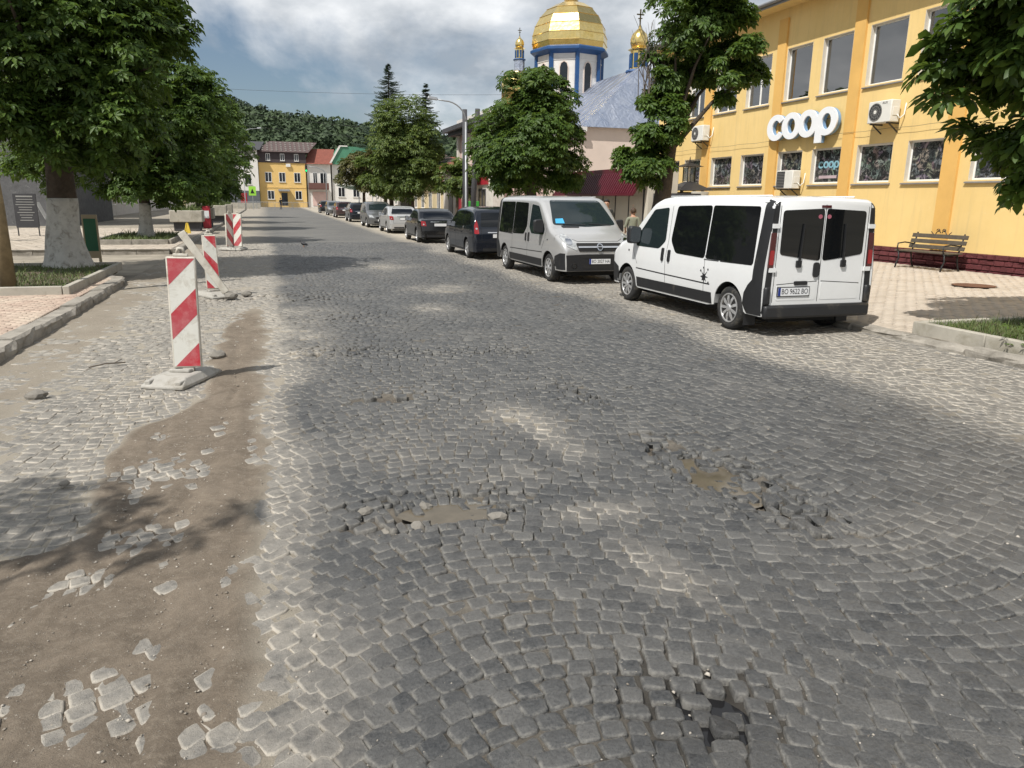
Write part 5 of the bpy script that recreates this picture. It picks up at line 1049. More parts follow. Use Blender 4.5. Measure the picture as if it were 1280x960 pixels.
tree('chestnut_tree', 'dense rounded chestnut behind the silver van before the church', (10.1,29.0,0.1), [(9.9,29,3.9,2.45,2.3,2.4),(10.1,29,5.5,1.75,1.6,1.6),(8.8,28.6,3.4,1.45,1.4,1.7),(11.3,28.6,3.2,1.2,1.3,1.4)], 12500, 0.19, trunk_r=0.25, h=3.2, seed=12, subn=36, sub=(0.35, 0.75))
tree('lime_tree', 'tall rounded green tree over the row of parked cars', (9.6,53.0,0.1), [(9.1,53,5.5,2.7,2.7,3.2),(9.4,53,3.6,2.9,2.8,2.2)], 11000, 0.235, 'leaf_far', trunk_r=0.25, h=3.0, seed=13, subn=36, nl=5)
tree('small_tree', 'small brownish green tree by the far parked cars', (9.0,75.0,0.1), [(8.9,75,4.1,2.4,2.3,2.6)], 4500, 0.34, 'leaf_brown', trunk_r=0.18, h=2.6, seed=14, nl=5)
tree('small_tree', 'dark tree between the far brownish tree and the tall lime', (9.6,65.0,0.1), [(9.5,65,3.8,2.2,2.2,2.4)], 4000, 0.32, 'leaf_far', trunk_r=0.18, h=2.6, seed=15, nl=5)
tree('small_tree', 'small leafy tree at the foot of the tall lime, before the shop', (11.4,47.0,0.1), [(11.3,47,3.0,1.4,1.4,1.3)], 1300, 0.26, 'leaf_far', trunk_r=0.1, h=2.4, seed=16, nl=5)
tree('overhanging_tree', 'near tree with large ovate leaves overhanging the right edge', (10.0,6.0,0.15), [(9.35,7.2,4.5,1.75,1.6,2.0),(9.35,7.25,2.75,1.3,1.2,1.0),(8.8,7.5,3.6,1.1,1.0,1.1),(9.1,7.35,5.5,1.5,1.3,1.3)], 6000, 0.21, 'leaf_chestnut', trunk_r=0.2, h=3.0, seed=21, near=True, subn=44, sub=(0.28, 0.6), leaves=300, group='near street trees')
# bare twigs in the top of two crowns
for (x, y, z, lab) in ((9.45,18.8,5.0,'bundle of bare twigs left of the leaning chestnut crown'),):
    q = MB()
    for k in range(26): a = random.uniform(-0.35, 0.35); q.tube([(x+random.uniform(0, 0.9), y+random.uniform(-0.3, 0.3), z-0.8), (x+random.uniform(0, 0.7)+a*0.5, y, z+0.3), (x+random.uniform(-0.1, 0.8)+a, y+random.uniform(-0.3, 0.3), z+random.uniform(0.8, 1.5))], [0.014, 0.010, 0.004], 4)
    tag(q.build('bare_twigs', 'dead_twig'), lab, 'twigs')
def spruce(loc, H, R, label, seed):
    t = empty('spruce_tree', loc, 0, label, 'tree', 'spruces behind the lime'); r = np.random.default_rng(seed); MB().tube([(0,0,-0.2),(0,0,H*0.6),(0,0,H)], [0.25,0.13,0.02], 8).build('trunk', 'bark', t, True)
    Vs = []; nb = 0
    for lv in np.arange(0.2, 0.998, 0.015):
        L = R*(1-lv)**0.85; lv = lv+r.uniform(-0.012, 0.012)
        for k in range(12):
            a = r.random()*6.28; Lb = max(0.12, L*r.uniform(0.4, 1.15)); m = max(4, int(Lb/0.14)); s = np.linspace(0.12, 1, m); d = np.array([math.cos(a), math.sin(a)])
            px_ = d[0]*Lb*s; py_ = d[1]*Lb*s; pz_ = H*(lv+r.uniform(-0.012, 0.012)) - 0.30*Lb*s + 0.28*Lb*s**2.2
            for sd in (-1, 1, 0):
                ln = 0.68*(0.42+0.58*(1-lv))*(1.1-s*0.6)*(0.8+0.4*r.random(m)); ex = (d[0]*0.75-d[1]*sd*0.8)*ln; ey = (d[1]*0.75+d[0]*sd*0.8)*ln; ez = -0.22*ln if sd else -0.45*ln; w = 0.12*(0.4+0.6*(1-lv))
                V = np.stack([np.stack([px_-d[0]*w, py_-d[1]*w, pz_], -1), np.stack([px_+d[0]*w, py_+d[1]*w, pz_+0.01], -1), np.stack([px_+ex, py_+ey, pz_+ez], -1)], 1); Vs.append(V)
    V = np.concatenate(Vs); link('crown', npmesh('crown', V.reshape(-1, 3), np.arange(len(V)*3).reshape(-1, 3)), 'needle', t)
spruce((12.4,80,0), 15.0, 6.2, 'taller blue green spruce standing behind the lime tree', 31); spruce((16.2,80,0), 13.2, 4.8, 'shorter spruce to the right of the lime tree', 32)
# young weeds at the corner of the right bed
mt = 'leaf_light'
P = np.stack([rng.normal(8.85, 0.16, 160), rng.normal(6.35, 0.25, 160), 0.2+np.abs(rng.normal(0.1, 0.09, 160))], 1); V, F, nv = palmate(P, rng.normal(0, 0.4, (160, 3))+np.array([0, 0, 1]), rng.normal(0, 1, (160, 3)), 0.07, 3, False, 5)
wd_ = empty('weed', (8.85,6.35,0.2), 0, 'leafy weed spilling over the concrete edging at the right edge', 'weed')
for i in range(0, 160, 2): link('leaf', npmesh('leaf', V[i]-np.array([8.85,6.35,0.2]), F), 'leaf_light', wd_)

# ================================================================== WOODED HILL
M('hill_soil', (0.04, 0.055, 0.02), 0.95, var=0.3, vs=0.05)
def hz(x, y):
    top = np.interp(x, [-420,-200,-60,-27,11,61,110,170,300,500], [56,56,53,49,42,34,28,20,12,6]); f = sst(190, 480, y)*(1-0.25*sst(560, 800, y))
    bump2 = 11*np.exp(-(((x-62)/55)**2+((y-300)/60)**2)); return -0.5+top*f + bump2*(1-f*0.6) + 2.5*vnoise(x, y, 0.02, 5)*f
hx = np.linspace(-420, 500, 80); hy = np.linspace(170, 820, 50); HX, HY_ = np.meshgrid(hx, hy); HX = HX.ravel(); HY_ = HY_.ravel(); ii = np.arange(80*50).reshape(50, 80)
link('hill', npmesh('hill', np.stack([HX, HY_, hz(HX, HY_)], 1), np.stack([ii[:-1,:-1].ravel(), ii[:-1,1:].ravel(), ii[1:,1:].ravel(), ii[1:,:-1].ravel()], 1)), 'hill_soil', None, True)['kind'] = 'structure'
nt_ = 5200; wx = rng.uniform(-150, 230, nt_); wy = 215+rng.random(nt_)*330; sel = (np.arctan2(wx, wy) < 0.47) & (np.arctan2(wx, wy) > -0.4); wx, wy = wx[sel], wy[sel]; nt_ = len(wx); wz = hz(wx, wy); hh = rng.uniform(4.5, 8, nt_)*rng.choice([0.8,1,1.25], nt_)*np.where(wy > 470, 1.15, 1.0); kk = 34
d = rng.normal(size=(nt_, kk, 3)); d /= np.linalg.norm(d, axis=2, keepdims=True); d[...,2] = np.abs(d[...,2])*1.0-0.25; rad = hh*rng.uniform(0.32, 0.5, nt_)
Cc = np.stack([wx, wy, wz+hh*0.62], 1)[:,None,:]+d*np.stack([rad, rad, hh*0.46], 1)[:,None,:]*rng.uniform(0.75, 1.12, (nt_, kk, 1)); nrm = d+rng.normal(0, 0.5, d.shape); nrm /= np.linalg.norm(nrm, axis=2, keepdims=True)
aa = np.cross(nrm, np.array([0.3, 0.2, 0.93])); aa /= np.linalg.norm(aa, axis=2, keepdims=True)+1e-9; bb = np.cross(nrm, aa); sz = rng.uniform(0.5, 1.1, (nt_, kk, 1))
V = np.stack([Cc-aa*sz, Cc+bb*sz*0.8, Cc+aa*sz, Cc-bb*sz*0.8], 2).reshape(-1, 3)
mt, nt, b = newmat('wood_canopy'); p = nt.pos(); g = nt.node('ShaderNodeNewGeometry'); sx = nt.node('ShaderNodeSeparateXYZ'); nt.l.new(p, sx.inputs[0])
c = nt.mix(nt.ramp(nt.noise(0.07, 3, 0.6, p), 0.38, 0.64), (0.032, 0.056, 0.024), (0.062, 0.096, 0.034)); c = nt.mix(g.outputs['Random Per Island'], c, nt.mix(0.4, c, (0.02, 0.035, 0.018))); mr = nt.node('ShaderNodeMapRange'); nt.l.new(sx.outputs[1], mr.inputs[0]); mr.inputs[1].default_value = 420; mr.inputs[2].default_value = 480
c = nt.mix(nt.math('MULTIPLY', mr.outputs[0], 0.7), c, (0.028, 0.042, 0.033)); nt.l.new(c, b.inputs['Base Color']); b.inputs['Roughness'].default_value = 0.8
tag(link('hillside_wood', npmesh('hillside_wood', V, np.arange(len(V)).reshape(-1, 4)), 'wood_canopy'), 'dark green wood covering the hill beyond the town', 'wood', kind='stuff')
# ================================================================== CHURCH
mt, nt, b = newmat('gold_tiles'); p = nt.pos(); br = nt.node('ShaderNodeTexBrick'); mp = nt.node('ShaderNodeMapping'); tcn = nt.node('ShaderNodeTexCoord'); nt.l.new(tcn.outputs['UV'], br.inputs['Vector']); br.inputs['Scale'].default_value = 1.0
nt.l.new(nt.ramp(nt.noise(1.5, 6, 0.7, p), 0.3, 0.7, (0.80, 0.56, 0.17), (0.92, 0.72, 0.32)), b.inputs['Base Color']); b.inputs['Metallic'].default_value = 1.0; b.inputs['Roughness'].default_value = 0.24
vo = nt.node('ShaderNodeTexVoronoi'); vo.inputs['Scale'].default_value = 3.5; nt.l.new(p, vo.inputs['Vector']); nt.l.new(nt.bump(vo.outputs['Distance'], 0.16, 0.04), b.inputs['Normal'])
mt, nt, b = newmat('silver_sheet'); p = nt.pos(); b.inputs['Metallic'].default_value = 0.85; nt.l.new(nt.ramp(nt.noise(1.2, 6, 0.7, p), 0.3, 0.7, (0.36, 0.41, 0.52), (0.60, 0.63, 0.70)), b.inputs['Base Color']); b.inputs['Roughness'].default_value = 0.36
nt.l.new(nt.bump(nt.noise(1.3, 3, 0.55, p, 1.6), 0.32, 0.3), b.inputs['Normal'])
M('church_white', (0.62, 0.60, 0.57), 0.85, var=0.08, vs=2, bump=0.2, bs=20); M('church_pink', (0.60, 0.50, 0.43), 0.9, var=0.06, vs=1); M('church_blue', (0.012, 0.065, 0.19), 0.5, var=0.15, vs=2); M('iron_cross', (0.10, 0.08, 0.04), 0.4, metal=0.8); M('dark_glass', (0.015, 0.018, 0.022), 0.08)
ch = empty('church', (27.9, 70, 0), label='white church with golden faceted dome, blue trims and silver roof', cat='church')
def octring(r, n=8, a0=math.pi/8): return [(r*math.cos(a0+2*math.pi*k/n), r*math.sin(a0+2*math.pi*k/n)) for k in range(n)]
def octloft(prof, n=8, a0=math.pi/8, c=(0,0)):
    m_ = MB(); P = [[(c[0]+x, c[1]+y, z) for x, y in octring(r, n, a0)] for r, z in prof]; vs_ = [v for row in P for v in row]; fs = [(i*n+k, i*n+(k+1)%n, (i+1)*n+(k+1)%n, (i+1)*n+k) for i in range(len(prof)-1) for k in range(n)]
    return m_.add(vs_, fs+[tuple(range(n))[::-1], tuple((len(prof)-1)*n+k for k in range(n))])
A0 = 0.634
octloft([(3.1,9.0),(3.1,15.0)], a0=A0).build('drum', 'church_white', ch)
octloft([(3.15,14.8),(3.75,15.1),(3.75,15.3),(3.5,15.45)], a0=A0).build('cornice', 'church_blue', ch)
dome = octloft([(3.5,15.42),(3.6,15.9),(3.57,16.6),(3.35,17.4),(2.9,18.2),(2.25,18.9),(1.4,19.4),(0.7,19.65),(0.5,19.8)], a0=A0).build('dome', 'gold_tiles', ch)
for zz in (15.9, 16.6, 17.4, 18.2, 18.9):
    rr = {15.9:3.6,16.6:3.57,17.4:3.35,18.2:2.9,18.9:2.25}[zz]; q = MB(); P = octring(rr+0.03, 8, A0); q.tube([(x, y, zz) for x, y in P+P[:1]], 0.025, 5); q.build('tile_course', 'gold_tiles', dome)
octloft([(0.5,19.7),(0.75,19.9),(0.6,21.6)], a0=A0).build('lantern', 'church_white', ch); MB().lathe([(0.3,21.6),(0.6,22.0),(0.55,22.4),(0.1,22.9)], 12).build('lantern_dome', 'gold_tiles', ch, True)
P = octring(3.13, 8, A0)
for x, y in P: MB().box(x-0.16, x+0.16, y-0.16, y+0.16, 9.0, 15.0).build('corner_strip', 'church_blue', ch)
for k in range(8):
    am = A0+2*math.pi*(k+0.5)/8; d = Vector((math.cos(am), math.sin(am), 0)); s_ = Vector((-d.y, d.x, 0)); c0 = d*(3.1*math.cos(math.pi/8)); pr = [(-0.36,11.5),(0.36,11.5),(0.36,13.6),(0.25,13.95),(0,14.1),(-0.25,13.95),(-0.36,13.6)]
    V = [c0+s_*a+Vector((0,0,z))+d*e for e in (-0.1, 0.03) for a, z in pr]; n_ = len(pr); w_ = MB().add(V, [tuple(range(n_,2*n_)), tuple(range(n_))[::-1]]+[(i,(i+1)%n_,n_+(i+1)%n_,n_+i) for i in range(n_)]).build('drum_window', 'dark_glass', ch)
    q = MB(); pr2 = [(a*1.22, 12.75+(z-12.75)*1.06) for a, z in pr]; V = [c0+s_*a+Vector((0,0,z))+d*e for e in (-0.05, 0.07) for pl in (pr2, pr) for a, z in pl]
    fs = []
    for i in range(n_): j = (i+1)%n_; fs += [(i,j,n_+j,n_+i),(2*n_+i,3*n_+i,3*n_+j,2*n_+j),(i,2*n_+i,2*n_+j,j),(n_+i,n_+j,3*n_+j,3*n_+i)]
    q.add(V, fs).build('window_surround', 'church_pink', w_)
    for zz in (10.0, 10.6, 11.2, 14.3): # brick course ribs
        a_ = Vector((P[k][0], P[k][1], zz)); b_ = Vector((P[(k+1)%8][0], P[(k+1)%8][1], zz)); MB().bar(a_*1.0, b_*1.0, 0.05, 0.10).build('string_course', 'church_white', ch)
# arm towards the street with silver roof (coordinates relative to dome centre)
MB().box(-5.0,8,-16,-3.2,0,7.4).build('nave_wall', 'church_pink', ch)
MB().add([(-5.4,-16.4,7.2),(8.4,-16.4,7.2),(8.4,-2.5,7.2),(-5.4,-2.5,7.2),(1.7,-12.0,12.5),(1.7,-2.5,12.5)], [(0,1,4),(1,2,5,4),(3,0,4,5),(2,3,5),(0,3,2,1)]).build('nave_roof', 'silver_sheet', ch)
MB().box(-5.55,-5.0,-16.5,-2.4,6.85,7.18).build('eaves_band', 'church_white', ch)
rs = MB()
for k in range(9):
    y0_ = -16+k*1.45; rs.bar((-5.38, y0_, 7.25), (1.55, min(-2.6, max(y0_, -12.0+0.0)), 12.42), 0.05, 0.05)
rs.build('roof_seams', 'silver_sheet', ch)
def turret(x, y, z0, k, label_part, h=2.2):
    t = octloft([(0.85*k,z0),(0.85*k,z0+1.6*k)], c=(x,y)).build('turret_base', 'silver_sheet', ch); octloft([(0.95*k,z0+1.6*k),(1.05*k,z0+1.7*k),(0.95*k,z0+1.85*k)], c=(x,y)).build('turret_cornice', 'church_blue', t)
    octloft([(0.66*k,z0+1.85*k),(0.66*k,z0+3.3*k)], c=(x,y)).build('turret_drum', 'gold_tiles', t)
    for q in range(8): a = math.pi/8+2*math.pi*(q+0.5)/8; d = Vector((math.cos(a), math.sin(a), 0)); MB().bar(Vector((x,y,z0+2.0*k))+d*0.62*k, Vector((x,y,z0+3.1*k))+d*0.62*k, 0.26*k).build('turret_window', 'church_blue', t)
    octloft([(0.7*k,z0+3.3*k),(0.92*k,z0+3.4*k),(0.7*k,z0+3.55*k)], c=(x,y)).build('turret_eave', 'gold_tiles', t)
    MB().lathe([(0.6*k,z0+3.5*k),(0.72*k,z0+3.9*k),(0.72*k,z0+4.25*k),(0.6*k,z0+4.6*k),(0.3*k,z0+4.9*k),(0.12*k,z0+5.05*k),(0.08*k,z0+5.3*k)], 12, (x,y,0)).build('turret_dome', 'gold_tiles', t, True)
    zc_ = z0+5.2*k; MB().bar((x,y,zc_),(x,y,zc_+1.3*k),0.09*k).bar((x-0.32*k,y,zc_+0.9*k),(x+0.32*k,y,zc_+0.9*k),0.09*k).bar((x-0.18*k,y,zc_+0.6*k),(x+0.18*k,y,zc_+0.62*k),0.07*k).build('cross', 'iron_cross', t)
turret(2.15, -10.0, 10.6, 1.0, 'r')
turret(-4.55, 1.2, 13.6, 0.58, 'l'); MB().lathe([(1.35,10.0),(1.35,12.6),(1.2,13.0),(0.8,13.4),(0.4,13.6)], 12, (-4.9,1.2,0)).build('apse_dome', 'gold_tiles', ch, True); MB().box(-7.5,6,2.5,14,0,10.2).build('rear_wall', 'church_white', ch)
MB().box(-0.03,0.03,-0.03,0.03,22.8,24.2).box(-0.4,0.4,-0.03,0.03,23.55,23.65).build('main_cross', 'iron_cross', ch)

# ================================================================== KIOSK ROW, SHOP, LOW HOUSES ON THE RIGHT
M('maroon_sheet', (0.10, 0.012, 0.022), 0.4, var=0.15, vs=2); M('cream_panel', (0.55, 0.51, 0.43), 0.6, var=0.06, vs=1.5); M('cream_wall', (0.56, 0.46, 0.28), 0.9, var=0.1, vs=1.2); M('shop_white', (0.58, 0.54, 0.49), 0.9, var=0.12, vs=1.5, dirt=(0.40, 0.36, 0.31), dirt_amt=0.2); M('shop_pink', (0.56, 0.40, 0.36), 0.9, var=0.1, vs=1.5); M('red_paint', (0.32, 0.018, 0.03), 0.5, var=0.15); M('green_paint', (0.03, 0.26, 0.03), 0.5, var=0.1); M('rooftile_red', (0.20, 0.06, 0.04), 0.8, var=0.25, vs=3, bump=0.5, bs=12, bdist=0.04); M('brown_roof', (0.09, 0.06, 0.055), 0.7, var=0.25, vs=2, bump=0.4, bs=8, bdist=0.05); M('green_roof', (0.06, 0.20, 0.12), 0.6, var=0.15, vs=1); M('wood_pole', (0.20, 0.155, 0.085), 0.9, var=0.3, vs=5, bump=0.4, bs=30); M('grey_stucco', (0.115, 0.115, 0.118), 0.95, var=0.25, vs=3, bump=0.7, bs=12, bdist=0.03, dirt=(0.30, 0.30, 0.29), dirt_amt=0.08, dirt_scale=5); M('galvanised', (0.33, 0.34, 0.35), 0.5, metal=0.5, var=0.12); M('dark_slate', (0.05, 0.05, 0.055), 0.8, var=0.2)
def wall_window(parent, face, a0, a1, z0, z1, at, frame='white_plastic', mull=True, glass='dark_glass'):
    """face 'x' : wall plane x=at facing -x ; 'y': plane y=at facing -y"""
    e = 0.04; m_ = MB(); g = MB(); fw = 0.07
    def bx(m, p0, p1, q0, q1, d0, d1):
        (m.box(at+d0, at+d1, p0, p1, q0, q1) if face == 'x' else m.box(p0, p1, at+d0, at+d1, q0, q1))
    bx(m_, a0, a1, z0, z0+fw, -e, 0.05); bx(m_, a0, a1, z1-fw, z1, -e, 0.05); bx(m_, a0, a0+fw, z0+fw, z1-fw, -e, 0.05); bx(m_, a1-fw, a1, z0+fw, z1-fw, -e, 0.05)
    if mull: bx(m_, (a0+a1)/2-0.035, (a0+a1)/2+0.035, z0+fw, z1-fw, -e, 0.05)
    w_ = m_.build('window', frame, parent); bx(g, a0+fw, a1-fw, z0+fw, z1-fw, -0.012, 0.04); g.build('pane', glass, w_); s_ = MB(); bx(s_, a0-0.08, a1+0.08, z0-0.07, z0-0.002, -0.14, 0.02); s_.build('sill', 'shop_white', w_); return w_
kk_ = empty('market_kiosk', (0,0,0), label='cream kiosk row with ribbed maroon metal awning behind the vans', cat='kiosk')
MB().box(13.4,14.6,25.4,33.4,0.1,2.95).build('wall', 'cream_panel', kk_)
aw = MB().add([(12.75,25.3,2.12),(12.75,33.5,2.12),(13.2,33.5,2.9),(13.2,25.3,2.9)], [(0,1,2,3)]).build('awning', 'maroon_sheet', kk_); aw.modifiers.new('s', 'SOLIDIFY').thickness = 0.03
q = MB()
for k in range(41): yy = 25.35+k*0.2; q.bar((12.73,yy,2.14),(13.18,yy,2.92),0.05,0.04)
q.build('awning_ribs', 'maroon_sheet', aw); MB().box(13.2,13.26,25.3,33.5,2.88,3.1).build('awning_top', 'maroon_sheet', aw); MB().box(12.7,12.745,25.3,33.5,2.06,2.14).build('awning_edge', 'maroon_sheet', aw)
for k in range(4): MB().box(13.375,13.4,25.75+k*1.2,26.9+k*1.2,0.2,2.05).build('shutter_panel', 'cream_panel', kk_)
for k in range(6): MB().box(13.35,13.4,25.68+k*1.2,25.72+k*1.2,0.1,2.3).build('post', 'dark_metal', kk_)
wall_window(kk_, 'x', 31.9, 33.0, 1.2, 2.0, 13.37); wall_window(kk_, 'x', 30.6, 31.5, 1.2, 2.0, 13.37)
ds = MB().box(13.5,14.5,23.6,25.2,0.1,2.15).build('dark_stall', 'dark_slate'); tag(ds, 'dark closed stall between the kiosk and the yellow building', 'stall')
sh = empty('old_shop', (0,0,0), label='old pinkish white shop with heavy cornice and red door behind the lamp post', cat='building')
MB().box(13.6,16.6,45.5,55.5,0.1,6.3).build('wall', 'shop_pink', sh); MB().box(13.0,17.0,45.0,56.3,6.3,6.55).box(12.7,17.2,44.7,56.8,6.56,6.85).build('cornice', 'dark_slate', sh)
for yy in (46.2, 49.2, 52.2, 55.2): MB().box(13.45,13.6,yy-0.25,yy+0.25,3.9,6.28).build('pilaster', 'shop_white', sh)
MB().box(12.9,13.58,44,57.5,0.1,3.55).build('ground_floor', 'shop_white', sh); MB().box(12.7,13.58,44,57.6,3.56,3.85).build('ledge', 'shop_white', sh); MB().box(12.78,12.9,45,53.6,2.75,3.2).build('red_fascia', 'red_paint', sh)
dr = MB().box(12.84,12.9,51.4,52.9,0.12,2.6).build('door', 'red_paint', sh); MB().box(12.80,12.84,51.3,51.4,0.1,2.7).box(12.80,12.84,52.9,53.0,0.1,2.7).build('door_frame', 'shop_white', dr)
MB().box(12.84,12.9,54.4,55.6,0.12,2.3).build('side_door', 'sill_grey', sh)
for yy in (45.6, 48.4): wall_window(sh, 'x', yy, yy+1.6, 0.9, 2.5, 12.9, 'dark_slate')
MB().box(11.7,12.88,48.2,51.0,2.5,2.58).build('door_canopy', 'dark_slate', sh)
for yy in (47.2, 50.2, 53.2): wall_window(sh, 'x', yy, yy+1.1, 4.3, 5.9, 13.6)
gs = MB().box(11.4,12.2,44.6,45.4,0.1,1.75).build('green_cabinet', 'green_paint', None, bevel=0.03); tag(gs, 'bright green cabinet beside the lamp post at the old shop', 'cabinet')
lh = empty('low_house', (0,0,0), label='low cream house with red tiled roof partly hidden behind the lime', cat='house')
MB().box(14,21,58.5,78,0.1,3.2).build('wall', 'cream_wall', lh); MB().add([(13.5,58,3.1),(21.5,58,3.1),(21.5,78.5,3.1),(13.5,78.5,3.1),(17.5,60,5.4),(17.5,76.5,5.4)], [(0,1,4),(1,2,5,4),(2,3,5),(3,0,4,5),(0,3,2,1)]).build('roof', 'rooftile_red', lh)
for yy in (60, 63.5, 67, 70.5, 74): wall_window(lh, 'x', yy, yy+1.3, 1.0, 2.4, 14)
l2 = empty('low_house', (0,0,0), label='farther pale house behind the small trees on the right', cat='house')
MB().box(14,24,84,112,0.1,4.2).build('wall', 'shop_white', l2); MB().add([(13.4,83.5,4.1),(24.5,83.5,4.1),(24.5,112.5,4.1),(13.4,112.5,4.1),(19,86,7),(19,110,7)], [(0,1,4),(1,2,5,4),(2,3,5),(3,0,4,5),(0,3,2,1)]).build('roof', 'brown_roof', l2)
for yy in (86, 90, 94, 98, 102, 106): wall_window(l2, 'x', yy, yy+1.5, 1.2, 2.9, 14)

# ================================================================== FAR HOUSES ACROSS THE STREET END
M('far_white', (0.66, 0.64, 0.60), 0.9, var=0.06, vs=0.5); M('far_yellow', (0.68, 0.46, 0.17), 0.9, var=0.07, vs=0.5); M('mansard', (0.055, 0.042, 0.045), 0.8, var=0.2, vs=1.5); M('tile_dot', (0.33, 0.30, 0.28), 0.8); M('balcony_brown', (0.12, 0.055, 0.045), 0.8); M('shop_dark', (0.10, 0.11, 0.12), 0.5)
FY = 150.0
yh = empty('yellow_house', (0,0,0), label='three storey yellow house with dark mansard floor at the end of the street', cat='house')
MB().box(-1.05,7.3,FY,FY+9,0,8.0).build('wall', 'far_yellow', yh); MB().box(-1.2,7.45,FY-0.15,FY+9.1,8.0,9.95).build('mansard_floor', 'mansard', yh)
rf = MB().add([(-1.6,FY-0.7,9.9),(7.9,FY-0.7,9.9),(9.9,FY+5,12.1),(1.2,FY+5,12.1),(-1.6,FY+9.5,9.9),(7.9,FY+9.5,9.9)], [(0,1,2,3),(3,2,5,4),(0,3,4),(1,5,2),(0,4,5,1)]).build('roof', 'brown_roof', yh)
for k in range(11):
    for j in range(5): u, v = (k+0.5*(j%2))/11, (j+0.6)/5.6; x = -1.4+u*9.1+v*2.3; MB().box(x, x+0.32, FY-0.7+v*5.7-0.1, FY-0.7+v*5.7+0.35, 9.98+v*2.2-0.06, 9.98+v*2.2+0.14).build('roof_tile', 'tile_dot', rf)
for x in (0.0, 2.45, 5.15): wall_window(yh, 'y', x, x+1.15, 4.55, 6.3, FY)
for x in (0.25, 5.2): wall_window(yh, 'y', x, x+1.2, 1.4, 3.0, FY)
for x in (0.3, 2.85, 5.35): wall_window(yh, 'y', x, x+0.75, 8.35, 9.6, FY-0.15)
MB().box(-1.0,7.28,FY-0.06,FY,3.5,3.68).build('string_course', 'far_yellow', yh); d_ = MB().box(2.7,3.8,FY-0.03,FY,0.3,2.6).build('door', 'dark_glass', yh); MB().box(2.2,4.2,FY-1.2,FY-0.05,2.9,3.25).build('door_canopy', 'galvanised', yh); MB().box(3.8,4.6,FY-0.35,FY,7.3,7.85).build('air_conditioner', 'ac_white', yh)
wh = empty('white_house', (0,0,0), label='tall white house left of the yellow one with a grey shop front', cat='house')
MB().box(-9,-1.15,FY-1,FY+9,2.9,10.1).build('wall', 'far_white', wh); MB().box(-9,-1.15,FY-1,FY+9,0,2.88).build('shop_front', 'shop_dark', wh)
MB().add([(-9.6,FY-1.6,10.1),(-0.7,FY-1.6,10.1),(0.2,FY+4,11.9),(-8.6,FY+4,11.9),(-9.6,FY+9.5,10.1),(-0.7,FY+9.5,10.1)], [(0,1,2,3),(3,2,5,4),(0,3,4),(1,5,2),(0,4,5,1)]).build('roof', 'dark_slate', wh)
for z in (4.0, 7.1):
    for x in (-8.2, -5.9, -3.6): wall_window(wh, 'y', x, x+1.2, z, z+1.9, FY-1)
MB().box(-4.5,-3.4,FY-1.06,FY-1.01,0.2,2.5).build('door', 'red_paint', wh)
bh = empty('balcony_house', (0,0,0), label='small white house with brown balcony and red brown roof', cat='house')
MB().box(7.55,11.9,FY+0.5,FY+8,0,8.0).build('wall', 'far_white', bh); MB().add([(7.2,FY-0.2,7.95),(12.2,FY-0.2,7.95),(13.0,FY+4,10.9),(8.4,FY+4,10.9),(7.2,FY+8.5,7.95),(12.2,FY+8.5,7.95)], [(0,1,2,3),(3,2,5,4),(0,3,4),(1,5,2),(0,4,5,1)]).build('roof', 'rooftile_red', bh)
bl_ = MB().box(7.7,11.4,FY-0.7,FY+0.48,3.3,3.5).build('balcony', 'balcony_brown', bh); MB().box(7.7,11.4,FY-0.72,FY-0.64,3.5,4.5).build('balustrade', 'balcony_brown', bl_)
for x, w_ in ((8.6,0.8),(9.9,1.3)): wall_window(bh, 'y', x, x+w_, 4.4, 6.4, FY+0.5)
MB().box(8.4,11.2,FY+0.42,FY+0.48,0.3,2.9).build('ground_floor_door', 'shop_pink', bh)
gh = empty('green_roof_house', (0,0,0), label='house with green metal gambrel roof behind the small trees', cat='house')
MB().box(12.2,22,FY+1,FY+9,0,8.1).build('wall', 'far_white', gh); MB().prism([(11.9,8.0),(22.4,8.0),(20.6,11.3),(13.8,11.3)], FY+0.4, FY+9.4, 'y').build('roof', 'green_roof', gh); MB().bar((11.8,FY+0.3,8.0),(13.8,FY+0.3,11.35),0.3).bar((13.8,FY+0.3,11.35),(15.2,FY+0.3,11.35),0.2).build('barge_board', 'far_white', gh)
for z in (2.0, 5.3):
    for x in (13.2, 16, 18.8): wall_window(gh, 'y', x, x+1.3, z, z+1.8, FY+1)
bk = empty('far_house', (0,0,0), label='pale house closing the street to the right behind the trees', cat='house')
MB().box(23,52,FY-6,FY+8,0,7).build('wall', 'far_white', bk); MB().add([(22,FY-7,6.9),(53,FY-7,6.9),(53,FY+9,6.9),(22,FY+9,6.9),(27,FY+1,10),(48,FY+1,10)], [(0,1,5,4),(1,2,5),(2,3,4,5),(3,0,4),(0,3,2,1)]).build('roof', 'rooftile_red', bk)
for k in range(8): wall_window(bk, 'y', 24.5+k*3.4, 26+k*3.4, 3.5, 5.2, FY-6)
bl2 = empty('far_house', (0,0,0), label='pale long house beyond the left row of trees', cat='house')
MB().box(-40,-10.5,FY-4,FY+8,0,8).build('wall', 'cream_wall', bl2); MB().add([(-41,FY-5,7.9),(-10,FY-5,7.9),(-10,FY+9,7.9),(-41,FY+9,7.9),(-37,FY+2,11),(-14,FY+2,11)], [(0,1,5,4),(1,2,5),(2,3,4,5),(3,0,4),(0,3,2,1)]).build('roof', 'brown_roof', bl2)
for k in range(8): wall_window(bl2, 'y', -38.5+k*3.4, -37+k*3.4, 3.5, 5.2, FY-4)
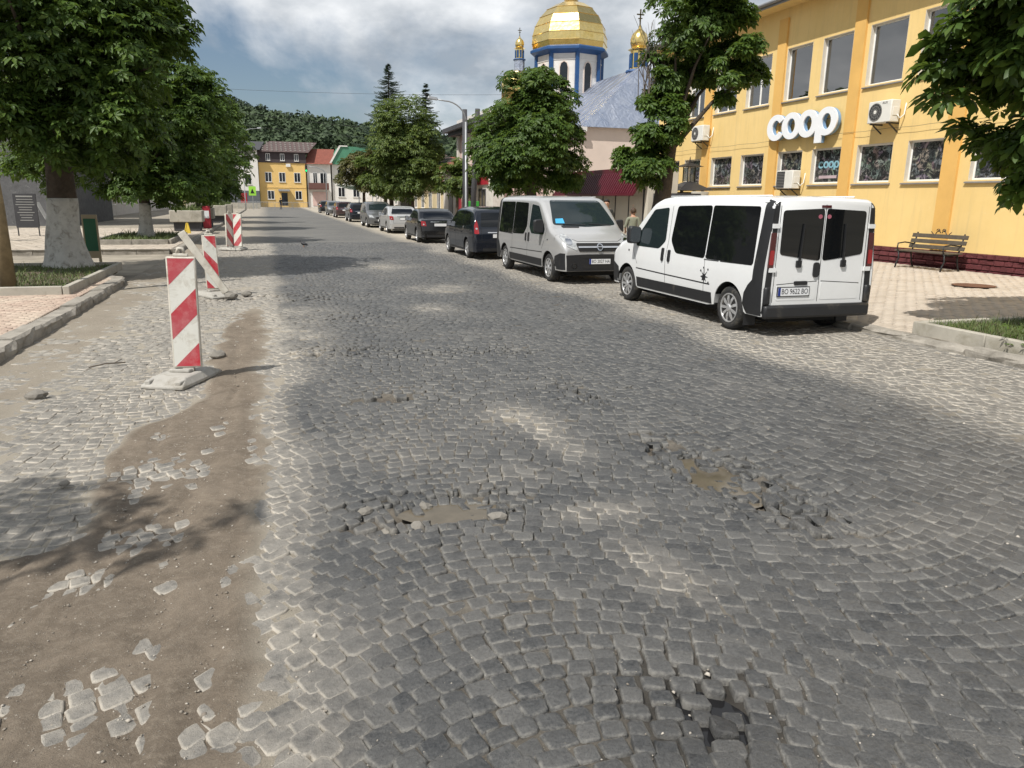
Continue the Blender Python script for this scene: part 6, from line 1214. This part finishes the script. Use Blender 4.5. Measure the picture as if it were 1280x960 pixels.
# left: grey stucco building and a long pale one behind the trees
gw = empty('grey_building', (0,0,0), label='dark grey rough stucco building at the far left', cat='building')
MB().box(-34,-10.4,48,60,0.1,8).build('wall', 'grey_stucco', gw); MB().box(-34.3,-10.2,47.7,60.3,8,8.4).build('roof', 'dark_slate', gw)
for x in (-30, -25.5): wall_window(gw, 'y', x, x+1.5, 2.2, 4.4, 48)
pl = empty('pale_building', (0,0,0), label='long pale low building behind the left tree trunks', cat='building')
MB().box(-24,-12.5,64,122,0.1,5.2).build('wall', 'shop_white', pl); MB().add([(-24.6,63.4,5.1),(-11.9,63.4,5.1),(-11.9,122.6,5.1),(-24.6,122.6,5.1),(-18,67,7.6),(-18,119,7.6)], [(0,1,4),(1,2,5,4),(2,3,5),(3,0,4,5),(0,3,2,1)]).build('roof', 'dark_slate', pl)
for k in range(11):
    yy = 67+k*5; e = MB().box(-12.5,-12.44,yy,yy+1.6,1.0,3.0).build('window', 'white_plastic', pl); MB().box(-12.435,-12.42,yy+0.1,yy+1.5,1.1,2.9).build('pane', 'dark_glass', e)
# ================================================================== ROADWORK BARRIERS
mt, nt, b = newmat('barrier_red'); p = nt.pos(); nt.l.new(nt.mix(nt.ramp(nt.noise(9, 8, 0.75, p), 0.45, 0.75), nt.mix(nt.ramp(nt.noise(1.6, 3, 0.5, p), 0.4, 0.62), (0.46, 0.022, 0.035), (0.42, 0.075, 0.09)), (0.52, 0.20, 0.20)), b.inputs['Base Color']); b.inputs['Roughness'].default_value = 0.4
M('barrier_white', (0.66, 0.655, 0.60), 0.45, var=0.06, vs=4, dirt=(0.45, 0.42, 0.35), dirt_amt=0.2, dirt_scale=8); M('barrier_frame', (0.56, 0.53, 0.46), 0.6, var=0.1, vs=5, dirt=(0.34, 0.30, 0.24), dirt_amt=0.3, dirt_scale=6); M('base_grey', (0.36, 0.345, 0.31), 0.85, var=0.15, vs=6, bump=0.3, bs=50, dirt=(0.22, 0.20, 0.165), dirt_amt=0.25, dirt_scale=6)
def clip_band(w, h, c0, c1, sl):
    """polygon of c0 < z - sl*x < c1 inside [0,w]x[0,h]"""
    P = [(0, 0), (w, 0), (w, h), (0, h)]
    for sgn, c in ((1, c0), (-1, c1)):
        out = []
        f = lambda q: sgn*(q[1]-sl*q[0]-c)
        for i in range(len(P)):
            a, b = P[i], P[(i+1) % len(P)]; fa, fb = f(a), f(b)
            if fa >= 0: out.append(a)
            if fa*fb < 0: t = fa/(fa-fb); out.append((a[0]+(b[0]-a[0])*t, a[1]+(b[1]-a[1])*t))
        P = out
        if len(P) < 3: return None
    return P
def board(parent, sl, loc, rz, tilt=0.0, w=0.275, h=1.12, c_start=0.226, bw=0.262, per=0.55):
    bd = empty('warning_board', loc, rz, parent=parent); bd.rotation_euler = (0, tilt, rz)
    e = 0.016; MB().box(-w/2, w/2, -0.028, 0.028, 0, h).build('board_frame', 'barrier_frame', bd, bevel=0.012)
    for sd in (-1, 1):
        y0_, y1_ = (sd*0.0285, sd*0.0295); MB().box(-w/2+e, w/2-e, min(y0_, y1_), max(y0_, y1_), e, h-e).build('reflective_face', 'barrier_white', bd)
        iw, ih = w-2*e, h-2*e; c = -1.6+c_start
        while c < ih+1:
            P = clip_band(iw, ih, c, c+bw, sl)
            if P and len(P) > 2:
                q = [(-iw/2+a, e+b) for a, b in P]; ya, yb = sorted((sd*0.0297, sd*0.0305)); MB().prism(q, ya, yb, 'y').build('red_stripe', 'barrier_red', bd)
            c += per
    MB().box(-0.07, 0.07, -0.022, 0.022, h, h+0.03).build('handle_base', 'barrier_frame', bd, bevel=0.008); MB().tube([(-0.035,0,h+0.03),(-0.02,0,h+0.08),(0.02,0,h+0.08),(0.035,0,h+0.03)], 0.016, 6).build('lifting_lug', 'barrier_frame', bd, True)
    MB().box(-0.05, 0.05, -0.02, 0.02, -0.08, 0).build('foot', 'barrier_frame', bd); return bd
def barrier_base(parent, rz=0.0, k=1.0):
    o = empty('base_block', (0, 0, 0), rz, parent=parent); L, W = 0.40*k, 0.22*k
    m_ = MB().add([(-W,-L,0.015),(W,-L,0.015),(W,L,0.015),(-W,L,0.015),(-W*1.0,-L,0.05),(W*1.0,-L,0.05),(W*1.0,L,0.05),(-W*1.0,L,0.05),(-W*0.78,-L*0.62,0.115),(W*0.78,-L*0.62,0.115),(W*0.78,L*0.62,0.115),(-W*0.78,L*0.62,0.115)],
        [(0,3,2,1),(0,1,5,4),(1,2,6,5),(2,3,7,6),(3,0,4,7),(4,5,9,8),(5,6,10,9),(6,7,11,10),(7,4,8,11),(8,9,10,11)]); m_.build('block', 'base_grey', o, bevel=0.012)
    MB().box(-0.11*k,0.11*k,-0.07,0.07,0.112,0.15).build('socket', 'base_grey', o, bevel=0.012)
    for sx in (-1, 1): MB().box(sx*W*0.72-0.03, sx*W*0.72+0.03, -L*0.95, -L*0.6, 0.04, 0.10).build('grip', 'base_grey', o, bevel=0.012); MB().tube([(sx*W*0.92,-L*1.0,0.012),(sx*W*0.92,-L*0.9,0.012)], 0.014, 6).build('rubber_stud', 'black_plastic', o)
    return o
def zroad(x, y): return float(max(hroad(np.array([x]), np.array([y]))[0], hroad(np.array([x]), np.array([y]))[0]+fillmap(np.array([x]), np.array([y]))[0]))
b1 = empty('warning_barrier', (-0.93, 8.12, zroad(-0.93, 8.12)-0.012), label='nearest upright red and white striped barrier on a grey base', cat='barrier', group='roadwork barriers')
barrier_base(b1, -0.42, 1.0); board(b1, 1.04, (0.06,-0.02,0.16), -0.05, math.radians(1.2))
b2 = empty('warning_barrier', (-1.06, 15.2, zroad(-1.06, 15.2)-0.012), label='second striped barrier with a grey beam leaning against it', cat='barrier', group='roadwork barriers')
barrier_base(b2, 0.5, 1.05); board(b2, -1.2, (0.0,0,0.16), 0.1, math.radians(-1), w=0.25, h=1.0, c_start=0.40)
lb = MB().bar((-1.50,14.75,1.22),(-0.82,14.75,0.12),0.13,0.06,up=(0,1,0)).build('leaning_beam', 'barrier_frame', None, bevel=0.008); tag(lb, 'grey beam leaning against the second striped barrier', 'beam')
for i, (x, rz, sl, lab) in enumerate(((-1.32,0.75,-1.3,'left of the two far striped barriers set in a V'),(-1.05,-0.5,1.3,'right of the two far striped barriers set in a V'))):
    b3 = empty('warning_barrier', (x, 28.3, 0.0), label=lab, cat='barrier', group='roadwork barriers'); barrier_base(b3, 0.9 if i == 0 else -0.3, 0.95); board(b3, sl, (0,0,0.14), rz, math.radians(2), w=0.32, h=1.12, c_start=0.3)
# loose rubble
M('rubble', (0.20, 0.185, 0.16), 0.9, var=0.2, vs=9, bump=0.5, bs=30, bdist=0.02)
def chunk(loc, s, label, rz=0.0, seed=1):
    r = random.Random(seed); bm = bmesh.new(); bmesh.ops.create_icosphere(bm, subdivisions=2, radius=1)
    for v in bm.verts: v.co = Vector((v.co.x*(1+r.uniform(-0.2, 0.2)), v.co.y*0.8*(1+r.uniform(-0.2, 0.2)), max(-0.35, v.co.z*0.62*(1+r.uniform(-0.2, 0.2)))))*s
    me = bpy.data.meshes.new('stone_chunk'); bm.to_mesh(me); bm.free(); tag(link('stone_chunk', me, 'rubble', None, False, loc, (0, 0, rz)), label, 'stone', 'loose stones on the road'); 
chunk((-0.66,9.15,0.05), 0.10, 'broken concrete lump right of the nearest striped barrier', 0.3, 1); chunk((-1.36,5.18,0.035), 0.035, 'small pale stone beside the left cobble patch', 0.1, 2); chunk((-0.75,14.75,0.05), 0.13, 'pale rubble lump at the foot of the leaning beam', 0.6, 3); chunk((-0.47,15.1,0.04), 0.10, 'small rubble piece right of the second barrier base', 0.2, 4)
chunk((-2.15,7.7,0.03), 0.09, 'dark clod of earth near the left kerb', 0.2, 5)
for i, (x, y, s) in enumerate(((0.45,4.35,0.06),(0.72,4.02,0.07),(0.55,3.98,0.05),(0.84,4.36,0.055),(1.22,4.02,0.06))): chunk((x, y, zroad(x, y)-0.01), s, ('loose cobble fragment at the left end of the pothole','loose cobble fragment on the near side of the pothole','small loose fragment below the left end of the pothole','loose fragment on the far side of the pothole puddle','loose fragment at the right end of the pothole puddle')[i], i*0.7, 10+i)
# twig on the road, wooden pole, signs on the left
MB().tube([(-1.95,8.9,0.03),(-1.8,8.98,0.045),(-1.62,9.08,0.03)], 0.008, 5).tube([(-1.72,9.02,0.04),(-1.66,9.12,0.06)], 0.005, 4).build('twig', 'dead_twig'); tag(bpy.data.objects['twig'], 'thin dry twig lying on the road left of the near barrier', 'twig')
wp_ = MB().tube([(0,0,-0.1),(0.0,0,1.5),(-0.06,0,3.2),(-0.16,0,6.5)], [0.135,0.12,0.11,0.09], 12).build('wooden_pole', 'wood_pole', None, True, loc=(-4.52,15.55,0.12)); tag(wp_, 'weathered wooden pole at the left edge', 'pole')
M('sign_green', (0.015, 0.10, 0.045), 0.5, var=0.1); M('sign_frame', (0.34, 0.28, 0.18), 0.7); M('chalk', (0.30, 0.30, 0.29), 0.9); M('yellow_paint', (0.62, 0.44, 0.05), 0.6, var=0.1)
gp = empty('notice_board', (-4.36,21.9,0.13), label='green panel in a pale frame right behind the thick whitewashed trunk', cat='notice board'); MB().box(-0.18,0.18,-0.03,0.03,0.12,1.22).build('frame', 'sign_frame', gp, bevel=0.01); MB().box(-0.14,0.14,-0.036,-0.031,0.3,1.12).build('panel', 'sign_green', gp)
for s in (-0.15, 0.15): MB().box(s-0.03, s+0.03, -0.028, 0.028, 0, 0.12).build('leg', 'sign_frame', gp)
mb_ = empty('menu_board', (-9.5,36.2,0.13), label='black chalk menu board standing before the grey wall', cat='menu board'); MB().box(-0.42,0.42,-0.03,0.03,0.35,1.72).build('panel', 'dark_slate', mb_, bevel=0.01)
text_mesh('heading', 'MENU', 0.17, 'chalk', mb_, (0,-0.034,1.6), (math.pi/2,0,0), 0.001) if 0 else None
for k in range(10):
    wd = 0.3 if k == 0 else random.uniform(0.16, 0.34); MB().box(-wd, wd, -0.036, -0.031, 1.58-k*0.105, 1.61-k*0.105+(0.03 if k == 0 else 0)).build('chalk_line', 'chalk', mb_)
for s in (-0.38, 0.38): MB().box(s-0.02, s+0.02, -0.02, 0.02, 0, 0.35).build('leg', 'dark_metal', mb_)
pk = MB().bar((-9.25,37,1.5),(-8.75,36.6,0.5),0.16,0.03).build('pale_plank', 'chalk'); tag(pk, 'pale plank leaning beside the chalk menu board', 'plank')
yb = MB().box(-6.25,-6.03,25.6,25.8,0.1,0.62).build('yellow_block', 'yellow_paint', None, bevel=0.02); tag(yb, 'small yellow block left of the thick trunk', 'block')
ys_ = empty('folding_sign', (-3.62,38.6,0.0), label='small yellow folding sign on the far left pavement', cat='sign'); MB().bar((-0.16,-0.12,0),(-0.02,0,0.62),0.04).bar((0.16,-0.12,0),(0.02,0,0.62),0.04).build('front_legs', 'yellow_paint', ys_); MB().add([(-0.14,-0.1,0.12),(0.14,-0.1,0.12),(0.03,-0.01,0.6),(-0.03,-0.01,0.6),(-0.14,-0.08,0.12),(0.14,-0.08,0.12),(0.03,0.01,0.6),(-0.03,0.01,0.6)], [(0,1,2,3),(4,7,6,5),(0,4,5,1),(1,5,6,2),(2,6,7,3),(3,7,4,0)]).build('panel', 'yellow_paint', ys_)
for i, (x, y, w_, h_, mt_, lab) in enumerate(((-3.85,41.5,1.5,0.75,'concrete','concrete planter box nearest on the far left pavement'),(-3.6,47.5,1.3,0.8,'concrete','second concrete planter box on the far left pavement'),(-3.4,55,1.6,0.9,'concrete','third concrete planter box farther up the left pavement'),(-3.4,64,1.6,0.9,'concrete','farthest concrete planter box on the left pavement'))):
    t = empty('planter', (x, y, 0.13), label=lab, cat='planter', group='planters on the far left pavement'); MB().box(-w_/2,w_/2,-w_/2,w_/2,0.45,0.45+h_*0.75).build('box', mt_, t, bevel=0.03); MB().box(-w_*0.4,w_*0.4,-w_*0.4,w_*0.4,0,0.448).build('plinth', 'dark_slate', t)
    n = 260; bx = rng.uniform(-w_*0.42, w_*0.42, n); by = rng.uniform(-w_*0.42, w_*0.42, n); link('plants', blades('plants', bx, by, np.full(n, 0.45+h_*0.75), 0.22, 'grass', w=0.02), 'grass', t)['kind'] = 'stuff'
rc = empty('red_stand', (-3.15,44.5,0.13), label='red and white advertising stand between the planters', cat='stand'); MB().box(-0.2,0.2,-0.15,0.15,0.0,1.2).build('body', 'red_paint', rc, bevel=0.06); MB().box(-0.13,0.13,-0.156,-0.151,0.55,0.95).build('panel', 'plate_white', rc)
# ================================================================== LAMPS, WIRES, SIGNALS
def street_lamp(loc, H, arm, side, label, r=0.058):
    t = empty('street_lamp', loc, 0, label, 'street lamp', 'street lamps'); MB().tube([(0,0,0),(0,0,1.4),(0,0,1.45),(0,0,H)], [r*1.35,r*1.3,r,r*0.85], 10).build('pole', 'galvanised', t, True)
    pts = [(side*arm*math.sin(a)*0.75, 0, H+arm*0.55*(1-math.cos(a))*1.0) for a in [0.0]] ; pts = []
    for k in range(9): a = k/8*math.pi/2; pts.append((side*arm*0.7*(1-math.cos(a)), 0, H+arm*0.62*math.sin(a)))
    pts.append((side*arm, 0, H+arm*0.66)); MB().tube(pts, r*0.6, 8).build('arm', 'galvanised', t, True)
    MB().add([(side*arm*0.95,-0.1,H+arm*0.66-0.06),(side*(arm+0.42),-0.12,H+arm*0.66+0.0),(side*(arm+0.42),0.12,H+arm*0.66+0.0),(side*arm*0.95,0.1,H+arm*0.66-0.06),(side*arm*0.95,-0.06,H+arm*0.66+0.08),(side*(arm+0.38),-0.07,H+arm*0.66+0.13),(side*(arm+0.38),0.07,H+arm*0.66+0.13),(side*arm*0.95,0.06,H+arm*0.66+0.08)], [(0,3,2,1),(4,5,6,7),(0,1,5,4),(1,2,6,5),(2,3,7,6),(3,0,4,7)]).build('lamp_head', 'galvanised', t, bevel=0.02); return t
street_lamp((9.95,39.0,0.1), 5.6, 1.55, -1, 'curved street lamp in front of the old shop'); street_lamp((-2.7,108,0.1), 9.0, 2.2, 1, 'tall street lamp at the far left kerb')
street_lamp((9.3,82,0.1), 4.6, 0.3, -1, 'short pale lamp post among the far small trees')
up = MB().tube([(0,0,0),(-0.05,0,6.45)], [0.17,0.13], 10).build('utility_pole', 'dark_slate', None, True, loc=(10.5,41.2,0.1)); tag(up, 'dark utility pole just right of the curved lamp', 'pole')
up2 = MB().tube([(0,0,0),(0.3,0,6.4)], [0.16,0.13], 10).build('utility_pole', 'dark_slate', None, True, loc=(10.6,40.2,0.1)); tag(up2, 'second dark pole stub beside the tall utility pole', 'pole')
def wire(a, b, sag, label, r=0.012):
    a = Vector(a); b = Vector(b); pts = [a.lerp(b, i/16)+Vector((0, 0, -sag*4*(i/16)*(1-i/16))) for i in range(17)]; tag(MB().tube(pts, r, 4).build('overhead_wire', 'cable'), label, 'wire')
wire((-14,62,9.6),(40,62,12.0), 0.9, 'overhead wire crossing the sky above the spruces', 0.009); wire((-14,90,12.5),(14,90,9.6), 0.6, 'overhead wire above the wooded hill', 0.012); wire((-12,100,11.6),(16,100,9.3), 0.6, 'lower overhead wire just above the hill line', 0.012)
tl = empty('traffic_light', (8.9,122,0), label='traffic light showing green on a curved arm at the crossing', cat='traffic light'); MB().tube([(0,0,0),(0,0,5.3),(-0.3,0,5.9),(-1.4,0,6.35),(-2.8,0,6.5)], [0.09,0.08,0.06,0.05,0.04], 8).build('pole', 'galvanised', tl, True); MB().box(-3.05,-2.7,-0.12,0.12,5.6,6.6).build('housing', 'dark_metal', tl, bevel=0.03)
mt, nt, b = newmat('signal_green'); b.inputs['Base Color'].default_value = (0.0, 0.5, 0.12, 1); b.inputs['Emission Color'].default_value = (0.0, 1.0, 0.22, 1); b.inputs['Emission Strength'].default_value = 1.6
MB().lathe([(0.13,-0.13),(0.13,-0.122),(0.01,-0.122)], 14, (-2.875,0,5.8), 'y').build('green_lens', 'signal_green', tl)
for z in (6.1, 6.4): MB().lathe([(0.12,-0.13),(0.12,-0.122),(0.01,-0.122)], 14, (-2.875,0,z), 'y').build('dark_lens', 'gap_dark', tl)
cs_ = empty('crossing_sign', (-1.9,118,0), label='yellow green pedestrian crossing sign at the street end', cat='sign'); MB().tube([(0,0,0),(0,0,3.2)], 0.04, 8).build('post', 'galvanised', cs_); M('sign_lime', (0.30, 0.62, 0.06), 0.5); MB().box(-0.5,0.5,-0.08,-0.05,2.0,3.3).build('plate', 'sign_lime', cs_); MB().prism([(-0.28,2.3),(0.28,2.3),(0.0,3.0)], -0.09, -0.082, 'y').build('pictogram', 'ink', cs_)
for i, (x0, x1) in enumerate(((-4.2,-1.6),(-1.5,1.1),(1.2,3.8),(3.9,6.5))):
    f = empty('crowd_barrier', ((x0+x1)/2,126,0), label=('pale railing section at far left of the street end','second pale railing section at the street end','third pale railing section before the yellow house','right hand pale railing section at the street end')[i], cat='railing', group='railings across the street end'); L = (x1-x0)/2; MB().tube([(-L,0,0),(-L,0,1.05),(L,0,1.05),(L,0,0)], 0.035, 6).build('frame', 'galvanised', f)
    for k in range(12): MB().bar((-L+(k+0.5)*2*L/12,0,0.15),(-L+(k+0.5)*2*L/12,0,1.03),0.03).build('bar', 'galvanised', f)
MB().box(-12,-1,128,129,0,0.9).build('low_wall', 'concrete'); tag(bpy.data.objects['low_wall'], 'low pale wall at the left of the street end', 'wall')
# ================================================================== PEOPLE AND A BIRD
M('skin', (0.42, 0.24, 0.16), 0.6, var=0.06); M('hair_dark', (0.018, 0.013, 0.010), 0.7, var=0.3, vs=30); M('cloth_dark', (0.025, 0.027, 0.024), 0.9, var=0.2, vs=5); M('cloth_olive', (0.22, 0.23, 0.17), 0.9, var=0.12, vs=5); M('cloth_jeans', (0.04, 0.05, 0.08), 0.9, var=0.2, vs=6); M('cloth_black', (0.008, 0.008, 0.009), 0.9); M('hair_brown', (0.06, 0.035, 0.02), 0.7, var=0.3, vs=30)
def person(loc, rz, label, shirt, trousers, hair, H=1.74, arm_bend=0.3, bald=False):
    k = H/1.74; J = {}; E = []
    def j(n, x, y, z, r, par=None):
        J[n] = (len(J), Vector((x, y, z))*k, r*k)
        if par: E.append((J[par][0], J[n][0]))
    j('pelvis',0,0,0.96,0.15); j('belly',0,0.01,1.10,0.145,'pelvis'); j('chest',0,0,1.30,0.16,'belly'); j('upper',0,-0.01,1.43,0.11,'chest'); j('neck',0,0.0,1.50,0.058,'upper'); j('jaw',0,0.035,1.57,0.072,'neck'); j('face',0,0.03,1.635,0.092,'jaw'); j('crown',0,0.005,1.69,0.085,'face')
    for s, n in ((-1,'l'),(1,'r')):
        j('sh'+n,s*0.17,-0.01,1.42,0.072,'upper'); j('el'+n,s*0.25,-0.03,1.14,0.046,'sh'+n); j('wr'+n,s*0.22,0.10+arm_bend*0.3,0.92+arm_bend*0.35,0.032,'el'+n); j('hand'+n,s*0.21,0.14+arm_bend*0.38,0.86+arm_bend*0.38,0.036,'wr'+n)
        for q in range(4): j('f%s%d'%(n,q),s*(0.185+0.017*q),0.18+arm_bend*0.42,0.80+arm_bend*0.38-0.004*abs(q-1.5),0.0095,'hand'+n)
        j('th'+n,s*0.165,0.17+arm_bend*0.38,0.85+arm_bend*0.38,0.011,'hand'+n)
        j('hip'+n,s*0.10,0,0.90,0.105,'pelvis'); j('kn'+n,s*0.11,0.02,0.50,0.065,'hip'+n); j('an'+n,s*0.115,-0.02,0.09,0.045,'kn'+n); j('toe'+n,s*0.13,0.15,0.035,0.04,'an'+n)
    me = bpy.data.meshes.new('person'); me.from_pydata([v for _, v, _ in J.values()], E, []); o = bpy.data.objects.new('person', me); COL.objects.link(o)
    md = o.modifiers.new('skin', 'SKIN'); 
    if not me.skin_vertices: 
        bm = bmesh.new(); bm.from_mesh(me); bm.verts.layers.skin.verify(); bm.to_mesh(me); bm.free()
    for i, (_, v, r) in enumerate(J.values()): me.skin_vertices[0].data[i].radius = (r, r*(0.72 if i in (0,1,2,3) else 1.0)); me.skin_vertices[0].data[i].use_root = (i == 0)
    o.modifiers.new('sub', 'SUBSURF').levels = 2
    dg = bpy.context.evaluated_depsgraph_get(); nm = bpy.data.meshes.new_from_object(o.evaluated_get(dg)); bpy.data.objects.remove(o); bpy.data.meshes.remove(me)
    nm.materials.clear(); root = empty('person', loc, rz, label, 'person'); b_ = link('body', nm, ['skin', shirt, trousers, 'cloth_black'], root, True)
    for pg in nm.polygons:
        c = pg.center/k; pg.material_index = 3 if c.z < 0.085 else (2 if c.z < 0.97 and abs(c.x) < 0.205 and c.y < 0.12 else (1 if c.z < 1.475 and not (abs(c.x) > 0.17 and c.z < 1.02+arm_bend*0.3) else 0))
    bm = bmesh.new(); bmesh.ops.create_icosphere(bm, subdivisions=3, radius=0.108*k); rr = random.Random(4)
    for v in bm.verts: v.co = Vector((v.co.x*0.93, v.co.y*1.08, v.co.z*1.05))*(1+rr.uniform(-0.03, 0.05))
    bmesh.ops.delete(bm, geom=[v for v in bm.verts if v.co.z < -0.045*k-0.5*max(0, -v.co.y-0.02) or (v.co.y > 0.055*k and v.co.z < 0.05*k)], context='VERTS')
    hm = bpy.data.meshes.new('hair'); bm.to_mesh(hm); bm.free(); link('hair', hm, hair, root, True, (0, 0.008*k, 1.672*k))
    for s in (-1, 1): MB().lathe([(0.004,-0.012),(0.02,-0.008),(0.022,0.004),(0.006,0.01)], 8, (s*0.097*k,0.02*k,1.63*k), 'x').build('ear', 'skin', root, True); MB().lathe([(0.002,0.0),(0.012,0.004),(0.012,0.008),(0.002,0.013)], 8, (s*0.034*k,0.105*k,1.645*k), 'y').build('eye', 'ink', root, True)
    MB().add([(-0.012,0.115,1.60),(0.012,0.115,1.60),(0,0.145,1.605),(0,0.118,1.65)], [(0,1,2),(0,2,3),(1,3,2),(0,3,1)]).build('nose', 'skin', root); MB().box(-0.024,0.024,0.098,0.109,1.567,1.573).build('mouth', 'lamp_darkred', root)
    return root
person((10.35,22.4,0.12), math.radians(150), 'person with dark hair in a dark top standing behind the silver van', 'cloth_dark', 'cloth_jeans', 'hair_dark', 1.76)
person((10.3,20.4,0.12), math.radians(-20), 'person in a pale olive top seen from behind between the vans', 'cloth_olive', 'cloth_jeans', 'hair_brown', 1.52)
person((-9.5,32.5,0.13), math.radians(160), 'person in black clothing half hidden behind the wooden pole', 'cloth_black', 'cloth_dark', 'hair_dark', 1.8)
person((2.0,121,0.0), math.radians(30), 'tiny distant pedestrian by the railing before the yellow house', 'cloth_dark', 'cloth_jeans', 'hair_dark', 1.7)
bd = empty('pigeon', (1.25,29.8,0.0), math.radians(60), 'small dark bird standing in the middle of the road', 'bird'); M('feather', (0.02, 0.021, 0.025), 0.6)
MB().tube([(0,-0.16,0.09),(0,-0.06,0.12),(0,0.03,0.14),(0,0.09,0.18),(0,0.11,0.22),(0,0.12,0.25),(0,0.145,0.25),(0,0.17,0.245)], [0.015,0.05,0.065,0.05,0.03,0.03,0.022,0.004], 10).build('body', 'feather', bd, True)
for s in (-0.025, 0.025): MB().tube([(s,0.0,0.09),(s,0.01,0.0),(s,0.04,0.0)], 0.006, 5).build('leg', 'lamp_orange', bd)
